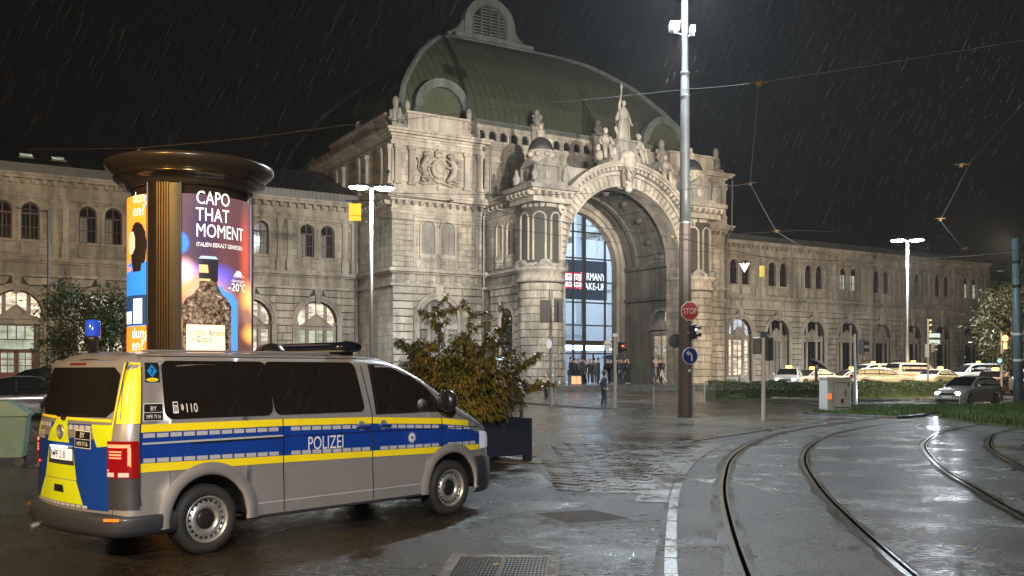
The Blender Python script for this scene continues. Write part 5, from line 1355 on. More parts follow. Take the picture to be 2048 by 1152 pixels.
M['text_silver'] = plain('white_reflective_letters', (.70, .72, .76), .4, 0, 0)
def hw(X):
    if X < -.72: t = min(1, (-.72 - X) / .18); return .952 - .172 * (1 - math.sqrt(1 - t * t))
    if X > 4.0: t = min(1, (X - 4.0) / .33); return .892 - .5 * (1 - math.sqrt(1 - t * t))
    if X > 3.3: return .952 - .06 * ((X - 3.3) / .7) ** 2
    return .952
ZT = [(-.9, 1.90), (-.84, 1.945), (-.7, 1.972), (0, 1.99), (1.9, 1.99), (2.25, 1.975), (2.5, 1.94), (2.75, 1.86), (3.0, 1.735), (3.25, 1.58), (3.48, 1.42), (3.6, 1.355), (3.75, 1.29), (3.95, 1.20), (4.1, 1.11), (4.22, 1.01), (4.3, .88), (4.33, .75)]
def ztop(X): return lerp(ZT, X)
def tb(z):
    if z < .5: return -.012 + .05 * max(0, (.42 - z)) 
    if z < 1.0: return -.012 * (1 - (z - .5) / .5) if z < .62 else 0
    if z < 1.3: return .012 * ((z - 1) / .3) ** 2
    return .012 + .15 * ((z - 1.3) / .6) ** 1.15
def sideY(X, z):
    zt_ = ztop(X); y = hw(X) - tb(z); q = (z - (zt_ - .13)) / .13
    if q > 0: q = min(q, 1); y -= .17 * (1 - math.sqrt(max(0, 1 - q * q)))
    return y
def lean(X, z):
    if X > -.3: return X
    return X + .20 * max(0, z - 1.2) * min(1, (-.3 - X) / .6)
def SP_(X, z, side=-1, off=0.0):
    return (lean(X, z), side * (sideY(X, z) + off), z)
def RX(y, z):
    a = abs(y)
    x = -1.0 + .10 * (min(a, .78) / .78) ** 2
    if z > 1.86: x += .10 * ((z - 1.86) / .1) ** 2
    return x
def RP(y, z, off=0.0):
    x = RX(y, z); return (x + .20 * max(0, z - 1.2) - off, y, z)
def vside(name, X0, X1, zlo, zhi, mat, off=.003, n=10, mm=3, side=-1, parent=None, label=None, mb=None):
    m = mb or MB(); m.smooth = True
    f0 = zlo if callable(zlo) else (lambda X: zlo); f1 = zhi if callable(zhi) else (lambda X: zhi); vs = []
    for i in range(n + 1):
        X = X0 + (X1 - X0) * i / n
        for j in range(mm + 1): vs.append(SP_(X, f0(X) + (f1(X) - f0(X)) * j / mm, side, off))
    m.add(vs, [(i * (mm + 1) + j, (i + 1) * (mm + 1) + j, (i + 1) * (mm + 1) + j + 1, i * (mm + 1) + j + 1) for i in range(n) for j in range(mm)])
    if mb: return m
    return m.build(name, mat, parent or van, label=label)
def vrear(name, c, mat, off=.003, n=8, mm=5, parent=None, mb=None, label=None):
    """c: corners (y,z) bl, br, tr, tl as seen from behind (y decreasing to the right)"""
    m = mb or MB(); m.smooth = True; vs = []
    for i in range(n + 1):
        for j in range(mm + 1):
            s, t = i / n, j / mm
            y = (c[0][0] * (1 - s) + c[1][0] * s) * (1 - t) + (c[3][0] * (1 - s) + c[2][0] * s) * t
            z = (c[0][1] * (1 - s) + c[1][1] * s) * (1 - t) + (c[3][1] * (1 - s) + c[2][1] * s) * t
            vs.append(RP(y, z, off))
    m.add(vs, [(i * (mm + 1) + j, (i + 1) * (mm + 1) + j, (i + 1) * (mm + 1) + j + 1, i * (mm + 1) + j + 1) for i in range(n) for j in range(mm)])
    if mb: return m
    return m.build(name, mat, parent or van, label=label)
def zbot(X):
    for c in (0.0, 3.4):
        if abs(X - c) < .425: return .36 + math.sqrt(.425 ** 2 - (X - c) ** 2)
    return .30
Xs = sorted(set([-.90, -.88, -.85, -.81, -.77, -.72, -.6] + [-.425 + .85 * k / 16 for k in range(17)] + [.5 + .2 * k for k in range(13)] + [3.4 - .425 + .85 * k / 16 for k in range(17)] + [3.9, 4.0, 4.08, 4.16, 4.22, 4.27, 4.30, 4.32, 4.33] + [-.4249, .4249, 2.9751, 3.8249]))
T_ = [0, .05, .12, .22, .34, .46, .56, .66, .76, .84, .9, .94, .965, .985, 1.0]
body = MB(); body.smooth = True
for side in (-1, 1):
    vs = []
    for X in Xs:
        zb = zbot(X); zt_ = ztop(X)
        for t in T_: vs.append(SP_(X, zb + (zt_ - zb) * t, side))
    k = len(T_); body.add(vs, [(i * k + j, (i + 1) * k + j, (i + 1) * k + j + 1, i * k + j + 1) for i in range(len(Xs) - 1) for j in range(k - 1)])
vs = []; NR = 10
for X in Xs:
    zt_ = ztop(X); ye = sideY(X, zt_)
    for j in range(NR + 1):
        y = -ye + 2 * ye * j / NR; vs.append((lean(X, zt_), y, zt_ + .022 * (1 - (y / max(ye, .01)) ** 2)))
body.add(vs, [(i * (NR + 1) + j, (i + 1) * (NR + 1) + j, (i + 1) * (NR + 1) + j + 1, i * (NR + 1) + j + 1) for i in range(len(Xs) - 1) for j in range(NR)])
# tail skin
ys_ = [-.78 + 1.56 * i / 12 for i in range(13)]; zs_ = [.30, .5, .8, 1.0, 1.2, 1.35, 1.5, 1.65, 1.78, 1.84, 1.88, 1.90]
vs = [RP(y, z) for y in ys_ for z in zs_]; k = len(zs_); body.add(vs, [(i * k + j, (i + 1) * k + j, (i + 1) * k + j + 1, i * k + j + 1) for i in range(12) for j in range(k - 1)])
vs = [RP(y, 1.90) for y in ys_] + [(lean(-.9, 1.9) + .0, y * .93, 1.905 + .01) for y in ys_]; body.add(vs, [(i, i + 1, 14 + i, 13 + i) for i in range(12)])
# nose cap and floor
nz = [(.39 * math.cos(a), .39 * math.sin(a)) for a in (0,)]
body.add([(4.33, -.39, .3), (4.33, .39, .3), (4.33, .39, .75), (4.33, -.39, .75)], [(0, 1, 2, 3)])
body.add([(-.85, -.85, .32), (4.2, -.7, .32), (4.2, .7, .32), (-.85, .85, .32)], [(0, 1, 2, 3)])
bo = body.build('body', M['vsilver'], van)
# wheel housings (dark)
for c in (0.0, 3.4):
    for s in (-1, 1):
        m = MB(); vs = []; n = 16
        for i in range(n + 1):
            a = PI * i / n; x, z = c + .43 * math.cos(a), .36 + .43 * math.sin(a)
            vs += [(x, s * .93, z), (x, s * .55, z)]
        m.add(vs, [(2 * i, 2 * i + 1, 2 * i + 3, 2 * i + 2) for i in range(n)]); m.add([(c - .43, s * .56, .2), (c + .43, s * .56, .2), (c + .43, s * .56, .85), (c - .43, s * .56, .85)], [(0, 1, 2, 3)])
        m.build('wheel_housing', M['black'], van)
        # flared lip
        m = MB(); m.smooth = True; vs = []; n = 24
        prof = [(.425, -.01), (.425, .012), (.45, .026), (.50, .024), (.55, .004)]
        for i in range(n + 1):
            a = -.12 + (PI + .24) * i / n
            for r_, o_ in prof:
                x, z = c + r_ * math.cos(a), .36 + r_ * math.sin(a); z = max(z, .31); vs.append((x, s * (sideY(x, z) + o_), z))
        m.add(vs, [(i * 5 + j, (i + 1) * 5 + j, (i + 1) * 5 + j + 1, i * 5 + j + 1) for i in range(n) for j in range(4)]); m.build('arch_flare', M['vsilver'], van)
# underbody box
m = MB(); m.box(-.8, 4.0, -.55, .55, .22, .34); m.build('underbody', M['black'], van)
# wheels
def wheel(c, s):
    w = bpy.data.objects.new('wheel', None); col.objects.link(w); w.parent = van; w.location = (c, s * .80, .343); w.rotation_euler = (R(90) * (1 if s < 0 else -1), 0, 0)
    # local z = outward
    m = MB(); m.smooth = True
    m.lathe([(.225, .115), (.245, .13), (.29, .135), (.325, .12), (.338, .10), (.343, .07), (.343, -.07), (.335, -.10), (.30, -.12), (.22, -.12)], 40, caps=False)
    for k in range(60):
        a = 2 * PI * k / 60; m.T = Matrix.Rotation(a, 4, 'Z'); m.box(.334, .3445, -.004, .004, .055, .098)
    m.T = None; m.build('tyre', M['rubber'], w)
    m = MB(); m.smooth = True
    m.lathe([(.232, .125), (.225, .13), (.21, .118), (.205, .09), (.20, .07), (.185, .075), (.165, .105), (.14, .115), (.115, .11), (.10, .085), (.09, .07), (.0, .07)], 40, caps=False); m.build('rim', M['rimsteel'], w)
    m = MB(); 
    for k in range(20):
        a = 2 * PI * k / 20; m.tube((.180 * math.cos(a), .180 * math.sin(a), .06), (.178 * math.cos(a), .178 * math.sin(a), .098), .0125, n=8)
    tag(m.build('vent_hole', M['black'], w), kind='stuff')
    m = MB(); m.smooth = True; m.lathe([(.098, .072), (.098, .088), (.085, .10), (.03, .102), (.0, .102)], 24, caps=False); m.build('hub_cap', M['black'], w)
M['rimsteel'] = plain('silver_steel_rim', (.50, .50, .50), .35, .7, .12, nscale=10)
for c in (0.0, 3.4):
    for s in (-1, 1): wheel(c, s)
# stripes, common curves
A_ = lambda X: lerp([(-.8, 1.305), (.9, 1.300), (2.1, 1.275), (3.2, 1.225), (3.7, 1.18)], X)       # top of upper yellow
B_y = lambda X: A_(X) - .072
C_ = lambda X: lerp([(-.8, .945), (.9, .915), (2.1, .890), (3.24, .872), (3.9, .862)], X)           # top of lower yellow
D_ = lambda X: lerp([(-.8, .862), (.9, .842), (2.1, .82), (3.24, .795), (3.9, .795)], X)
segs = [(-.715, -.43), (-.43, .43), (.43, .865), (.875, 2.03), (2.04, 2.09), (2.10, 3.20), (3.21, 3.70)]
for (a, b) in ((-.715, .865), (.875, 2.085), (2.10, 3.205), (3.215, 3.70)):
    vside('yellow_stripe', a, b, B_y, A_, M['vyellow'], .003, 14)
    e = min(b, 3.90) if b < 3.6 else 3.93
    vside('blue_stripe', a, e, lambda X: C_(X) + .002, lambda X: B_y(X) - .004 if X < 3.6 else B_y(3.6) - (X - 3.6) * .35, M['vblue'], .003, 18, 5)
for (a, b) in ((-.715, -.40), (-.40, .865), (.875, 2.085), (2.10, 3.205), (3.215, 3.92)):
    vside('yellow_stripe', a, b, lambda X: max(D_(X), zbot(X) + .002 if abs(X) < .42 or abs(X - 3.4) < .42 else 0), C_, M['vyellow'], .004, 16)
vside('yellow_corner', -.897, -.727, 1.315, 1.885, M['vyellow'], .004, 6, 6)
# retro-reflective dashes
nd = 0; rows_ = [(lambda X: B_y(X) - .052, lambda X: B_y(X) - .012, -.69, 3.70), (lambda X: C_(X) + .006, lambda X: C_(X) + .046, -.69, 3.88)]
for f0, f1, xa, xb in rows_:
    X = xa
    while X + .13 < xb:
        if not any(abs(X + .065 - q) < .07 for q in (.87, 2.09, 3.21)): vside('reflective_dash', X, X + .118, f0, f1, M['vrefl'], .006, 2, 1)
        X += .138
# sliding-door rail and mid line
vside('door_rail', -.70, .86, 1.118, 1.136, M['vrefl'], .010, 10, 1); vside('rail_slot', -.20, .86, 1.100, 1.117, M['vblack'], .008, 10, 1)
vside('trim_line', .875, 3.9, lambda X: 1.118 - .010 * (X - .9), lambda X: 1.126 - .010 * (X - .9), M['vblack'], .007, 18, 1)
# panel gaps
for X, z0, z1 in ((-.722, .55, 1.93), (.868, .34, 1.31), (2.092, .34, 1.86), (3.21, .80, 1.24)):
    lean_ = lambda z: 0
    m = MB(); vs = []; n = 14
    for i in range(n + 1):
        z = z0 + (z1 - z0) * i / n; xx = X - (.10 * max(0, z - 1.3) if X == 2.092 else 0)
        vs += [SP_(xx - .006, z, -1, .0055), SP_(xx + .006, z, -1, .0055)]
    m.add(vs, [(2 * i, 2 * i + 1, 2 * i + 3, 2 * i + 2) for i in range(n)]); m.build('panel_gap', M['vblack'], van)
vside('panel_gap', -.72, 2.5, lambda X: 1.945, lambda X: 1.953, M['vblack'], .003, 20, 1)
vside('sill_highlight', .5, 2.9, .44, .452, M['vblack'] if False else M['vrefl'], .002, 14, 1)  # paler strip paints the highlight along the sill crease
vside('sill_trim', .45, 2.95, .300, .325, M['vdark'], .004, 14, 1)
# side glass (dark privacy panes) with rounded corners
def rpane(name, X0, X1, z0, z1, mat, rad=.07, off=.006, top_in=0.0, side=-1, parent=None):
    n = 22; vs = []; m = MB(); m.smooth = True
    for i in range(n + 1):
        s = i / n; s = s * s * (3 - 2 * s); X = X0 + (X1 - X0) * s; d = min(X - X0, X1 - X)
        q = rad - math.sqrt(max(0, rad * rad - (rad - d) ** 2)) if d < rad else 0
        for j in range(7):
            z = (z0 + q) + (z1 - z0 - 2 * q) * j / 6; vs.append(SP_(X - top_in * (z - z0), z, side, off))
    m.add(vs, [(i * 7 + j, (i + 1) * 7 + j, (i + 1) * 7 + j + 1, i * 7 + j + 1) for i in range(n) for j in range(6)]); return m.build(name, mat, parent or van)
for s in (-1, 1):
    rpane('window', -.47, .765, 1.345, 1.905, M['vglass'], .09, side=s); rpane('window', .785, 2.0, 1.345, 1.905, M['vglass'], .07, top_in=.10, side=s)
    # front door window: slanted front edge
    f_lo = lambda X: 1.305 + .0 * X; f_hi = lambda X: min(1.885, lerp([(2.0, 1.885), (2.50, 1.885), (2.75, 1.775), (3.0, 1.62), (3.18, 1.44), (3.28, 1.33)], X))
    vside('front_window', 2.15, 3.26, f_lo, f_hi, M['vblack'], .003, 22, 5, side=s)
    wo = vside('front_window', 2.20, 3.14, lambda X: 1.335, lambda X: f_hi(X) - .035, M['cabglass'] if 'cabglass' in M else M['vglass'], .006, 20, 5, side=s)
# windscreen, wiper
m = MB(); m.smooth = True; vs = []
for i in range(11):
    X = 2.55 + (3.50 - 2.55) * i / 10; z = ztop(X); ye = sideY(X, z) * .94
    for j in range(11):
        y = -ye + 2 * ye * j / 10; vs.append((X, y, z + .022 * (1 - (y / ye) ** 2) + .006))
m.add(vs, [(i * 11 + j, (i + 1) * 11 + j, (i + 1) * 11 + j + 1, i * 11 + j + 1) for i in range(10) for j in range(10)]); m.build('windscreen', M['vglass'], van)
# rear: glass, stripes, lamp, plate
m = MB(); m.smooth = True; vs = []
for i in range(17):
    y = .74 - 1.48 * i / 16; d = min(y + .74, .74 - y); q = .07 - math.sqrt(max(0, .0049 - (.07 - d) ** 2)) if d < .07 else 0
    wd = 1.0
    for j in range(9): z = (1.37 + q) + (1.84 - 1.37 - 2 * q) * j / 8; vs.append(RP(y * (1 + .02 * (1.84 - z)), z, .006))
m.add(vs, [(i * 9 + j, (i + 1) * 9 + j, (i + 1) * 9 + j + 1, i * 9 + j + 1) for i in range(16) for j in range(8)]); m.build('rear_window', M['vglass'], van)
vrear('brake_light', [(.17, 1.865), (-.17, 1.865), (-.17, 1.885), (.17, 1.885)], M['doorred'], .006)
vrear('blue_panel', [(.775, .50), (-.735, .50), (-.735, 1.16), (.775, 1.16)], M['vblue'], .0025, 12)
vrear('blue_panel', [(.775, .50), (-.64, .50), (-.66, 1.30), (.775, 1.30)], M['vblue'], .003, 12)
vrear('blue_panel', [(.78, .50), (.60, .50), (.60, .6), (.78, .6)], M['vblue'], .0035)
# lime/yellow patches
vrear('yellow_stripe', [(.77, 1.345), (-.74, 1.325), (-.74, 1.352), (.77, 1.368)], M['vyellow'], .005, 12, 1)
vrear('yellow_stripe', [(-.755, 1.16), (-.778, 1.16), (-.778, 1.88), (-.76, 1.88)], M['vyellow'], .006, 2, 6)
vrear('lime_panel', [(.27 + .13, 1.115), (-.10 - .03, 1.115), (-.04, 1.335), (.22, 1.335)], M['vlime'], .006)
vrear('lime_panel', [(.44 + .03, .76), (-.24 - .02, .76), (-.20, 1.055), (.36, 1.055)], M['vlime'], .006)
vrear('lime_panel', [(.70, .535), (-.37, .535), (-.255, .755), (.475, .755)], M['vlime'], .0065, 10, 5)
vrear('lime_panel', [(-.58, 1.09), (-.775, 1.11), (-.775, 1.30), (-.47, 1.30)], M['vlime'], .005)
vrear('lime_panel', [(.775, 1.06), (.73, 1.12), (.69, 1.30), (.775, 1.30)], M['vlime'], .005)
for k in range(4): vrear('reflective_dash', [(.70 - k * .095, 1.255), (.62 - k * .095, 1.25), (.62 - k * .095, 1.295), (.70 - k * .095, 1.30)], M['vrefl'], .007, 2, 1)
for k in range(4): vrear('reflective_dash', [(-.09 - k * .10, 1.245), (-.175 - k * .10, 1.24), (-.175 - k * .10, 1.285), (-.09 - k * .10, 1.29)], M['vrefl'], .007, 2, 1)
for k in range(12): vrear('reflective_dash', [(.745 - k * .10, .505), (.66 - k * .10, .505), (.66 - k * .10, .532), (.745 - k * .10, .532)], M['vrefl'], .008, 2, 1)
# maker's badge, plate, handle recess
bz = MB(); bz.smooth = True; bz.T = Matrix.Translation(RP(.06, 1.215, .004)) @ Matrix.Rotation(R(-90), 4, 'Y'); bz.lathe([(.072, 0), (.072, .012), (.058, .018), (.055, .010), (.0, .010)], 24); b0 = bz.build('badge', M['metal'], van)
m = MB(); 
def bd(p): x, y = p; return (RP(.06 - x, 1.215 + y, .020))
for pl in ([(-.042, .035), (-.018, -.035), (0, .005)], [(.042, .035), (.018, -.035), (0, .005)]):
    pass
for a, b in (((-.043, .03), (-.018, -.04)), ((-.018, -.04), (0, .0)), ((0, .0), (.018, -.04)), ((.018, -.04), (.043, .03)), ((-.018, .045), (0, .01)), ((0, .01), (.018, .045))): m.tube(bd(a), bd(b), .0045, n=4)
m.build('badge_letter', M['metal'], van)
vrear('plate_recess', [(.36, .90), (-.22, .90), (-.20, 1.075), (.34, 1.075)], M['vdark'], .0075)
vrear('plate_lamp', [(.26, 1.065), (-.14, 1.065), (-.14, 1.082), (.26, 1.082)], emis('plate_light', (.9, .95, 1), 3), .03)
pl = vrear('number_plate', [(.32, .945), (-.20, .945), (-.20, 1.055), (.32, 1.055)], emis('lit_number_plate', (.85, .92, 1.0), .32, (.85, .85, .85)), .014)
vrear('country_band', [(.32, .945), (.28, .945), (.28, 1.055), (.32, 1.055)], M['vblue'], .016, parent=van)
def rtx(txt, y0, z0, size, mat, bold=0, off=.009, xs=1.0, name='lettering', al='LEFT', parent=None):
    m = MB(); text_on(m, txt, lambda a, b: RP(y0 - a, z0 + b, off), size, bold, al, 1.0, xs); return m.build(name, mat, parent or van)
def stx(txt, X0, z0, size, mat, bold=0, off=.009, xs=1.0, name='lettering', al='LEFT'):
    m = MB(); text_on(m, txt, lambda a, b: SP_(X0 + a, z0 + b, -1, off), size, bold, al, 1.0, xs); return m.build(name, mat, van)
rtx('N PP 218', .268, .962, .108, M['vblack'], .01, .018, .80)
m = MB(); m.T = Matrix.Translation(RP(.185, 1.0, .018)) @ Matrix.Rotation(R(-90), 4, 'Y'); m.lathe([(.016, 0), (.016, .003), (0, .003)], 12); m.build('plate_seal', M['vblue'], van)
rtx('POLIZEI', .725, 1.135, .115, M['text_silver'], .0, .009, .60)
vrear('handle_recess', [(.21, .63), (-.02, .63), (.0, .70), (.20, .70)], M['vblack'], .010)
# BY / MFR 7116 boxes, rear and side, number 7 sign
vrear('code_panel', [(-.235, 1.075), (-.495, 1.068), (-.495, 1.235), (-.235, 1.245)], M['text_silver'], .008); vrear('code_panel', [(-.242, 1.082), (-.488, 1.075), (-.488, 1.228), (-.242, 1.238)], M['vblack'], .010)
vrear('code_line', [(-.242, 1.158), (-.488, 1.153), (-.488, 1.157), (-.242, 1.162)], M['text_silver'], .012)
rtx('BY', -.365, 1.175, .068, M['text_silver'], .01, .013, 1.0, al='CENTER'); rtx('MFR 7116', -.365, 1.095, .058, M['text_silver'], .008, .013, .74, al='CENTER')
vside('code_panel', -.70, -.485, 1.335, 1.50, M['text_silver'], .006, 3); vside('code_panel', -.694, -.491, 1.341, 1.494, M['vblack'], .008, 3); vside('code_line', -.694, -.491, 1.412, 1.416, M['text_silver'], .010, 3, 1)
stx('BY', -.592, 1.432, .060, M['text_silver'], .01, .011, 1.0, al='CENTER'); stx('MFR 7116', -.592, 1.358, .052, M['text_silver'], .008, .011, .72, al='CENTER')
vside('unit_panel', -.68, -.50, 1.70, 1.885, M['vblack'], .006, 3, 4)
m = MB(); m.smooth = False; cx_, cz_ = -.592, 1.805; m.add([SP_(cx_ - .065, cz_, -1, .009), SP_(cx_, cz_ - .062, -1, .009), SP_(cx_ + .065, cz_, -1, .009), SP_(cx_, cz_ + .062, -1, .009)], [(0, 1, 2, 3)]); m.build('diamond', plain('bright_blue_foil', (.01, .22, .62), .4, 0, 0), van)
stx('7', -.595, 1.775, .085, M['vblack'], .01, .012, 1, al='CENTER')
m = MB(); pts = [SP_(-.592 + .075 * math.cos(a), 1.722 + .018 * math.sin(a), -1, .009) for a in [k * PI / 8 for k in range(16)]]; m.add(pts, [tuple(range(16))]); m.build('oval_badge', M['vyellow'], van)
stx('SPUZ', -.592, 1.714, .022, M['vblack'], .01, .012, 1.0, al='CENTER')
# emergency number with phone pictogram
stx('110', -.245, 1.405, .125, M['text_silver'], .022, .010, .74)
m = MB()
def ph(x0, x1, z0, z1, mm): m.add([SP_(a, b, -1, .0095) for a, b in ((x0, z0), (x1, z0), (x1, z1), (x0, z1))], [(0, 1, 2, 3)])
ph(-.375, -.315, 1.40, 1.51, 0); m.build('phone_symbol', M['text_silver'], van)
m = MB()
for i in range(3):
    for j in range(3): m.add([SP_(a, b, -1, .0115) for a, b in ((-.366 + i * .015, 1.42 + j * .017), (-.356 + i * .015, 1.42 + j * .017), (-.356 + i * .015, 1.432 + j * .017), (-.366 + i * .015, 1.432 + j * .017))], [(0, 1, 2, 3)])
m.add([SP_(a, b, -1, .0115) for a, b in ((-.367, 1.478), (-.323, 1.478), (-.323, 1.500), (-.367, 1.500))], [(0, 1, 2, 3)]); tag(m.build('phone_key', M['vblack'], van), kind='stuff')
for r_ in (.03, .045):
    m = MB(); pts = [SP_(-.305 + r_ * math.cos(a), 1.455 + r_ * math.sin(a), -1, .011) for a in (-.8, -.4, 0, .4, .8)]; m.path(pts, .004, 4); m.build('sound_wave', M['text_silver'], van)
# big lettering and the star
stx('POLIZEI', 1.175, .955, .205, M['text_silver'], -.006, .009, .70)
def star(cx_, cz_, r_, nm='police_star'):
    m = MB(); pts = []
    for k in range(24):
        a = PI / 2 + 2 * PI * k / 24; rr = r_ if k % 2 == 0 else r_ * .52; pts.append(SP_(cx_ + rr * math.cos(a), cz_ + rr * math.sin(a), -1, .009))
    m.add(pts, [tuple(range(24))]); o = m.build(nm, M['text_silver'], van)
    m = MB(); pts = [SP_(cx_ + r_ * .34 * math.cos(2 * PI * k / 16), cz_ + r_ * .34 * math.sin(2 * PI * k / 16), -1, .012) for k in range(16)]; m.add(pts, [tuple(range(16))]); m.build('star_shield', M['vrefl'], van)
    m = MB(); m.add([SP_(cx_ + dx * r_, cz_ + dz * r_, -1, .014) for dx, dz in ((-.18, .2), (.18, .2), (.18, -.05), (0, -.25), (-.18, -.05))], [(4, 3, 2, 1, 0)]); m.build('star_crest', M['vblue'], van)
star(2.70, 1.01, .075)
# tail lamps
M['lampred'] = emis('red_lamp_glass', (.75, .01, .01), .05, (.20, .003, .005), .15)
M['lamphot'] = emis('red_lamp_lit', (1, .12, .06), 3.2)
M['lampwhite'] = plain('clear_lamp_glass', (.6, .6, .62), .2, .1, .1)
for s in (-1, 1):
    def wrap(u, z, off):     # u from -.20 (rear) .. +.16 (side)
        if u < 0: return RP(s * (.78 + u), z, off)
        X = -.90 + u; p = SP_(X, z, s, off); return p
    def wp(name, u0, u1, z0, z1, mat, off, n=8, mm=3):
        m = MB(); m.smooth = True; vs = []
        for i in range(n + 1):
            for j in range(mm + 1): vs.append(wrap(u0 + (u1 - u0) * i / n, z0 + (z1 - z0) * j / mm, off))
        m.add(vs, [(i * (mm + 1) + j, (i + 1) * (mm + 1) + j, (i + 1) * (mm + 1) + j + 1, i * (mm + 1) + j + 1) for i in range(n) for j in range(mm)]); return m.build(name, mat, lampo)
    lampo = bpy.data.objects.new('tail_light', None); col.objects.link(lampo); lampo.parent = van
    wp('lens', -.05, .165, .815, 1.155, M['lampred'], .012, 10)
    wp('reversing_lens', -.045, .08, .825, .865, M['lampwhite'], .015)
    wp('lit_bar', -.035, .09, 1.095, 1.125, M['lamphot'], .016)
    for k in range(3): wp('lit_bar', -.02, .03, 1.05 - k * .028, 1.064 - k * .028, M['lamphot'], .016)
    wp('lit_bar', .07, .095, .93, 1.095, M['lamphot'], .016, 3)
    m = MB(); m.add([wrap(u, z, .016) for u, z in ((-.04, .875), (-.04, .89), (.095, .945), (.095, .915))], [(0, 1, 2, 3)]); m.build('lit_bar', M['lamphot'], lampo)
    # dark patch below the lamp: a dark reflection painted over the silver corner
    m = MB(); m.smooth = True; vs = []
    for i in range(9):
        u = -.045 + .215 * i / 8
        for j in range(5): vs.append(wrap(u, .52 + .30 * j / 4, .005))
    m.add(vs, [(i * 5 + j, (i + 1) * 5 + j, (i + 1) * 5 + j + 1, i * 5 + j + 1) for i in range(8) for j in range(4)]); m.build('corner_dark_reflection', M['vdark'], van)
# rear bumper
per = [(-.36, .955), (-.6, .965), (-.78, .955), (-.90, .90), (-.98, .78), (-1.04, .5), (-1.08, .2), (-1.085, 0)]
per = per + [(x, -y) for x, y in per[::-1][1:]]
m = MB(); m.smooth = True; pf = [(-.05, .26), (-.01, .28), (.02, .33), (.025, .42), (.02, .455), (-.04, .475), (-.12, .48)]; vs = []
for i, (x, y) in enumerate(per):
    a = Vector(per[min(i + 1, len(per) - 1)]) - Vector(per[max(i - 1, 0)]); nn_ = Vector((-a.y, a.x)).normalized() * (1)
    cn = Vector((x, y)) - Vector((.5, 0)); nn_ = nn_ if nn_.dot(cn) > 0 else -nn_
    for o_, z in pf: vs.append((x + nn_.x * o_, y + nn_.y * o_, z))
k = len(pf); m.add(vs, [(i * k + j, (i + 1) * k + j, (i + 1) * k + j + 1, i * k + j + 1) for i in range(len(per) - 1) for j in range(k - 1)]); m.build('rear_bumper', M['vdark'], van)
for s in (-1, 1):
    m = MB(); m.box(-1.075, -1.055, 0, 0, 0, 0) if False else m.add([(-.99, s * .80, .425), (-.905, s * .925, .425), (-.905, s * .925, .45), (-.99, s * .80, .45)], [(0, 1, 2, 3)]); m.T = None; m.v = [(x - .012, y + s * .018, z) for x, y, z in m.v]; m.build('reflector', emis('amber_reflector', (1, .22, .02), .35), van)
# front: bumper, grille, headlamps, bonnet gap
m = MB(); m.smooth = True; perf = [(3.84, .93), (4.0, .915), (4.18, .83), (4.30, .66), (4.37, .35), (4.38, 0)]; perf = perf + [(x, -y) for x, y in perf[::-1][1:]]
pf = [(-.04, .24), (.0, .27), (.03, .38), (.03, .56), (.01, .68), (-.05, .74)]; vs = []
for i, (x, y) in enumerate(perf):
    a = Vector(perf[min(i + 1, len(perf) - 1)]) - Vector(perf[max(i - 1, 0)]); nn_ = Vector((a.y, -a.x)).normalized(); nn_ = nn_ if nn_.dot(Vector((x, y)) - Vector((3, 0))) > 0 else -nn_
    for o_, z in pf: vs.append((x + nn_.x * o_, y + nn_.y * o_, z))
k = len(pf); m.add(vs, [(i * k + j, (i + 1) * k + j, (i + 1) * k + j + 1, i * k + j + 1) for i in range(len(perf) - 1) for j in range(k - 1)]); m.build('front_bumper', M['vdark'], van)
for s in (-1, 1):
    m = MB(); m.smooth = True; vs = []
    for i in range(7):
        X = 3.93 + .33 * i / 6
        for j in range(4): z = (.80 + .02 * i / 6) + (.17 - .02 * i) * 0 + (lerp([(3.93, 1.04), (4.1, 1.0), (4.26, .93)], X) - .80) * j / 3; vs.append(SP_(X, z, s, .010))
    m.add(vs, [(i * 4 + j, (i + 1) * 4 + j, (i + 1) * 4 + j + 1, i * 4 + j + 1) for i in range(6) for j in range(3)]); m.build('headlight', emis('dim_headlight', (.8, .9, 1), .12, (.6, .6, .65), .1), van)
m = MB(); m.box(4.335, 4.36, -.5, .5, .72, .92); m.build('grille', M['vblack'], van)
m = MB()
for s in (-1,):
    pts = [SP_(3.30, 1.345, s, .0), SP_(3.45, 1.28, s, .003), SP_(3.7, 1.20, s, .003), SP_(3.95, 1.10, s, .003), SP_(4.1, 1.02, s, .002)]; m.path(pts, .005, 4)
m.build('bonnet_gap', M['vblack'], van)
m = MB(); m.add([SP_(a, b, -1, .006) for a, b in ((3.60, 1.075), (3.72, 1.065), (3.72, 1.095), (3.60, 1.105))], [(0, 1, 2, 3)]); m.build('side_repeater', M['lampwhite'], van)
# mirrors
for s in (-1, 1):
    m = MB(); m.smooth = True; m.ball((3.17, s * 1.10, 1.44), .10, .13, .135, 14, 10); m.tube((3.17, s * .93, 1.36), (3.17, s * 1.02, 1.38), .04, .05); m.build('mirror', M['vblack'], van)
    m = MB(); m.T = Matrix.Translation((3.085, s * 1.10, 1.44)) @ Matrix.Rotation(R(-90), 4, 'Y') @ Matrix.Diagonal((1, 1, 1, 1)); m.lathe([(.10, 0), (.095, .012), (0, .014)], 16, sx=1.15, sy=1.0); m.build('mirror_glass', M['winglass'], van)
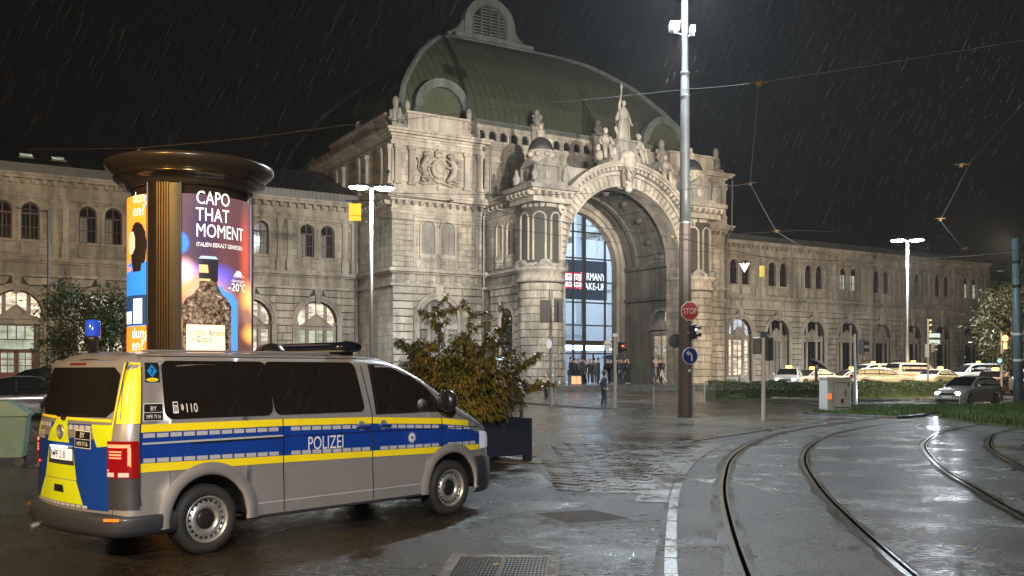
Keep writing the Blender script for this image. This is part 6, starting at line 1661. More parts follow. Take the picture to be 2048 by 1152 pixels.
# door handles
for X in (1.93, 2.26):
    h = MB(); h.smooth = True; h.T = None
    for a, b, r_ in (((X - .08), (X + .10), .017),): h.path([(a, -(sideY(X, 1.17) + .012), 1.178), (a + .02, -(sideY(X, 1.17) + .034), 1.18), (b - .02, -(sideY(X, 1.17) + .034), 1.176), (b, -(sideY(X, 1.17) + .012), 1.172)], r_, 8)
    ho = h.build('door_handle', M['vblue'], van)
    m = MB(); m.T = Matrix.Translation((X, -(sideY(X, 1.18) + .004), 1.185)) @ Matrix.Rotation(R(90), 4, 'X'); m.lathe([(.056, 0), (.05, .004), (0, .001)], 18); m.build('handle_bowl', M['vsilver'], van)
# cab interior seen through the door glass
m = MB(); m.box(2.15, 2.30, -.75, -.25, .9, 1.62); m.box(2.18, 2.28, -.62, -.38, 1.62, 1.80); m.box(3.0, 3.35, -.8, .8, 1.1, 1.32); m.build('seat', M['black'], van)
# roof equipment
lb = MB(); lb.smooth = True
lb.path([(2.0, -.68, 2.085), (2.0, -.5, 2.085), (2.0, .5, 2.085), (2.0, .68, 2.085)], .062, 14)
lb.v = [(2.0 + (x - 2.0) * 2.6, y, z) for x, y, z in lb.v]; lo = lb.build('light_bar', plain('dark_blue_dome_glass', (.006, .008, .016), .10, 0, 0, coat=.5), van)
m = MB(); m.box(1.9, 2.1, -.6, .6, 1.99, 2.04); m.build('bar_foot', M['vblack'], lo)
m = MB(); m.box(1.86, 2.14, -.67, .67, 2.028, 2.045); m.build('bar_tray', M['metal'], lo)
def dome_(x, y):
    m = MB(); m.smooth = True; m.lathe([(.16, 2.0), (.17, 2.02), (.15, 2.05), (.12, 2.09), (.08, 2.12), (.0, 2.13)], 20, c=(x, y, 0)); m.build('roof_dome', M['vblack'], van)
dome_(1.42, .05); dome_(1.62, .42)
m = MB(); m.smooth = True; m.lathe([(.05, 2.0), (.05, 2.12), (.075, 2.13), (.075, 2.17), (.0, 2.17)], 16, c=(-.42, .62, 0)); bst = m.build('beacon_post', M['vblack'], van)
m = MB(); m.smooth = True; m.lathe([(.075, 2.17), (.078, 2.20), (.076, 2.33), (.06, 2.345), (0, 2.35)], 16, c=(-.42, .62, 0)); m.build('beacon', emis('blue_beacon', (.03, .12, .75), .22, (.02, .06, .5), .15), bst)
for s in (-1, 1):
    m = MB(); m.path([(-.55, s * .66, 2.0), (.5, s * .66, 2.008), (1.7, s * .66, 2.005)], .012, 6); m.build('roof_rail', M['vsilver'], van)
m = MB(); m.path([RP(.20, 1.365, .012), RP(-.1, 1.38, .02), RP(-.42, 1.385, .018)], .010, 6); m.build('wiper', M['vblack'], van)
m = MB(); m.tube(tuple(RP(.02, 1.35, .0)), tuple(RP(.02, 1.35, .04)), .022, n=10); m.build('wiper_hub', M['vblack'], van)
m = MB(); m.tube((-.99, .5, .28), (-1.10, .5, .25), .03, n=10); m.build('exhaust', M['metal'], van)
# ============================================================ ADVERTISING COLUMN
CP = Vector((-4.60, 13.75, 0)); CR = .862
colm = thing('advertising_column', 'round bronze advertising column with lit posters and wide cornice cap behind the van', 'advertising column', CP)
M['bronze'] = plain('dark_bronze', (.060, .047, .032), .3, .45, .2, nscale=4, coat=.4)
def cyl(a, z, r):   # a: angle measured from the viewer side, positive to the right
    th = math.atan2(-CP.y, -CP.x) + a
    return (r * math.cos(th), r * math.sin(th), z)
m = MB(); m.smooth = True; m.lathe([(.95, 0), (.95, .25), (.90, .35), (.88, .5), (.88, .62), (.84, .66)], 48); m.build('base', M['bronze'], colm)
m = MB(); m.smooth = True; m.lathe([(.80, .6), (.80, 4.36)], 48); m.build('core', M['bronze'], colm)
CZ = lambda z: 4.34 + (z - 4.22) * .52
cap = [(r_, CZ(z)) for r_, z in ((.80, 4.20), (.865, 4.22), (.87, 4.30), (.90, 4.36), (.93, 4.40), (.98, 4.43), (1.02, 4.46), (1.03, 4.50), (1.00, 4.53), (1.02, 4.58), (1.07, 4.66), (1.13, 4.76), (1.155, 4.84), (1.15, 4.92), (1.09, 4.97), (.7, 5.0), (0, 5.02))]
m = MB(); m.smooth = True; m.lathe(cap, 64); m.build('cap', M['bronze'], colm)
m = MB(); m.smooth = True; m.lathe([(r_, CZ(z)) for r_, z in ((.99, 4.44), (1.03, 4.46), (1.045, 4.50), (1.03, 4.54), (.99, 4.56))], 64); m.build('cap_moulding', plain('polished_bronze', (.14, .105, .06), .2, .9, .1), colm)
# upright frames with fluting; poster bays between
posts = (-.66, -.24)
def wedge(a0, a1, z0, z1, r, mat, name, n=10, parent=None):
    m = MB(); m.smooth = True; vs = []
    for i in range(n + 1):
        a = a0 + (a1 - a0) * i / n; vs += [cyl(a, z0, r), cyl(a, z1, r)]
    m.add(vs, [(2 * i, 2 * i + 2, 2 * i + 3, 2 * i + 1) for i in range(n)]); return m.build(name, mat, parent or colm)
wedge(-.70, -.15, .6, 4.35, .862, plain('dark_frame', (.022, .016, .011), .35, .2, .2), 'upright', 10)
for k in range(5):
    a = -.515 + k * .043; m = MB(); m.tube(cyl(a, .62, .868), cyl(a, 4.35, .868), .011, n=6); m.build('fluting', plain('brushed_brass', (.085, .055, .022), .35, .7, .1) if k == 0 else bpy.data.materials['brushed_brass'], colm)
wedge(1.33, 1.62, .6, 4.35, .862, bpy.data.materials['dark_frame'], 'upright', 6)
for a in (-.70, -.15, 1.33): m = MB(); m.tube(cyl(a, .62, .865), cyl(a, 4.35, .865), .014, n=8); m.build('edge_bead', M['bronze'], colm)
def shader_poster(kind):
    t = NT('poster_' + kind); p = t.pos('Object')
    return t
# right poster: dark violet-brown ground with blurred orange and blue glow, printed bottle
def poster_mat():
    t = NT('lit_poster'); tc = t.node('ShaderNodeUVMap').outputs[0]; se = t.node('ShaderNodeSeparateXYZ'); t.link(tc, se.inputs[0]); x, y = se.outputs[0], se.outputs[1]
    def blob(cx_, cy_, rx, ry, soft=1.0):
        cy_ = .43 + .57 * cy_; ry *= .57
        a = t.maths('DIVIDE', t.maths('SUBTRACT', x, cx_), rx); b = t.maths('DIVIDE', t.maths('SUBTRACT', y, cy_), ry)
        d = t.maths('SQRT', t.maths('ADD', t.maths('MULTIPLY', a, a), t.maths('MULTIPLY', b, b)))
        m_ = t.node('ShaderNodeMapRange'); m_.interpolation_type = 'SMOOTHSTEP'; t.link(d, m_.inputs['Value']); m_.inputs['From Min'].default_value = 1 - soft; m_.inputs['From Max'].default_value = 1.0; m_.inputs['To Min'].default_value = 1; m_.inputs['To Max'].default_value = 0
        return m_.outputs[0]
    c = t.mix(y, (.10, .035, .022), (.085, .040, .045))
    for b, cc in ((blob(.80, .62, .16, .45), (.45, .07, .03)), (blob(.2, .75, .35, .5), (.035, .025, .06)), (blob(.30, .44, .45, .12, .9), (.10, .09, .60)), (blob(.12, .36, .35, .16, .8), (.85, .25, .10)), (blob(.0, .47, .2, .12, .8), (.80, .45, .55)),
                  (blob(.92, .30, .32, .18, .9), (1.0, .45, .12)), (blob(.85, .17, .2, .10, .8), (.25, .12, .07)), (blob(.10, .10, .3, .1, .9), (.9, .40, .08)), (blob(.95, .05, .3, .10, .9), (1.0, .42, .08)), (blob(-.02, .66, .12, .09, .35), (.03, .16, .85)), (blob(.35, .2, .4, .3, .9), (.55, .30, .40)), (blob(1.02, .6, .10, .9, .9), (.40, .30, .55))):
        c = t.mix(b, c, cc)
    t.link(c, t.b.inputs['Emission Color']); t.b.inputs['Emission Strength'].default_value = 1.7; t.link(c, t.b.inputs['Base Color']); t.b.inputs['Roughness'].default_value = .5; t.b.inputs['Specular IOR Level'].default_value = .2
    return t.m
def uvwedge(a0, a1, z0, z1, r, mat, name, n=24, k=12):
    vs = []; fs = []; uv = []
    for i in range(n + 1):
        for j in range(k + 1): s, q = i / n, j / k; vs.append(cyl(a0 + (a1 - a0) * s, z0 + (z1 - z0) * q, r)); uv.append((s, q))
    for i in range(n):
        for j in range(k): fs.append((i * (k + 1) + j, (i + 1) * (k + 1) + j, (i + 1) * (k + 1) + j + 1, i * (k + 1) + j + 1))
    me = bpy.data.meshes.new(name); me.from_pydata(vs, [], fs); l = me.uv_layers.new(name='UVMap')
    for lp in me.loops: l.data[lp.index].uv = uv[lp.vertex_index]
    me.materials.append(mat); me.polygons.foreach_set('use_smooth', [True] * len(fs)); o = bpy.data.objects.new(name, me); col.objects.link(o); o.parent = colm; return o
PA0, PA1, PZ0, PZ1 = -.15, 1.33, .75, 4.20
poster = uvwedge(PA0, PA1, PZ0, PZ1, .850, poster_mat(), 'poster')
def ptx(txt, a, z, size, mat, bold=0.0, r=.8525, al='LEFT', xs=1.0, par=None, slope=0.0):
    m = MB(); text_on(m, txt, lambda x, y: cyl(a + x / .85, z + y + slope * x, r), size, bold, al, 1.0, xs); o = m.build('lettering', mat, poster); return o
LW = emis('backlit_white_print', (.88, .95, 1.0), 1.25); LW2 = emis('backlit_white_print_soft', (.9, .9, .9), 1.1)
TH0 = math.atan2(-CP.y, -CP.x)
def zc(py, a=.3):  # picture row -> height on the drum at angle a
    return CAMH + (HY - py) * (CP.y + .852 * math.sin(TH0 + a)) / F_PX
def ang(px):
    return min((abs(CX + F_PX * (CP.x + .852 * math.cos(TH0 + a)) / (CP.y + .852 * math.sin(TH0 + a)) - px), a) for a in [k * .004 - 1.6 for k in range(800)])[1]
def word(txt, px0, px1, pyb, cap_h, mat, bold=.01):
    """a line of print that starts and ends at the given columns"""
    a0, a1 = ang(px0), ang(px1); size = cap_h / .72; vs, _ = text_mesh(txt, size, bold, 'LEFT', 1.0, 1.0); w = max(v[0] for v in vs)
    ptx(txt, a0, zc(pyb, (a0 + a1) / 2), size, mat, bold, xs=(a1 - a0) * .85 / w)
word('CAPO', 392, 459, 410, .185, LW, .004); word('THAT', 391, 458, 443, .185, LW, .004); word('MOMENT', 391, 486, 477, .185, LW, .004)
word('ITALIEN EISKALT GENIESSEN', 393, 484, 496, .058, LW2, .0)
word('EISKALT', 467, 488, 556, .035, LW2, .0); word('GENIESSEN', 463, 488, 565, .032, LW2, .0); word('-20°C', 457, 491, 583, .115, LW, .004)
m = MB()
for k in range(5):
    a = R(90 + (k - 2) * 34); c0 = (ang(477), zc(548)); m.add([cyl(c0[0] + (x) / .85, c0[1] + y, .8525) for x, y in ((0, 0), (.07 * math.cos(a - .25), .07 * math.sin(a - .25)), (.085 * math.cos(a), .085 * math.sin(a)), (.07 * math.cos(a + .25), .07 * math.sin(a + .25)))], [(0, 1, 2, 3)])
m.build('fan_symbol', LW2, poster)
# printed bottle (flat print on the poster)
def pr(pts, r, mat, name, par=None):
    """flat print: strip between left and right outlines"""
    m = MB(); vs = []; n = 10
    for (y, x0, x1) in pts:
        for j in range(n + 1): vs.append(cyl((x0 + (x1 - x0) * j / n) / .85, y, r))
    m.add(vs, [(i * (n + 1) + j, i * (n + 1) + j + 1, (i + 1) * (n + 1) + j + 1, (i + 1) * (n + 1) + j) for i in range(len(pts) - 1) for j in range(n)]); return m.build(name, mat, par or poster)
def glassprint():
    t = NT('bottle_print'); p = t.pos('Object'); v = t.noise(p, 16, 6, .75); w = t.node('ShaderNodeTexVoronoi'); w.inputs['Scale'].default_value = 26; t.link(p, w.inputs['Vector'])
    c = t.mix(t.ramp(v, [(.42, 0.0), (.60, 1.0)]), (.014, .009, .006), (.46, .34, .24)); c = t.mix(t.ramp(w.outputs['Distance'], [(.0, .0), (.5, .6)]), c, (.015, .010, .008)); c = t.mix(t.ramp(v, [(.62, 0.0), (.70, .9)]), c, (.9, .85, .8))
    t.link(c, t.b.inputs['Emission Color']); t.b.inputs['Emission Strength'].default_value = 1.1; t.link(c, t.b.inputs['Base Color']); t.b.inputs['Roughness'].default_value = .5; t.b.inputs['Specular IOR Level'].default_value = .2; return t.m
xc = ang(417) * .85; q_ = lambda o: xc + (o - .18) * 1.22
bz_ = lambda py: zc(py)
pr([(bz_(740), q_(.1), q_(.56)), (bz_(600), q_(.1), q_(.55)), (bz_(585), q_(.12), q_(.47)), (bz_(572), q_(.2), q_(.33))], .8515, emis('bottle_blue_rim', (.06, .22, .85), 1.5), 'bottle_glow')
pr([(bz_(740), q_(-.10), q_(.46)), (bz_(612), q_(-.10), q_(.46)), (bz_(598), q_(-.06), q_(.42)), (bz_(588), q_(.02), q_(.34)), (bz_(575), q_(.075), q_(.29)), (bz_(560), q_(.08), q_(.28))], .8525, glassprint(), 'bottle')
pr([(bz_(562), q_(.075), q_(.285)), (bz_(518), q_(.07), q_(.29)), (bz_(513), q_(.09), q_(.27))], .8535, emis('bottle_cap_print', (.02, .018, .022), 1.0), 'bottle_neck')
pr([(bz_(518), q_(.07), q_(.29)), (bz_(512.5), q_(.10), q_(.26))], .8545, emis('bottle_cap_top', (.35, .5, .75), 1.0), 'bottle_top')
pr([(bz_(546), q_(.075), q_(.18)), (bz_(530), q_(.075), q_(.17))], .8545, emis('gold_print', (.75, .55, .25), .8), 'neck_emblem'); pr([(bz_(562), q_(.075), q_(.2)), (bz_(558), q_(.075), q_(.2))], .8545, bpy.data.materials['gold_print'], 'neck_band')
pr([(bz_(740), q_(-.055), q_(.38)), (bz_(650), q_(-.055), q_(.37))], .8535, emis('label_print', (.95, .68, .42), 1.3), 'bottle_label')
LB = emis('label_text', (.05, .03, .03), .5); LR = emis('label_initials', (.75, .12, .04), .9)
word('Vecchio', 378, 411, 670, .085, LB, .002); word('Amaro', 417, 449, 672, .085, LB, .002); word('del', 379, 390, 683, .085, LB, .002); word('Capo', 393, 424, 684, .085, LB, .002)
for o_ in poster.children:
    if o_.name.startswith('lettering') and o_.data.materials[0] == LB:
        for v_ in o_.data.vertices: v_.co.x *= 1.003; v_.co.y *= 1.003
word('V', 378, 384.5, 671, .10, LR, .002); word('A', 417, 424, 673, .10, LR, .002); word('C', 393, 400, 685, .10, LR, .002)
for o_ in poster.children:
    if o_.name.startswith('lettering') and o_.data.materials[0] == LR:
        for v_ in o_.data.vertices: v_.co.x *= 1.005; v_.co.y *= 1.005
# left poster: orange recruiting advert with a woman in blue
def simple_poster(): 
    return emis('orange_poster', (1.0, .33, .03), .95, rough=.5)
LA0, LA1 = -1.50, -.70
lp_ = uvwedge(LA0, LA1, .75, 4.20, .850, simple_poster(), 'poster'); poster = lp_
m2 = emis('blue_print', (.03, .22, .75), 1.1); m3 = emis('hair_print', (.02, .012, .010), .8); m4 = emis('face_print', (.85, .52, .36), 1.0); m5 = emis('pale_print', (.75, .88, .95), 1.2)
pr([(zc(695), -1.27, -.60), (zc(545), -1.25, -.60), (zc(528), -1.15, -.60), (zc(516), -1.02, -.70)], .8515, m2, 'printed_jacket', lp_)
pr([(zc(543), -.92, -.74), (zc(520), -.96, -.64), (zc(490), -1.0, -.62), (zc(465), -.98, -.64), (zc(450), -.92, -.70), (zc(444), -.85, -.78)], .8525, m3, 'printed_hair', lp_)
pr([(zc(507), -1.02, -.93), (zc(495), -1.06, -.86), (zc(475), -1.07, -.86), (zc(462), -1.02, -.90)], .8535, m4, 'printed_face', lp_)
pr([(zc(650), -1.27, -.60), (zc(590), -1.27, -.60)], .8535, emis('dark_blue_print', (.02, .06, .16), .8), 'printed_band', lp_)
pr([(zc(647), -.90, -.70), (zc(597), -.90, -.70)], .8545, m5, 'printed_phone', lp_); pr([(zc(647), -1.20, -.95), (zc(622), -1.20, -.95)], .8545, m5, 'printed_panel', lp_)
word('dung', 266, 299, 404, .155, LW, .004); word('en?', 266, 289, 431, .155, LW, .004); word('dung', 264, 298, 676, .15, LW, .004); word('en?', 264, 287, 700, .15, LW, .004)
pr([(zc(652), -1.27, -.60), (zc(700), -1.27, -.60)][::-1], .8520, emis('orange_print', (1.0, .25, .02), 1.1), 'printed_band', lp_)
# curved clear cover in front of the posters
# ============================================================ PLANTER WITH SHRUB
PR = R(35)
PC = gp(1064, 921); 
pdir = Vector((math.cos(PR), math.sin(PR), 0)); pn = Vector((-math.sin(PR), math.cos(PR), 0))
PL, PW = 2.5, 1.25
pc = PC - pdir * PL / 2 + pn * PW / 2
pt = thing('planter', 'large square-edged blue-black metal planter box in front of the van bonnet', 'planter', (pc.x, pc.y, 0), PR)
M['planter'] = plain('blue_black_coated_steel', (.028, .038, .068), .30, .35, .15, nscale=4, coat=.3)
m = MB()
for a in ((-PL / 2, PL / 2, -PW / 2, -PW / 2 + .03), (-PL / 2, PL / 2, PW / 2 - .03, PW / 2), (-PL / 2, -PL / 2 + .03, -PW / 2 + .03, PW / 2 - .03), (PL / 2 - .03, PL / 2, -PW / 2 + .03, PW / 2 - .03)): m.box(a[0], a[1], a[2], a[3], .12, .86)
m.box(-PL / 2 + .03, PL / 2 - .03, -PW / 2 + .03, PW / 2 - .03, .12, .16); tag(m.build('box', M['planter'], pt))
for sx in (-1, 1):
    for sy in (-1, 1):
        m = MB(); m.box(min(sx * PL / 2, sx * (PL / 2 - .16)), max(sx * PL / 2, sx * (PL / 2 - .16)), min(sy * PW / 2, sy * (PW / 2 - .10)), max(sy * PW / 2, sy * (PW / 2 - .10)), 0, .12); m.build('foot', M['planter'], pt)
m = MB(); m.box(-PL / 2 + .03, PL / 2 - .03, -PW / 2 + .03, PW / 2 - .03, .16, .78); m.build('soil', M['grassbase'], pt)
sh = thing('shrub', 'broad autumn-brown shrub with long narrow leaves growing from the planter', 'shrub', (pc.x, pc.y, .78), 0)
M['shrubleaf'] = leafm('brown_green_leaves', (.10, .12, .022), (.26, .175, .030), .45)
rnd = random.Random(11)
stems = []; stem = MB(); tips = []
for k in range(30):
    a = rnd.uniform(0, 2 * PI); sp = rnd.uniform(.2, 1.0) ** .6; bx, by = .45 * math.cos(a) * rnd.random(), .25 * math.sin(a) * rnd.random()
    hgt = (2.45 - 1.25 * sp) * rnd.uniform(.78, 1.05); ex, ey = 1.42 * sp * math.cos(a), 1.1 * sp * math.sin(a)
    if k < 4: hgt = rnd.uniform(2.15, 2.6); ex, ey = ((-.15, 0), (.62, .1), (.2, .2), (-.6, .1))[k]
    pts = []
    for j in range(7):
        t = j / 6; pts.append(Vector((bx + ex * (t ** 1.25), by + ey * (t ** 1.25), hgt * (t ** .9) - .18 * sp * t * t)) + Vector((rnd.uniform(-.05, .05), rnd.uniform(-.05, .05), 0)) * t)
    stem.path(pts, [.022 * (1 - .75 * j / 6) for j in range(7)], 5, caps=False); stems.append(pts)
    for q in range(9):
        t = rnd.uniform(.25, 1); j = min(5, int(t * 6)); p = pts[j].lerp(pts[j + 1], t * 6 - j); L_ = rnd.uniform(.25, .55); b = rnd.uniform(0, 2 * PI)
        e = p + Vector((math.cos(b), math.sin(b), rnd.uniform(.1, .8))).normalized() * L_
        stem.path([p, p.lerp(e, .5) + Vector((0, 0, .03)), e], [.008, .006, .003], 4, caps=False); tips.append((p, e))
    tips.append((pts[-2], pts[-1])); tips.append((pts[-3], pts[-2]))
stem.build('stem', M['bark'], sh)
def leaf_at(p, d, L_, w, droop):
    d = d.normalized(); s_ = d.cross(Vector((0, 0, 1)))
    if s_.length < .1: s_ = Vector((1, 0, 0))
    s_.normalize(); up = s_.cross(d)
    return [p, p + d * L_ * .35 + s_ * w, p + d * L_ * .7 + s_ * w * .7 - up * 0 + Vector((0, 0, -droop * .4)), p + d * L_ + Vector((0, 0, -droop)), p + d * L_ * .7 - s_ * w * .7 + Vector((0, 0, -droop * .4)), p + d * L_ * .35 - s_ * w], [(0, 1, 5), (1, 2, 4, 5), (2, 3, 4)]
fol = MB(); single = []
for (p, e) in tips:
    for q in range(85):
        t = rnd.random(); b = p.lerp(e, t); d = (e - p).normalized() * .6 + Vector((rnd.uniform(-1, 1), rnd.uniform(-1, 1), rnd.uniform(-.8, .5)))
        if d.length < .1: continue
        L_ = rnd.uniform(.08, .15); vs, fs = leaf_at(b, d, L_, L_ * .16, L_ * rnd.uniform(.1, .6))
        if len(single) < 300 and q % 12 == 0: single.append((vs, fs))
        else: fol.add(vs, fs)
# denser, lower skirt of leaves
for _ in range(14000):
    a = rnd.uniform(0, 2 * PI); r_ = rnd.random() ** .5; z = rnd.uniform(0.1, 1.3); R_ = (.95 + .35 * math.sin(z * 2.2)) * (1 + .1 * math.sin(5 * a))
    b = Vector((R_ * 1.0 * r_ * math.cos(a), R_ * .72 * r_ * math.sin(a), z)); d = Vector((math.cos(a), math.sin(a), rnd.uniform(-.9, .6))); L_ = rnd.uniform(.07, .14); vs, fs = leaf_at(b, d, L_, L_ * .19, L_ * rnd.uniform(.1, .6)); fol.add(vs, fs)
tag(fol.build('foliage', M['shrubleaf'], sh), kind='stuff')
for vs, fs in single: q = MB(); c = vs[0]; q.add([v - c for v in vs], fs); q.build('leaf', M['shrubleaf'], sh, loc=tuple(c))
# ============================================================ TREES
def tree(name, label, loc, h, crown, n, size, lm, seed, trunk=.12, lo=.35, cat='tree'):
    rnd = random.Random(seed); t = thing(name, label, cat, loc)
    m = MB(); m.path([(0, 0, 0), (.05, 0, h * .3), (-.04, .05, h * .6), (0, 0, h * .9)], [trunk, trunk * .8, trunk * .5, trunk * .15], 8); m.build('trunk', M['bark'], t)
    L = MB(); cl = []
    for k in range(26):
        a = rnd.uniform(0, 2 * PI); z = h * rnd.uniform(lo, .93); rr = crown * math.sqrt(max(.05, 1 - ((z / h - .62) / .42) ** 2)) * rnd.uniform(.5, 1.0)
        e = Vector((rr * math.cos(a), rr * math.sin(a), z + rr * .15)); L.path([(0, 0, z * .8), tuple(e * .5 + Vector((0, 0, z * .45))), tuple(e)], [trunk * .3, trunk * .18, trunk * .05], 5, caps=False); cl.append(e)
    L.build('limb', M['bark'], t)
    f = MB()
    def fn(r):
        c = r.choice(cl); return (c.x + r.gauss(0, crown * .24), c.y + r.gauss(0, crown * .24), c.z + r.gauss(0, crown * .20))
    leafcloud(f, n, fn, size, rnd, .1, .5); tag(f.build('crown', lm, t), kind='stuff'); return t
M['leafgreen'] = leafm('green_leaves', (.030, .070, .018), (.075, .115, .030)); M['leafolive'] = leafm('olive_leaves', (.060, .062, .014), (.11, .10, .026))
p = at(178, 700, 30); tree('maple_tree', 'small bushy green tree left of the advertising column', (p.x, p.y, 0), 4.6, 1.25, 9500, .085, M['leafgreen'], 4, .08, .25)
p = at(2025, 700, 74); tree('maple_tree', 'olive-leaved tree at the right edge behind the grey pole', (p.x, p.y, .2), 8.0, 2.4, 8000, .19, M['leafolive'], 5, .16, .3)
p = at(2075, 700, 90); tree('maple_tree', 'dark tall tree beyond the end of the right station wing', (p.x + 3, p.y, .4), 13, 5.0, 9000, .28, M['leafgreen'], 6, .25, .2)
# ============================================================ MAST WITH SIGNS
mast = thing('lamp_mast', 'tall tapering tram mast, brown below and pale above, carrying cameras and signs', 'mast', (MAST_X, MAST_Y, 0))
def mr(z): return lerp([(0, .285), (2.5, .27), (6, .235), (9, .20), (13.5, .165), (13.6, .135), (18, .12)], z)
m = MB(); m.lathe([(mr(z), z) for z in (0, 1.5, 3, 4.5, 6, 7.6)], 8, a0=R(22.5), a1=R(382.5)); m.build('lower_shaft', M['mastbrown'], mast)
m = MB(); m.smooth = True; m.lathe([(mr(z), z) for z in (7.6, 9, 11, 13.5, 13.6, 15, 18)], 16); m.build('upper_shaft', M['mastpaint'], mast)
m = MB(); m.tube((.30, -.14, 0), (.275, -.13, 3.9), .022, n=8); m.build('conduit', M['metal'], mast)
for z in (7.6, 12.6, 13.5): m = MB(); m.lathe([(mr(z) + .02, z), (mr(z) + .02, z + .06)], 16); m.build('collar', M['metal'], mast)
for (x, z, w_, h_) in ((-.42, 15.15, .38, .34), (.28, 15.05, .2, .28)):
    m = MB(); m.cbox(x - w_ / 2, x + w_ / 2, -.25, .20, z, z + h_, .03); o = m.build('camera_box', M['white'], mast)
    m = MB(); m.tube((x, 0, z), (0, 0, z - .18), .03, n=6); m.tube((x, -.1, z - .06), (x, -.25, z - .1), .05, n=8); m.build('bracket', M['metal'], o)
m = MB(); m.box(-1.0, 1.1, -.05, .05, 17.85, 17.95); m.build('head_arm', M['metal'], mast)
for x, y in ((-.75, -.5), (.75, .6)):
    m = MB(); m.cbox(x - .3, x + .3, y - .3, y + .3, 17.7, 17.85, .03); o = m.build('floodlight', M['mastpaint'], mast); m = MB(); m.box(x - .25, x + .25, y - .25, y + .25, 17.69, 17.70); m.build('lens', M['lamp'], o)
# STOP sign
ss_ = thing('stop_sign', 'red octagonal STOP sign with white border on the brown mast', 'road sign', (at(1380, 622, 37.25).x, 37.25, at(1380, 622, 37.25).z))
def octa(r_, y, m): m.add([(r_ * math.cos(R(22.5 + 45 * k)), y, r_ * math.sin(R(22.5 + 45 * k))) for k in range(8)], [tuple(range(8))])
oc = lambda r_: [(r_ * math.cos(R(22.5 + 45 * k)), r_ * math.sin(R(22.5 + 45 * k))) for k in range(8)]
m = MB(); m.prism(oc(.50), 0, .03); m.build('plate', M['white'], ss_); m = MB(); m.prism(oc(.455), -.004, 0.0); m.build('face', M['red'], ss_)
m = MB(); text_on(m, 'STOP', lambda x, y: (x, -.008, y - .135), .40, .018, 'CENTER', 1.0, .74); m.build('lettering', M['white'], ss_)
ss_.scale = (.74, 1, .80); 
def hull_tube(par, a, b, r_, nm='bracket'): m = MB(); m.tube(a, b, r_, n=6); m.build(nm, M['metal'], par)
hull_tube(ss_, (-.2, .03, 0), (-.2, .25, 0), .03)
bs = thing('turn_left_sign', 'round blue sign with white left-turning arrow on the brown mast', 'road sign', at(1380, 712, 37.25), R(18))
m = MB(); m.T = Matrix.Rotation(R(90), 4, 'X'); m.lathe([(.335, 0), (.335, .02), (.0, .021)], 28); m.build('plate', M['white'], bs)
m = MB(); m.T = Matrix.Rotation(R(90), 4, 'X'); m.lathe([(.305, .021), (.305, .025), (.0, .0255)], 28); m.build('face', M['blue'], bs)
m = MB(); pts = [(.06 + .0, -.20), (.06, -.02), (.045, .05), (.0, .095), (-.07, .11)]; q = []
for i, p in enumerate(pts):
    a = Vector(pts[min(i + 1, 4)]) - Vector(pts[max(i - 1, 0)]); nn_ = Vector((-a.y, a.x)).normalized() * .038; q += [(p[0] + nn_.x, -.030, p[1] + nn_.y), (p[0] - nn_.x, -.030, p[1] - nn_.y)]
m.add(q, [(2 * i, 2 * i + 1, 2 * i + 3, 2 * i + 2) for i in range(4)]); m.add([(-.06, -.030, .22), (-.06, -.030, .0), (-.20, -.030, .11)], [(0, 1, 2)]); m.build('arrow', M['white'], bs)
hull_tube(bs, (-.1, 0, 0), (-.1, .3, 0), .03)
m = MB(); m.T = Matrix.Rotation(R(90), 4, 'X'); m.lathe([(.055, 0), (.055, .01), (0, .011)], 14); o = m.build('sticker', M['white']); o.location = at(1379, 741, 37.36); tag(o, 'small round white sticker on the brown mast below the blue sign', 'sticker')
# ------------------------------------------------------------ traffic signals
def signal(name, label, loc, rz, lamps, nbox=3, pole=None, w_=.30, back=False, z0=0.0, boxes=((0, 0),), cat='traffic light', pmat='metal', poles=True):
    t = thing(name, label, cat, loc, rz)
    return t
def sigbox(t, x, y, z, rz, n=3, lit=None, s=1.0, mat='black'):
    o = bpy.data.objects.new('signal_head', None); col.objects.link(o); o.parent = t; o.location = (x, y, z); o.rotation_euler = (0, 0, rz)
    m = MB(); m.cbox(-.15 * s, .15 * s, -.10 * s, .12 * s, 0, .30 * n * s, .02); m.build('housing', M[mat], o)
    for k in range(n):
        zz = (.15 + .30 * k) * s; m = MB(); m.T = Matrix.Translation((0, -.10 * s, zz)) @ Matrix.Rotation(R(90), 4, 'X'); m.lathe([(.115 * s, 0), (.115 * s, .20 * s)], 12, a0=R(-20), a1=R(200)); m.build('visor', M['black'], o)
        m = MB(); m.T = Matrix.Translation((0, -.10 * s, zz)) @ Matrix.Rotation(R(90), 4, 'X'); m.lathe([(.10 * s, 0), (.08 * s, .025 * s), (0, .03 * s)], 12); m.build('lens', M[lit[k]] if lit and lit[k] else M['winglass'], o)
    return o
# head on the mast, lit white (tram) seen from the side
t = thing('tram_signal', 'black tram signal with a lit white lamp on the brown mast', 'traffic light', (MAST_X, MAST_Y, 0)); sigbox(t, .26, -.42, 3.05, R(62), 2, [None, 'glow_white'], .95); hull_tube(t, (0, -.2, 3.3), (.22, -.42, 3.3), .03)
t = thing('tram_signal', 'dark round signal back on the left side of the brown mast', 'traffic light', (MAST_X, MAST_Y, 0)); m = MB(); m.T = Matrix.Translation((-.38, -.05, 3.0)) @ Matrix.Rotation(R(90), 4, 'X'); m.lathe([(.28, 0), (.28, .03), (0, .04)], 20); m.build('round_plate', M['black'], t); hull_tube(t, (-.38, 0, 3.0), (-.2, 0, 3.0), .03)
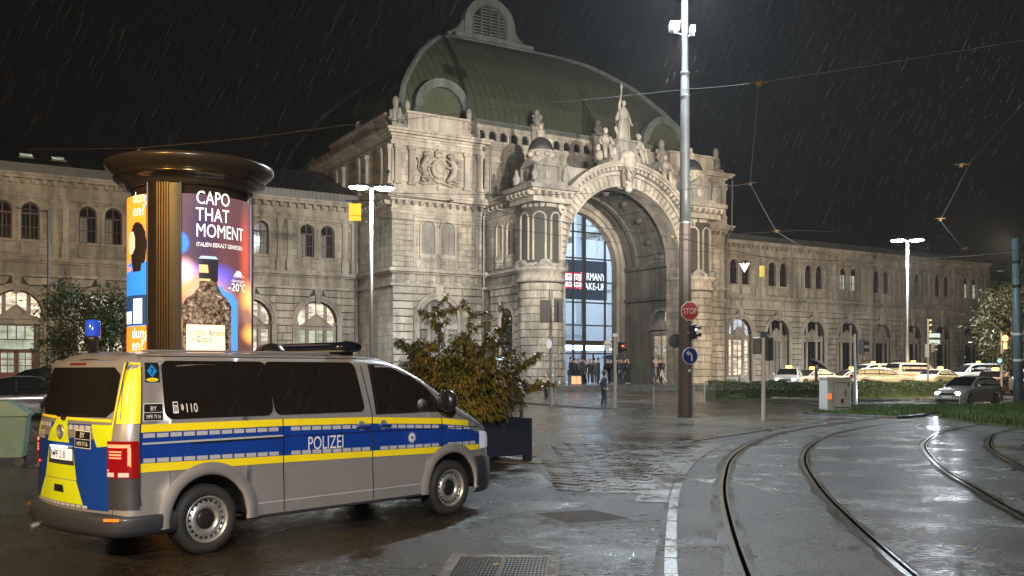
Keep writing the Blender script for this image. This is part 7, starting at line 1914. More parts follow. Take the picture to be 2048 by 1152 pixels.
# pedestrian crossing signal by the hooded man
pg = gp(1230, 821); t = thing('traffic_light', 'slim grey pole with red pedestrian signal beside the hooded man', 'traffic light', (pg.x, pg.y, 0))
m = MB(); m.tube((0, 0, 0), (0, 0, 3.5), .075, .065, n=12); m.build('pole', M['metal'], t); m = MB(); m.box(-.11, .11, -.08, .08, 3.4, 3.55); m.build('cap', M['metal'], t)
sigbox(t, .27, -.1, 2.65, R(50), 2, [None, 'glow_red'], .85); m = MB(); m.cbox(.12, .42, -.1, .12, 2.35, 2.62, .02); m.build('control_box', M['yellow'] if False else M['mastpaint'], t)
sg2 = thing('priority_sign', 'pale diamond road sign seen from behind on the slim grey pole', 'road sign', (pg.x - .33, pg.y - .02, 3.05)); m = MB(); m.prism([(0, -.42), (.20, 0), (0, .42), (-.20, 0)], 0, .02); m.build('plate', M['metal'], sg2); m = MB(); m.box(-.02, .33, .02, .05, -.03, .03); m.box(-.18, .18, -.012, 0, -.015, .015); m.build('bracket', M['mastpaint'], sg2)
# left double board (back of a signal) by the portal pier
pg = gp(1103, 821); t = thing('traffic_light', 'grey pole with two signal boards in front of the left portal pier', 'traffic light', (pg.x, pg.y, 0))
m = MB(); m.tube((0, 0, 0), (-.06, 0, 5.55), .075, .06, n=12); m.build('pole', M['metal'], t)
m = MB(); m.tube((.18, .05, 0), (.17, .05, 2.5), .03, n=8); m.build('stay', M['metal'], t)
for x, z, rz, mt in ((-.28, 4.05, R(0), 'mastbrown'), (.30, 4.08, R(55), 'mastbrown')):
    o = MB(); o.T = Matrix.Translation((x, -.1, z)) @ Matrix.Rotation(rz, 4, 'Z'); o.cbox(-.26, .26, 0, .06, 0, 1.05, .015); b_ = o.build('board', M[mt], t)
o = MB(); o.T = Matrix.Translation((.42, -.22, 4.1)) @ Matrix.Rotation(R(20), 4, 'Z'); o.cbox(-.12, .12, 0, .03, 0, 1.05, .01); o.build('board_face', M['mastpaint'], t)
o = thing('round_sign', 'small round white sign beside the left signal pole', 'road sign', at(1098, 688, 43.4)); m = MB(); m.T = Matrix.Rotation(R(90), 4, 'X'); m.lathe([(.22, 0), (.22, .02), (0, .021)], 20, sx=.6); m.build('plate', M['white'], o); m = MB(); m.tube((0, .03, 0), (.13, .05, -.3), .015, n=6); m.build('bracket', M['metal'], o)
pg = gp(1527, 841); t = thing('traffic_light', 'pale pole with grey signal heads turned away, left of the cabinet', 'traffic light', (pg.x, pg.y, 0))
m = MB(); m.tube((0, 0, 0), (0, 0, 3.1), .075, .07, n=12); m.build('pole', M['white'], t); sigbox(t, -.24, 0, 2.45, R(160), 2, None, 1.0, 'mastpaint'); sigbox(t, .20, .05, 2.2, R(200), 3, None, .95, 'mastpaint'); m = MB(); m.box(-.12, .12, -.1, .1, 3.05, 3.25); m.build('cap', M['mastpaint'], t)
pg = gp(1711, 816); t = thing('traffic_light', 'grey pole with a black signal head right of the cabinet', 'traffic light', (pg.x, pg.y, 0))
m = MB(); m.tube((0, 0, 0), (-.03, 0, 3.65), .085, .075, n=12); m.build('pole', M['metal'], t); sigbox(t, .30, 0, 2.65, R(75), 2, [None, None], 1.15, 'mastpaint')
p = at(1870, 780, 60); t = thing('traffic_light', 'pole with two grey direction boards among the taxis', 'traffic light', (p.x - 7.0 * 0, p.y, .1)); t.location.x = (1856 - CX) / F_PX * 60
m = MB(); m.tube((0, 0, 0), (0, 0, 5.0), .06, n=8); m.build('pole', M['mastpaint'], t)
for z in (3.95, 3.55): m = MB(); m.box(.02, .70, -.12, -.10, z - .13, z + .13); m.build('direction_board', M['bluegrey'], t)
sigbox(t, -.12, -.05, 2.55, R(180), 3, None, .95, 'mastpaint'); sigbox(t, .24, -.05, 2.9, R(80), 2, None, 1.0, 'black')
for z, c in ((4.9, 'glow_amber'), (4.6, 'glow_amber'), (4.2, 'glow_amber')):
    m = MB(); m.ball((.12, -.08, z), .035, .035, .035, 8, 5); m.build('indicator', M[c], t)
t = thing('traffic_light', 'pole with a green pedestrian signal and small round sign near the right edge', 'traffic light', ((2003 - CX) / F_PX * 58, 58, .05)); m = MB(); m.tube((0, 0, 0), (0, 0, 4.1), .06, n=8); m.build('pole', M['mastbrown'], t); sigbox(t, -.18, -.1, 2.25, R(-20), 2, ['glow_green', None], .95)
o = MB(); o.T = Matrix.Translation((.16, -.1, 3.75)) @ Matrix.Rotation(R(90), 4, 'X'); o.lathe([(.2, 0), (.2, .02), (0, .02)], 18); o.build('round_sign', plain('faded_sign_back', (.55, .35, .2), .5), t); m = MB(); m.box(.05, .28, -.12, -.1, 3.1, 3.5); m.build('sign_plate', bpy.data.materials['faded_sign_back'], t)
# ------------------------------------------------------------ right grey pole, bars, bollards
pg = gp(2038, 815); t = thing('tram_mast', 'thick blue-grey overhead-line mast at the right edge', 'mast', (pg.x, pg.y, 0))
m = MB(); m.smooth = True; m.tube((0, 0, 0), (-.18, 0, 8.45), .235, .165, n=18); m.build('shaft', M['bluegrey'], t)
for z in (3.6, 2.3, 7.2, 6.0): m = MB(); m.tube((-.02 * z, 0, z), (-.02 * z, 0, z + .12), .23, n=16); m.build('band', M['white'] if z < 4 else M['black'], t)
# low tubular rail right of the mast (kerb barrier) 
def barrier(name, label, pts, h, r_=.03, mat='white', rail_z=None):
    t = thing(name, label, 'barrier', (pts[0][0], pts[0][1], G(*pts[0]))); x0, y0 = pts[0]
    for (x, y) in pts: m = MB(); m.tube((x - x0, y - y0, 0), (x - x0, y - y0, h), r_ * 1.3, n=10); m.tube((x - x0, y - y0, h), (x - x0, y - y0, h + .05), r_ * 1.6, n=10); m.build('post', M[mat], t)
    for (a, b) in zip(pts, pts[1:]): m = MB(); m.tube((a[0] - x0, a[1] - y0, h - .06), (b[0] - x0, b[1] - y0, h - .06), r_, n=8); m.build('rail', M[mat], t)
    return t
a = gp(1307, 820); b = gp(1388, 819); barrier('barrier', 'low tubular steel barrier left of the brown mast', [(a.x, a.y), (b.x, b.y)], .92, .03, 'metal')
o = barrier('bollard', 'slim steel post between the brown mast and the hedge', [tuple(gp(1409, 814)[:2])], .95, .035, 'metal')
a = at(1433, 766, 80); b = at(1474, 766, 82.5); q = at(1453, 766, 81); barrier('bicycle_rail', 'white tubular bicycle rail against the right wing', [(a.x, a.y), (q.x, q.y), (b.x, b.y)], .75, .035)
pg = gp(1043, 852); t = barrier('bollard', 'brown bollard just behind the planter', [(pg.x, pg.y)], 1.0, .05, 'brass')
# electrical cabinet with prints
ca = gp(1646, 827); cb_ = gp(1692, 824)
cab = thing('electric_cabinet', 'pale grey electrical cabinet with small notices on the grass island', 'cabinet', (ca.x + .33, ca.y + .2, 0), R(20))
cw = 1.12
m = MB(); m.cbox(-.30, .95, -.25, .30, .12, 1.50, .02); m.build('body', plain('cabinet_grey', (.66, .68, .68), .5, 0, .12), cab)
m = MB(); m.box(-.28, .93, -.24, .28, 0, .12); m.build('socket', M['kerb'], cab); m = MB(); m.box(-.33, .98, -.28, .33, 1.50, 1.55); m.build('lid', bpy.data.materials['cabinet_grey'], cab)
m = MB(); m.box(.02, .024, -.262, -.25, .2, 1.45); m.build('door_gap', M['black'], cab); m = MB(); m.box(.62, .66, -.28, -.25, .75, 1.0); m.build('latch', M['black'], cab); m = MB(); m.box(.42, .55, -.262, -.25, .45, .62); m.build('notice', M['black'], cab)
m = MB(); m.box(-.26, -.08, -.262, -.25, .62, .85); m.build('notice', emis('lit_orange_notice', (1, .12, .02), 1.2), cab)
m = MB(); m.box(.1, .9, -.256, -.25, .22, .28); m.box(.1, .9, -.256, -.25, 1.30, 1.33); m.build('print_band', plain('green_print', (.05, .20, .17), .5), cab)
m = MB(); text_on(m, 'Stadtwerke', lambda x, y: (.12 + x, -.258, 1.18 + y), .11, 0); text_on(m, 'Energie', lambda x, y: (.12 + x, -.258, 1.05 + y), .10, 0) if False else None; 
m = MB(); m.add([(.74, -.258, 1.22), (.80, -.258, 1.15), (.86, -.258, 1.22), (.80, -.258, 1.34)], [(0, 1, 2, 3)]); m.build('drop_symbol', bpy.data.materials['green_print'], cab)
# ------------------------------------------------------------ street lamps with double discs
def street_lamp(label, x, y, rz, watts):
    t = thing('street_lamp', label, 'street lamp', (x, y, G(x, y)), rz, 'double-headed street lamps'); z = 12.15 - G(x, y)
    m = MB(); m.smooth = True; m.tube((0, 0, 0), (0, 0, z + .05), .13, .085, n=14); m.build('pole', M['metal'], t)
    m = MB(); m.tube((-1.3, 0, z + .35), (1.3, 0, z + .35), .045, n=8); m.tube((0, 0, z), (0, 0, z + .35), .05, n=8); m.build('crossarm', M['black'], t)
    for s in (-1, 1):
        m = MB(); m.smooth = True; m.T = Matrix.Translation((s * .72, 0, z + .18)); m.lathe([(.12, .14), (.45, .06), (.50, .0)], 24, sx=1.15, caps=True); h = m.build('shade', M['metal'], t)
        m = MB(); m.smooth = True; m.T = Matrix.Translation((s * .72, 0, z + .18)); m.lathe([(.49, -.005), (.36, -.09), (.0, -.13)], 24, sx=1.15, caps=True); m.build('lens', M['lamp'], h)
    return t
street_lamp('double-disc street lamp in front of the left tower, both heads lit', -8.05, 55.0, R(12), 0)
street_lamp('double-disc street lamp among the taxis at the right wing', 31.72, 77.0, R(-8), 0)
for x, y in ((-8.05, 55.0), (31.72, 77.0)):
    for dx in (-.72, .72): spot('street_and_fill_light', (x + dx, y - .05, 11.8), (x + dx, y - .1, 0), 2600 if x < 0 else 6500, (.88, .94, 1.0), 128, .6, .3)
for k, dx in enumerate((-.45, .42, .95)):
    m = MB(); m.ball((0, 0, 0), .11, .11, .11, 10, 7); m.tube((0, 0, -.1), (0, 0, -.25), .04, n=6)
    o = m.build('camera_dome', M['black'], bpy.data.objects['street_lamp']); o.location = (dx, 0, 12.75)
# orange sign hanging by the left lamp
t = thing('hanging_panel', 'blank orange rectangular panel hanging beside the left street lamp', 'panel', at(710, 424, 53), R(8)); m = MB(); m.cbox(-.33, .33, -.02, .02, -.48, .48, .008); m.build('panel', emis('orange_panel_lit', (1, .50, .02), .75, (.9, .45, .02)), t)
m = MB(); m.box(-.16, .16, -.03, .03, .46, .60); m.tube((-.5, 0, .62), (1.0, 0, .66), .03, n=6); m.build('clip', M['black'], t)
t = thing('pennant', 'white downward-pointing triangular panel hanging before the right wing window', 'panel', at(1489, 535, 48)); m = MB(); m.prism([(-.26, .22), (-.13, .16), (-.06, .24), (.06, .16), (.13, .24), (.26, .22), (0, -.26)], 0, .03); m.build('panel', M['white'], t); m = MB(); m.tube((-.4, 0, .26), (.4, 0, .26), .02, n=6); m.build('clip', M['wire'], t)
t = thing('route_panel', 'small yellow square panel hanging next to the white triangle', 'panel', at(1524, 543, 50)); m = MB(); m.cbox(-.14, .14, 0, .03, -.30, .30, .006); m.build('panel', plain('dull_yellow', (.35, .27, .03), .5), t)
# thin light mast at the left with arm
x0 = (97 - CX) / F_PX * 40; t = thing('slim_mast', 'thin mast with a short cross arm in front of the left wing', 'mast', (x0, 40, 0)); m = MB(); m.tube((0, 0, 0), (0, 0, 8.5), .06, .05, n=10); m.tube((0, 0, 8.45), (-1.35, 0, 8.62), .025, n=6); m.build('pole', M['metal'], t)
# ============================================================ OVERHEAD WIRES
def wire(label, pts, r_=.012, mat='wire', name='overhead_wire', n=8):
    P = [at(*p) for p in pts]; m = MB(); out = []
    for a, b in zip(P, P[1:]):
        for k in range(n): t = k / n; q = a.lerp(b, t); q.z -= .0015 * (b - a).length ** 2 * 4 * t * (1 - t) * .3; out.append(q)
    out.append(P[-1]); m.path(out, r_, 4); o = m.build(name, M[mat]); tag(o, label, 'cable', 'overhead tram wires'); return o
wire('span wire rising from the column cap over the dome to the topmost clamp', [(57, 300, 26), (278, 297, 25), (700, 250, 29), (1060, 209, 34), (1375, 178, 37.6), (1515, 165, 30)], .008, 'wire')
wire('faint thin wire from the topmost clamp to the upper right corner', [(1515, 165, 30), (2048, 80, 24)], .0035, 'wire')
wire('brightened stretch of span wire passing over the column cap', [(57, 299, 25.9), (278, 296, 24.9), (500, 276, 27), (700, 249, 28.9)], .014, 'brass')  # second, brighter copy of the wire: lamplight put into its colour
wire('thin span wire sloping down behind the column cap', [(57, 300, 26), (240, 345, 22), (330, 372, 19)], .008, 'wire')
wire('short bright wire above the column cap', [(57, 300, 26), (278, 306, 25), (500, 330, 23)], .006, 'wire')
wire('long wire crossing the facade below the tower cornice', [(700, 378, 30), (900, 403, 32), (1085, 438, 34), (1370, 478, 37.2), (1560, 520, 45)], .012, 'wire')
wire('lower thin wire crossing the facade', [(700, 430, 30), (1000, 455, 34), (1370, 500, 38), (1700, 522, 46)], .008, 'wire')
wire('wire from the column past the arch keystone', [(740, 385, 30), (1100, 389, 34), (1375, 378, 37.5), (1500, 368, 34)], .008, 'wire')
wire('contact wire dropping from the upper clamp above the right wing', [(1517, 168, 20), (1510, 260, 23), (1500, 366, 27), (1552, 462, 34), (1620, 500, 42), (1760, 530, 55)], .011, 'mastpaint')
wire('contact wire coming down from the right edge', [(2048, 205, 17), (1940, 325, 21), (1880, 440, 26), (1930, 500, 33), (1975, 520, 38), (2048, 560, 46)], .011, 'mastpaint')
wire('cross wire from the blue-grey mast toward the right wing', [(2036, 503, 47), (1940, 512, 50), (1700, 520, 60)], .022, 'metal')
wire('slack wire joining the right-hand clamps', [(2036, 503, 47), (1900, 470, 44), (1600, 460, 40), (1447, 470, 40)], .008, 'wire')
def clamp(label, px, py, D, rz, s=1.0):
    t = thing('wire_clamp', label, 'clamp', at(px, py, D), rz, 'clamps of the tram wires'); m = MB(); m.tube((-.28 * s, 0, 0), (.28 * s, 0, .04 * s), .025 * s, n=6); m.build('bar', M['brass'], t)
    m = MB(); m.box(-.07 * s, .07 * s, -.04 * s, .04 * s, -.09 * s, .05 * s); m.ball((.1 * s, 0, .06 * s), .05 * s, .05 * s, .04 * s, 6, 4); m.build('jaw', M['brass'], t)
for lb, px, py, D, rz, s in [(a_, b_, c_, d_, e_, f_ * .72) for a_, b_, c_, d_, e_, f_ in (('copper clamp over the column cap', 278, 297, 25, .3, .75), ('topmost copper clamp right of the mast', 1517, 167, 20, .1, 1.0), ('copper clamp left above the right wing', 1500, 367, 27, .1, .9), ('clamp where the left contact wire bends', 1552, 462, 34, .4, .8), ('upper clamp of the right contact wire', 1921, 330, 21, .2, .8), ('middle clamp of the right contact wire', 1880, 438, 26, .2, .8), ('lower clamp of the right contact wire', 1930, 498, 33, .2, .8), ('copper clamp below the tower cornice', 898, 402, 32, 0, .9), ('copper clamp in front of the arch', 1345, 473, 36.5, 0, .9), ('dark clamp in front of the glass screen', 1190, 474, 37, 0, .6))]:
    clamp(lb, px, py, D, rz, s)
# floodlight that lights the front, on its own mast right of the view
t = thing('floodlight_mast', 'steel mast with two floodlights on the mast behind the viewer, far right', 'mast', (FLOOD.x + .25, FLOOD.y - .45, 0)); m = MB(); m.tube((0, 0, 0), (0, 0, 6.0), .14, .10, n=12); m.build('pole', M['metal'], t)
for dz in (0, .55):
    m = MB(); m.T = Matrix.Translation((0, -.5, 5.0 + dz)) @ Matrix.Rotation(R(20), 4, 'Z'); m.cbox(-.25, .25, .05, .3, -.18, .18, .02); h = m.build('floodlight', M['black'], t)
for x, y in ((-9.0, -2.0), (1.5, -8.5)):
    t = thing('sodium_and_fill_lamp', 'lamp behind the viewer' + (': sodium street lamp at the left' if x < 0 else ': added fill lamp at the right'), 'street lamp', (x, y, 0)); m = MB(); m.tube((0, 0, 0), (0, 0, 8.8), .11, .07, n=10); m.build('pole', M['metal'], t); m = MB(); m.cbox(-.2, .2, -.35, .35, 8.95, 9.1, .02); m.build('head', M['black'], t)  # the right one is added as neutral fill for the van
# ============================================================ PEOPLE
def cloth(n, c): return plain(n, c, .8, 0, .2, nscale=14)
CL = {'black': cloth('black_cloth', (.012, .012, .014)), 'navy': cloth('navy_cloth', (.012, .020, .045)), 'grey': cloth('grey_cloth', (.06, .06, .065)), 'dgrey': cloth('dark_grey_cloth', (.028, .028, .032)), 'white': cloth('white_cloth', (.55, .55, .56)), 'tan': cloth('tan_cloth', (.22, .16, .11)), 'jeans': cloth('blue_jeans', (.03, .05, .10)), 'hair': cloth('dark_hair', (.015, .010, .008)), 'brown': cloth('brown_cloth', (.07, .045, .03)), 'red': cloth('red_cloth', (.3, .03, .03))}
def person(label, loc, rz, h=1.75, top='black', legs='black', shoes='white', stride=0.0, arms=('down', 'down'), lean_=0.0, hood=False, group=None, hairlen=0, bag=None, inner=None):
    t = thing('person', label, 'person', loc, rz, group); k = h / 1.75; s = stride
    # joints, facing -y
    hip = .92; J = {}
    V = Vector
    J['pel'] = V((0, 0, hip)); J['sp1'] = V((0, .0 - lean_ * .3, 1.10)); J['ch'] = V((0, -.01 - lean_, 1.32)); J['nk'] = V((0, -.01 - lean_ * 1.3, 1.48)); J['hd0'] = V((0, -.03 - lean_ * 1.5, 1.58)); J['hd'] = V((0, -.04 - lean_ * 1.6, 1.68))
    for q, sx in (('l', 1), ('r', -1)):
        f = s * sx
        J['hp' + q] = V((sx * .09, 0, .88)); J['kn' + q] = V((sx * .11, -.04 - f * .16, .50 + abs(f) * .01)); J['an' + q] = V((sx * .11, .02 - f * .38 if f > 0 else .02 - f * .42, .09 + (0.0 if f >= 0 else .06 * min(1, -f))))
        J['to' + q] = J['an' + q] + V((sx * .03, -.17, -.045)); J['sh' + q] = J['ch'] + V((sx * .185, .0, .08))
        md = arms[0 if q == 'l' else 1]
        if md == 'down': el = J['sh' + q] + V((sx * .07, .03 + f * .10, -.29)); ha = el + V((sx * .0, -.05 + f * .10, -.25))
        elif md == 'pocket': el = J['sh' + q] + V((sx * .12, .06, -.27)); ha = el + V((-sx * .12, -.13, -.16))
        elif md == 'phone': el = J['sh' + q] + V((sx * .06, -.02, -.28)); ha = el + V((-sx * .13, -.22, .12))
        elif md == 'face': el = J['sh' + q] + V((sx * .08, -.06, -.26)); ha = el + V((-sx * .14, -.12, .24))
        else: el = J['sh' + q] + V((sx * .05, -.10, -.22)); ha = el + V((-sx * .05, -.10, .30))
        J['el' + q] = el; J['ha' + q] = ha
    names = list(J); idx = {n: i for i, n in enumerate(names)}
    rad = {'pel': .155, 'sp1': .145, 'ch': .165, 'nk': .06, 'hd0': .085, 'hd': .095}
    for q in 'lr': rad.update({'hp' + q: .105, 'kn' + q: .066, 'an' + q: .046, 'to' + q: .040, 'sh' + q: .075, 'el' + q: .052, 'ha' + q: .034})
    ed = [('pel', 'sp1', top), ('sp1', 'ch', top), ('ch', 'nk', top), ('nk', 'hd0', 'skin'), ('hd0', 'hd', 'skin')]
    for q in 'lr': ed += [('pel', 'hp' + q, legs), ('hp' + q, 'kn' + q, legs), ('kn' + q, 'an' + q, legs), ('an' + q, 'to' + q, shoes), ('ch', 'sh' + q, top), ('sh' + q, 'el' + q, top), ('el' + q, 'ha' + q, top)]
    me = bpy.data.meshes.new('body'); me.from_pydata([tuple(J[n]) for n in names], [(idx[a], idx[b]) for a, b, _ in ed], [])
    o = bpy.data.objects.new('body', me); col.objects.link(o)
    md = o.modifiers.new('s', 'SKIN'); md.use_smooth_shade = True
    for i, n in enumerate(names): sv = me.skin_vertices[0].data[i]; r_ = rad[n]; sv.radius = (r_, r_ * (.72 if n in ('pel', 'sp1', 'ch') else 1)); sv.use_root = (n == 'pel')
    su = o.modifiers.new('u', 'SUBSURF'); su.levels = 1; su.render_levels = 1
    dg = bpy.context.evaluated_depsgraph_get(); nm = bpy.data.meshes.new_from_object(o.evaluated_get(dg)); bpy.data.objects.remove(o)
    mats = [CL[top] if top in CL else M[top], CL[legs], CL[shoes], M['skin']]
    nm.materials.clear(); [nm.materials.append(x) for x in mats]
    key = {top: 0, legs: 1, shoes: 2, 'skin': 3}
    segs = [(J[a], J[b], 3 if c == 'skin' else (0 if (a, b) in () else (2 if a.startswith('an') else (1 if a[:2] in ('hp', 'kn') or b[:2] == 'hp' else 0)))) for a, b, c in ed]
    for p in nm.polygons:
        c = p.center; best = 9
        for a, b, mi in segs:
            d = b - a; tt = max(0, min(1, (c - a).dot(d) / max(d.length_squared, 1e-9))); ds = (c - (a + d * tt)).length
            if ds < best: best = ds; k_ = mi
        p.material_index = k_; p.use_smooth = True
    b = bmesh.new(); b.from_mesh(nm)
    nm2 = nm
    # hands with five fingers each, nose and eyes, joined into the same body mesh
    x = MB(); x.smooth = True; x.k = 3
    for q, sx in (('l', 1), ('r', -1)):
        ha = J['ha' + q]; d = (ha - J['el' + q]).normalized(); sd = Vector((0, 1, 0)) if abs(d.z) > .5 else Vector((1, 0, 0)); c0 = ha + d * .05
        x.path([ha - d * .02, c0, ha + d * .095], [.024, .030, .024], 8)
        for k2, ln in enumerate((.062, .072, .068, .052)):
            b0 = ha + d * .09 + sd * (.024 - .016 * k2); x.path([b0, b0 + d * ln * .5 + Vector((-sx * .008, 0, 0)), b0 + d * ln + Vector((-sx * .022, 0, 0))], [.009, .008, .006], 5)
        x.path([ha + d * .03 + sd * .02, ha + d * .055 + sd * .045, ha + d * .085 + sd * .05], [.011, .010, .007], 5)
    hd = J['hd']; x.ball(tuple(hd + Vector((0, .0, .0))), .078, .098, .118, 12, 9); x.path([hd + Vector((0, -.085, .03)), hd + Vector((0, -.118, -.015)), hd + Vector((0, -.095, -.022))], [.010, .015, .008], 6)
    for sx in (-1, 1): x.ball(tuple(hd + Vector((sx * .08, .0, .0))), .012, .022, .03, 6, 5)
    x.k = 1
    for sx in (-1, 1): x.ball(tuple(hd + Vector((sx * .03, -.088, .022))), .012, .010, .007, 6, 4)
    x.path([hd + Vector((-.025, -.092, -.05)), hd + Vector((.025, -.092, -.05))], .006, 4)
    tm = x.mesh('x', mats); b.from_mesh(tm); b.to_mesh(nm2); b.free()
    ob = bpy.data.objects.new('body', nm2); col.objects.link(ob); ob.parent = t
    # hair or hood, coat skirt
    y = MB(); y.smooth = True
    if hood:
        y.ball((hd.x, hd.y + .035, hd.z + .015), .115, .125, .145, 12, 8); y.path([hd + Vector((-.09, .03, -.10)), hd + Vector((0, .06, -.14)), hd + Vector((.09, .03, -.10))], .05, 8); y.build('hood', CL[top], t)
    else:
        y.ball((hd.x, hd.y + .022, hd.z + .028), .089, .100, .108, 12, 8)
        if hairlen: y.path([hd + Vector((0, .06, 0)), hd + Vector((0, .09, -.15)), hd + Vector((0, .08, -.15 - hairlen))], [.085, .09, .04], 8)
        y.build('hair', CL['hair'], t)
    if inner:
        y = MB(); y.smooth = True; c = J['ch']; y.path([c + Vector((0, -.105, .06)), c + Vector((0, -.125, -.12)), c + Vector((0, -.115, -.34))], [.05, .06, .05], 8); y.build('shirt', CL[inner], t)
    if bag == 'backpack':
        y = MB(); y.smooth = False; c = J['ch']; y.cbox(-.15, .15, c.y + .10, c.y + .28, c.z - .30, c.z + .12, .04); y.build('backpack', CL['black'], t)
    t.scale = (k, k, k)
    return t
def gz(px, D): x = (px - CX) / F_PX * D; return x
def stand(px, D, z=None): x = gz(px, D); return (x, D, G(x, D) if z is None else z)
p = gp(1207, 818); person('hooded man in dark clothes and white trainers standing on the kerb', (p.x, p.y, .0), R(60), 1.80, 'dgrey', 'dgrey', 'white', .12, ('pocket', 'pocket'), .03, True)
p = gp(1094, 812); person('woman walking in a tan coat over a white top near the left signal pole', (p.x, p.y, .0), R(-35), 1.66, 'tan', 'black', 'white', .45, ('down', 'down'), .02, False, hairlen=.1, inner='white')
ZP = .93
crowd = [(1141, 'black', 'navy', 'man in a black coat by the left door jamb', 'down', 0, R(70), 1.78), (1156, 'grey', 'black', 'person in grey behind the litter bin', 'down', .1, R(20), 1.68), (1163, 'dgrey', 'black', 'man with raised head left of the thick glazing bar', 'phone', 0, R(-60), 1.8), (1180, 'black', 'black', 'woman in black with white shoes holding her face', 'face', 0, R(5), 1.66), (1196, 'navy', 'black', 'man in a navy coat right of the woman in black', 'down', 0, R(60), 1.76),
         (1214, 'black', 'navy', 'person behind the hooded man near the glass doors', 'pocket', 0, R(-30), 1.72), (1226, 'navy', 'dgrey', 'person in navy beneath the dark umbrella', 'phone', 0, R(20), 1.70), (1236, 'black', 'black', 'tall person in black right of the umbrella', 'down', 0, R(90), 1.82), (1243, 'navy', 'navy', 'person in blue coat right of the signal pole', 'pocket', 0, R(-80), 1.75), (1257, 'black', 'black', 'lone person in black with a bag right of the queue', 'phone', 0, R(-40), 1.70)]
crowd += [(1148, 'navy', 'jeans', 'person in blue jacket behind the bin, left side', 'pocket', 0, R(150), 1.73), (1170, 'brown', 'black', 'person in brown jacket next to the thick glazing bar', 'down', .2, R(-100), 1.7), (1188, 'grey', 'dgrey', 'grey-clad person half hidden behind the woman in black', 'pocket', 0, R(170), 1.74), (1220, 'dgrey', 'black', 'person leaning in under the umbrella from the left', 'phone', 0, R(-70), 1.69), (1249, 'black', 'jeans', 'person with jeans at the right end of the queue', 'down', .3, R(100), 1.76)]
for i, (px, tp, lg, lb, arm, st, rz, h) in enumerate(crowd):
    D = 63.2 + (px - 1141) * .022 + (i % 3) * .8; x = gz(px, D); person(lb, (x, D, ZP), rz, h, tp, lg, 'white' if i % 3 == 0 else 'black', st, (arm, 'down' if i % 2 else arm), 0, False, 'people waiting on the station steps', hairlen=.12 if i in (3, 6) else 0, bag='backpack' if i in (4, 8) else None)
for i, (px, tp, lg, lb, st, rz) in enumerate(((1307, 'dgrey', 'jeans', 'man in grey jacket and jeans walking by the right porch wall', .5, R(80)), (1316, 'black', 'black', 'tall figure in black between the two walkers at the right porch wall', .4, R(75)), (1324, 'black', 'white', 'walker with pale trousers and dark jacket at the right porch wall', .8, R(-85)))):
    D = 66.5 + i * .8; person(lb, (gz(px, D), D, ZP), rz, 1.75, tp, lg, 'black', st, ('down', 'phone'), .04 * i, False, 'people walking through the porch', bag='backpack' if i == 2 else None)
def umbrella(label, x, y, z, r_=.5, tilt=(0, 0), mat='navy'):
    t = thing('umbrella', label, 'umbrella', (x, y, z)); t.rotation_euler = (tilt[0], tilt[1], 0); m = MB(); m.smooth = True; m.lathe([(.0, .0), (r_ * .35, -.03), (r_ * .7, -.12), (r_, -.27)], 16, caps=False); m.build('canopy', CL[mat], t); m = MB(); m.tube((0, 0, .05), (0, 0, -.85), .012, n=6); m.build('shaft', M['metal'], t); return t
D = 64.5; umbrella('dark blue open umbrella above the waiting people', gz(1222, D), D, ZP + 1.98, .62, (.1, .1))
# litter bin
D = 61.0; t = thing('litter_bin', 'double litter bin with orange notices before the steps', 'litter bin', (gz(1149, D), D, G(gz(1149, D), D) + .0), BROT)
m = MB(); m.cbox(-.38, .38, -.2, .2, 0, 1.02, .02); m.build('body', M['mastpaint'], t); m = MB(); m.box(-.40, .40, -.22, .22, 1.02, 1.35); m.build('hood', M['black'], t)
for x in (-.19, .19): m = MB(); m.box(x - .17, x + .17, -.215, -.205, .45, .95); m.build('notice', emis('orange_notice', (1, .45, .22), .5) if x < 0 else bpy.data.materials['orange_notice'], t)
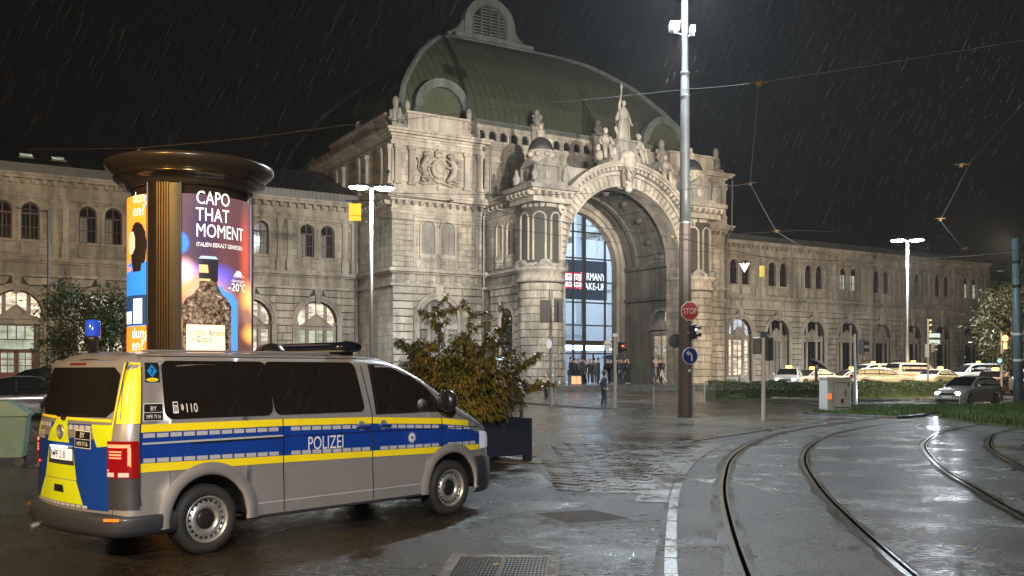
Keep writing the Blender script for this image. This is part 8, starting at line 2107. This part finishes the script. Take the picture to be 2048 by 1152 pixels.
# ============================================================ CARS
M['cream'] = paint('cream_taxi_paint', (.62, .53, .34), .3, 0, .6, False); M['carwhite'] = paint('white_car_paint', (.62, .62, .60), .3, 0, .6, False); M['carsilver'] = paint('bronze_grey_paint', (.62, .58, .54), .28, .5, .6, False); M['cardark'] = paint('black_car_paint', (.015, .016, .02), .2, 0, .8, False)
M['carglass'] = plain('car_glass', (.012, .012, .014), .06, 0, 0, spec=.8)
M['taxilit'] = emis('lit_taxi_sign', (1, .72, .12), 3.5)
BODY = {
 'sedan': dict(L=4.7, W=1.82, belt=[(0, .52), (.06, .66), (.3, .74), (1.15, .86), (1.5, .93), (4.1, .97), (4.55, .90), (4.66, .75), (4.7, .55)], roof=[(1.15, .88), (1.6, 1.12), (2.05, 1.36), (2.5, 1.44), (3.2, 1.43), (3.75, 1.28), (4.25, .98)], cab=(1.15, 4.25)),
 'hatch': dict(L=4.0, W=1.74, belt=[(0, .55), (.06, .72), (.35, .84), (.95, .96), (1.2, 1.0), (3.6, 1.04), (3.85, 1.0), (3.95, .8), (4.0, .55)], roof=[(.92, .98), (1.35, 1.26), (1.75, 1.48), (2.2, 1.56), (3.1, 1.53), (3.6, 1.36), (3.92, 1.0)], cab=(.92, 3.92)),
 'wagon': dict(L=4.75, W=1.84, belt=[(0, .55), (.06, .70), (.3, .80), (1.1, .93), (1.4, .98), (4.4, 1.02), (4.65, .95), (4.72, .8), (4.75, .55)], roof=[(1.05, .95), (1.5, 1.22), (1.95, 1.45), (2.5, 1.52), (3.9, 1.50), (4.35, 1.36), (4.68, 1.0)], cab=(1.05, 4.68)),
 'van': dict(L=5.0, W=1.92, belt=[(0, .6), (.05, .85), (.25, 1.0), (.75, 1.12), (1.0, 1.16), (4.8, 1.20), (4.93, 1.15), (4.97, .9), (5.0, .6)], roof=[(.7, 1.12), (1.15, 1.5), (1.5, 1.78), (1.9, 1.92), (4.5, 1.92), (4.8, 1.80), (4.95, 1.2)], cab=(.7, 4.95))}
_carmesh = {}
def car_meshes(kind, pm):
    key = (kind, pm)
    if key in _carmesh: return _carmesh[key]
    S = BODY[kind]; L, W_ = S['L'], S['W']; hwid = W_ / 2; D = {}; wr = .33; wx = (.82 * L / 4.5, L - .86 * L / 4.5)
    n = 40; xs_ = sorted(set([L * i / n for i in range(n + 1)] + [wx[0] - .36, wx[0] + .36, wx[1] - .36, wx[1] + .36]))
    def plan(x): return hwid * (1 - .16 * max(0, (.55 - x) / .55) ** 2 - .13 * max(0, (x - L + .5) / .5) ** 2)
    def low(x):
        for c in wx:
            if abs(x - c) < .36: return .33 + math.sqrt(.36 ** 2 - (x - c) ** 2) * 1.0
        return .22
    m = MB(); m.smooth = True; vs = []
    for x in xs_:
        b = lerp(S['belt'], x); p = plan(x); lo = min(low(x), b - .05)
        sec = [(p * .97, lo), (p, lo + (b - lo) * .3), (p * 1.0, lo + (b - lo) * .6), (p * .985, b - (b - lo) * .14), (p * .94, b - .02), (p * .80, b + .005), (p * .45, b + .03), (0, b + .04)]
        sec = sec + [(-y, z) for y, z in sec[::-1][1:]]; vs += [(x - L / 2, y, z) for y, z in sec]
    k = 15; m.add(vs, [(i * k + j, (i + 1) * k + j, (i + 1) * k + j + 1, i * k + j + 1) for i in range(len(xs_) - 1) for j in range(k - 1)])
    m.add(vs[:k], [tuple(range(k))]); m.add(vs[-k:], [tuple(range(k - 1, -1, -1))]); D['body'] = m.mesh('body', M[pm])
    c0, c1 = S['cab']; xc = [c0 + (c1 - c0) * i / 16 for i in range(17)]
    m = MB(); m.smooth = True; vs = []; g = MB(); g.smooth = True
    for x in xc:
        b = lerp(S['belt'], x) - .03; r_ = max(lerp(S['roof'], x), b + .04); p = plan(x); wb = p * .93; f_ = (r_ - b) / .5; wt = wb - .16 * min(1, f_)
        sec = [(wb, b), (wb - (wb - wt) * .5, b + (r_ - b) * .5), (wt, r_ - .07 * min(1, f_)), (wt - .07, r_ - .01), (wt * .5, r_ + .015), (0, r_ + .02)]; sec = sec + [(-y, z) for y, z in sec[::-1][1:]]; vs += [(x - L / 2, y, z) for y, z in sec]
    k = 11; m.add(vs, [(i * k + j, (i + 1) * k + j, (i + 1) * k + j + 1, i * k + j + 1) for i in range(16) for j in range(k - 1)]); D['cab'] = m.mesh('cabin', M[pm])
    # glazing: side windows, windscreen and rear window a few mm proud
    def cabpt(x, s, f, off=.006):
        b = lerp(S['belt'], x) - .03; r_ = max(lerp(S['roof'], x), b + .04); p = plan(x); wb = p * .93; f_ = (r_ - b) / .5; wt = wb - .16 * min(1, f_); y = wb - (wb - wt) * f; return (x - L / 2, s * (y + off), b + (r_ - .07 * min(1, f_) - b) * f)
    for s in (-1, 1):
        g = MB(); g.smooth = True; vs = []; a0, a1 = c0 + .35, c1 - .30
        for i in range(15):
            x = a0 + (a1 - a0) * i / 14; vs += [cabpt(x, s, .14), cabpt(x, s, .93)]
        g.add(vs, [(2 * i, 2 * i + 1, 2 * i + 3, 2 * i + 2) for i in range(14)]); D['side%d' % s] = g.mesh('side_window', M['carglass'])
    def endglass(xa, xb):
        g = MB(); g.smooth = True; vs = []
        for i in range(7):
            x = xa + (xb - xa) * i / 6; b = lerp(S['belt'], x) - .03; r_ = max(lerp(S['roof'], x), b + .04); wb = plan(x) * .93; wt = wb - .16 * min(1, (r_ - b) / .5) - .06
            for j in range(7): y = -wt + 2 * wt * j / 6; vs.append((x - L / 2, y, r_ + .02 * (1 - abs(y) / wt) + .012))
        g.add(vs, [(i * 7 + j, (i + 1) * 7 + j, (i + 1) * 7 + j + 1, i * 7 + j + 1) for i in range(6) for j in range(6)]); return g
    rr = S['roof']; D['wind'] = endglass(rr[0][0] + .06, rr[2][0] + .02).mesh('windscreen', M['carglass']); D['rearw'] = endglass(rr[-3][0] + .12 if kind in ('van', 'wagon', 'hatch') else rr[-3][0] + .3, rr[-1][0] - .08).mesh('rear_window', M['carglass'])
    m = MB(); m.smooth = True; m.T = Matrix.Rotation(R(90), 4, 'X'); m.lathe([(.21, .10), (.31, .10), (.33, .06), (.33, -.08), (.3, -.1)], 20, caps=False); D['tyre'] = m.mesh('tyre', M['rubber'])
    m = MB(); m.smooth = False; m.T = Matrix.Rotation(R(90), 4, 'X'); m.lathe([(.22, .105), (.19, .08), (.06, .095), (0, .10)], 10, caps=False); D['rim'] = m.mesh('rim', M['rimsteel'])
    m = MB(); m.box(.3 - L / 2, L / 2 - .3, -hwid + .2, hwid - .2, .2, .45); D['under'] = m.mesh('underbody', M['black'])
    D['plan'] = plan; D['S'] = S; D['wx'] = wx; _carmesh[key] = D; return D
def car(name, label, kind, pm, loc, rz, taxi=True, head=None, tail=None, group='taxis waiting at the rank', cat='taxi', z=None):
    D = car_meshes(kind, pm); S = D['S']; L, W_ = S['L'], S['W']; t = thing(name, label, cat, (loc[0], loc[1], G(loc[0], loc[1]) if z is None else z), rz, group)
    bo = inst(D['body'], 'body', t); inst(D['cab'], 'cabin', t); inst(D['wind'], 'windscreen', t); inst(D['rearw'], 'rear_window', t); inst(D['under'], 'underbody', t)
    for s in (-1, 1): inst(D['side%d' % s], 'side_window', t)
    c0, c1 = S['cab']
    for s in (-1, 1):
        for x in ((c0 + c1) / 2 - .1, (c0 + c1) / 2 + .95):
            if x > c1 - .4: continue
            r_ = lerp(S['roof'], x); b = lerp(S['belt'], x); m = MB(); yb = D['plan'](x) * .93; m.add([(x - .03 - L / 2, s * (yb + .012), b - .03), (x + .03 - L / 2, s * (yb + .012), b - .03), (x + .03 - L / 2, s * (yb - .14), r_ - .08), (x - .03 - L / 2, s * (yb - .14), r_ - .08)], [(0, 1, 2, 3)]); m.build('pillar', M['black'], t)
        for x in D['wx']:
            w = inst(D['tyre'], 'wheel', t, (x - L / 2, s * (W_ / 2 - .12), .33), 0 if s < 0 else PI); inst(D['rim'], 'rim', w)
            m = MB()
        m = MB(); m.smooth = True; y0 = D['plan'](.05) * .72
        zl = lerp(S['belt'], .15) - .10; m.ball((.14 - L / 2, s * y0, zl), .13, .20, .085, 10, 6); m.build('headlight', M[head] if head else M['lampwhite'], t)
        m = MB(); m.smooth = True; zt_ = lerp(S['belt'], L - .25) - .12; m.ball((L / 2 - .10, s * D['plan'](L - .1) * .82, zt_), .09, .13, .13 if kind != 'van' else .22, 8, 6); m.build('tail_light', M[tail] if tail else M['lampred'], t)
        m = MB(); m.smooth = True; m.ball((c0 + .45 - L / 2, s * (W_ / 2 + .08), lerp(S['belt'], c0 + .45) + .06), .06, .11, .08, 8, 5); m.build('mirror', M[pm], t)
    m = MB(); m.box(-.02 - L / 2, .01 - L / 2, -.26, .26, .42, .53); m.build('number_plate', M['white'], t); m = MB(); m.box(-.015 - L / 2, .03 - L / 2, -.5, .5, .56, .68); m.build('grille', M['black'], t)
    m = MB(); m.box(-.01 - L / 2, .2 - L / 2, -W_ * .38, W_ * .38, .22, .36); m.build('lower_grille', M['black'], t)
    m = MB(); m.box(L / 2 - .01, L / 2 + .015, -.26, .26, .55, .66); m.build('number_plate', M['white'], t)
    for s in (-1, 1):
        m = MB(); x = (c0 + c1) / 2 - .15
        for xx in (x, x + .98): m.box(xx - L / 2 - .2, xx - L / 2 - .06, s * (W_ / 2 - .0) - .012, s * (W_ / 2) + .012, lerp(S['belt'], xx) - .15, lerp(S['belt'], xx) - .12)
        m.build('door_handle', M['black'], t)
    if head == 'headon':
        for s in (-1, 1):
            q = Vector((-math.cos(rz), -math.sin(rz), 0)); n_ = Vector((-q.y, q.x, 0)); p_ = Vector((loc[0], loc[1], t.location.z + .7)) + q * (L / 2 + .15) + n_ * s * .6; spot('headlight_beam', p_, p_ + q * 10 - Vector((0, 0, .6)), 500, (.85, .93, 1.0), 80, .8, .08)
    if taxi:
        x = (c0 + c1) / 2 - .25; r_ = lerp(S['roof'], x); m = MB(); m.cbox(x - L / 2 - .07, x - L / 2 + .07, -.22, .22, r_ + .03, r_ + .19, .03); sgn_ = m.build('taxi_sign', M['taxilit'], t)
        m = MB()
        for s in (-1, 1): text_on(m, 'TAXI', lambda a, b: (x - L / 2 + s * .072, s * a, r_ + .065 + b), .11, .01, 'CENTER', 1, 1)
        m.build('lettering', M['black'], sgn_)
    return t
# body faces -x (front at -L/2): heading angle = direction of travel minus 180 degrees
def cat_(px, py_base, D): x = gz(px, D); return (x, D)
car('parked_taxi', 'front-facing taxi with bright headlights at the left end of the rank', 'wagon', 'carwhite', cat_(1571, 776, 71), R(52), head='headon')  if False else None
M['headon'] = emis('lit_headlight', (.80, .90, 1.0), 120)
M['dimhead'] = emis('side_light', (.85, .92, 1.0), 25)
M['brake'] = emis('lit_brake_light', (1, .04, .015), 45)
car('parked_taxi', 'front-facing taxi with glaring headlights at the left end of the rank', 'wagon', 'carwhite', cat_(1577, 776, 74), R(68), head='headon')
car('parked_taxi', 'cream taxi seen from its side just behind the umbrella carrier', 'sedan', 'cream', cat_(1622, 776, 75.5), R(30), head='dimhead')
car('parked_taxi', 'cream saloon taxi right of the cabinet, partly behind the pole', 'sedan', 'cream', cat_(1700, 776, 78), R(12))
car('parked_taxi', 'cream estate taxi with lit sidelights before the minibus', 'wagon', 'cream', cat_(1766, 776, 74), R(168), head='dimhead')
car('taxi_minibus', 'cream taxi minibus behind the cream estate', 'van', 'cream', cat_(1745, 776, 83), R(20), cat='minibus taxi')
car('taxi_van', 'yellow-lit taxi van with open-looking rear left of the sign pole', 'van', 'cream', cat_(1828, 776, 77), R(205), tail='brake', cat='van taxi')
car('parked_taxi', 'cream taxi with red brake lights right of the sign pole', 'sedan', 'cream', cat_(1882, 776, 76), R(215), tail='brake')
car('taxi_minibus', 'white minibus parked behind the moving dark hatchback', 'van', 'carwhite', cat_(1955, 776, 80), R(8), cat='minibus taxi')
car('parked_taxi', 'white taxi seen from behind between hatchback and right pole', 'hatch', 'carwhite', cat_(1992, 776, 66), R(230))
car('parked_taxi', 'taxi at the right edge partly behind the blue-grey mast', 'sedan', 'cream', cat_(2052, 776, 70), R(25))
car('moving_car', 'dark bronze hatchback driving left with headlights on', 'hatch', 'carsilver', cat_(1937, 808, 51.0), R(34), taxi=False, head='headon', group=None, cat='car')
for k, (px, D, lb, kind, rz, pm) in enumerate(((18, 33, 'dark car behind the green bin at the left edge', 'sedan', 25, 'cardark'), (70, 37, 'dark car roof between the bin and the van', 'hatch', 20, 'cardark'))):
    car('parked_car', lb, kind, pm, (gz(px, D), D), R(rz), taxi=False, group=None, cat='car')
car('parked_car', 'white car mostly hidden behind the shrub', 'hatch', 'carwhite', (gz(1030, 33), 33), R(200), taxi=False, group=None, cat='car', tail='brake') if False else None
# umbrella carrier at the rank, people by the right pole
D = 68; person('person in black walking with an umbrella before the taxis', (gz(1632, D), D, G(gz(1632, D), D)), R(80), 1.78, 'black', 'black', 'black', .4, ('up', 'down')); umbrella('dark umbrella tilted back, carried before the white taxi', gz(1640, D), D - .1, G(gz(1640, D), D) + 1.98, .68, (0, .55), 'dgrey')
D = 64; person('person in black with a suitcase beside the right-hand taxi', (gz(2012, D), D, 0), R(30), 1.75, 'black', 'black', 'black', .2, ('down', 'down'), bag='backpack')
# bicycles by the rail
def bicycle(label, x, y, z, rz):
    t = thing('bicycle', label, 'bicycle', (x, y, z), rz)
    for wx_ in (-.52, .52):
        m = MB(); pts = [(wx_ + .33 * math.cos(a), 0, .34 + .33 * math.sin(a)) for a in [2 * PI * k / 20 for k in range(21)]]; m.path(pts, .018, 5); w = m.build('wheel', M['rubber'], t); m = MB(); [m.tube((wx_, 0, .34), (wx_ + .32 * math.cos(a), 0, .34 + .32 * math.sin(a)), .004, n=3) for a in [2 * PI * k / 12 for k in range(12)]]; tag(m.build('spoke', M['metal'], w), kind='stuff')
    m = MB(); [m.tube(a, b, .017, n=6) for a, b in (((-.52, 0, .34), (-.1, 0, .32)), ((-.1, 0, .32), (-.22, 0, .85)), ((-.52, 0, .34), (-.2, 0, .8)), ((-.2, 0, .78), (.36, 0, .82)), ((-.1, 0, .32), (.38, 0, .72)), ((.52, 0, .34), (.34, 0, .98)))]; m.build('frame', M['metal'], t)
    m = MB(); m.tube((.34, -.28, 1.0), (.34, .28, 1.0), .014, n=6); m.build('handlebar', M['metal'], t); m = MB(); m.cbox(-.34, -.1, -.06, .06, .86, .92, .015); m.build('saddle', M['black'], t)
p = at(1470, 768, 79); bicycle('bicycle leaning at the white rail before the right wing', p.x, p.y, G(p.x, p.y), R(10)); p = at(1478, 768, 78); bicycle('second bicycle, turned towards the viewer, at the white rail', p.x, p.y, G(p.x, p.y), R(70))
# green bin at the left edge
t = thing('waste_container', 'pale green open waste container at the left edge behind the van', 'waste container', (gz(0, 18.3), 18.3, 0), R(20))
M['bingreen'] = plain('pale_green_plastic', (.16, .26, .20), .5, 0, .2, nscale=5)
def taper(m, a, b, c, d, z0, z1): 
    m.add([(-a, -b, z0), (a, -b, z0), (a, b, z0), (-a, b, z0), (-c, -d, z1), (c, -d, z1), (c, d, z1), (-c, d, z1)], [(0, 3, 2, 1), (0, 1, 5, 4), (1, 2, 6, 5), (2, 3, 7, 6), (3, 0, 4, 7)])
m = MB(); taper(m, .42, .30, .50, .40, .18, .98); m.build('tub', M['bingreen'], t); m = MB(); m.box(-.54, .54, -.44, .44, .96, 1.01); m.build('rim', M['bingreen'], t); m = MB(); m.prism([(-.52, 1.01), (.52, 1.01), (.2, 1.24), (-.5, 1.24)], -.4, .4); m.build('lid', M['bingreen'], t)
m = MB(); text_on(m, 'INTERSEROH', lambda x, y: (x, -.372 , .62 + y), .10, 0.0, 'CENTER', 1, .9) if False else None
for sx in (-1, 1):
    for sy in (-1, 1): m = MB(); m.tube((sx * .36, sy * .25 - .03, .09), (sx * .36, sy * .25 + .03, .09), .09, n=12); m.build('castor', M['black'], t)
# ============================================================ RAIN: thin drops caught by the lamps
M['rain'] = emis('falling_rain', (.8, .9, 1.0), .0, (.030, .031, .033), .6)
rnd = random.Random(99); m = MB(); vs = []; fs = []
for _ in range(9000):
    D = rnd.uniform(5, 42); px = rnd.uniform(-60, 2100); py = rnd.uniform(-40, 900); p = at(px, py, D); L_ = rnd.uniform(.03, .22) * (.4 + D / 32); w = .0004 * (.6 + D * .06)
    if p.z < .3: continue
    d = Vector((-.48, 0, -1)).normalized() * L_; b = len(vs); vs += [p + Vector((-w, 0, 0)), p + Vector((w, 0, 0)), p + Vector((w, 0, 0)) + d, p + Vector((-w, 0, 0)) + d, p + Vector((0, -w, 0)), p + Vector((0, w, 0)), p + Vector((0, w, 0)) + d, p + Vector((0, -w, 0)) + d]; fs += [(b, b + 1, b + 2, b + 3), (b + 4, b + 5, b + 6, b + 7)]
m.add(vs, fs); tag(m.build('rain', M['rain']), 'fine slanting rain falling over the square', 'rain', kind='stuff')
# fallen leaves on the wet ground
M['deadleaf'] = plain('yellow_fallen_leaf', (.38, .24, .07), .6)
for i, (px, py) in enumerate(((1921, 1096), (995, 1133), (986, 970), (1425, 955), (1750, 905), (1657, 1057))):
    p = gp(px, py); m = MB(); a = i * 1.3; pts = [(.045 * math.cos(a + q), .03 * math.sin(a + q), .010 + .006 * math.sin(q * 2)) for q in (0, .7, 1.5, 2.4, 3.1, 4, 4.8, 5.6)]; m.add(pts, [tuple(range(8))]); o = m.build('fallen_leaf', M['deadleaf'], loc=(p.x, p.y, .012)); tag(o, ['yellow fallen leaf between the second and third tram rails', 'pale fallen leaf lying on the iron grating', 'small fallen leaf on the paving by the front wheel', 'small fallen leaf left of the first rail', 'small fallen leaf far off between the tracks', 'fallen leaf in the middle of the tram track'][i], 'leaf')

# ============================================================ WET NIGHT AIR

HAZE = 0.0003
hz = MB(); hz.box(-160, 160, -30, 200, -1.0, 45.0)
t = NT('haze_air'); t.n.remove(t.b); v = t.node('ShaderNodeVolumePrincipled'); v.inputs['Color'].default_value = (.85, .93, 1.0, 1); v.inputs['Density'].default_value = HAZE; v.inputs['Anisotropy'].default_value = 0.3
t.link(v.outputs[0], t.n['Material Output'].inputs['Volume'])
if HAZE > 0: tag(hz.build('haze', t.m), 'thin wet haze glowing round the lamps', 'haze', kind='stuff')
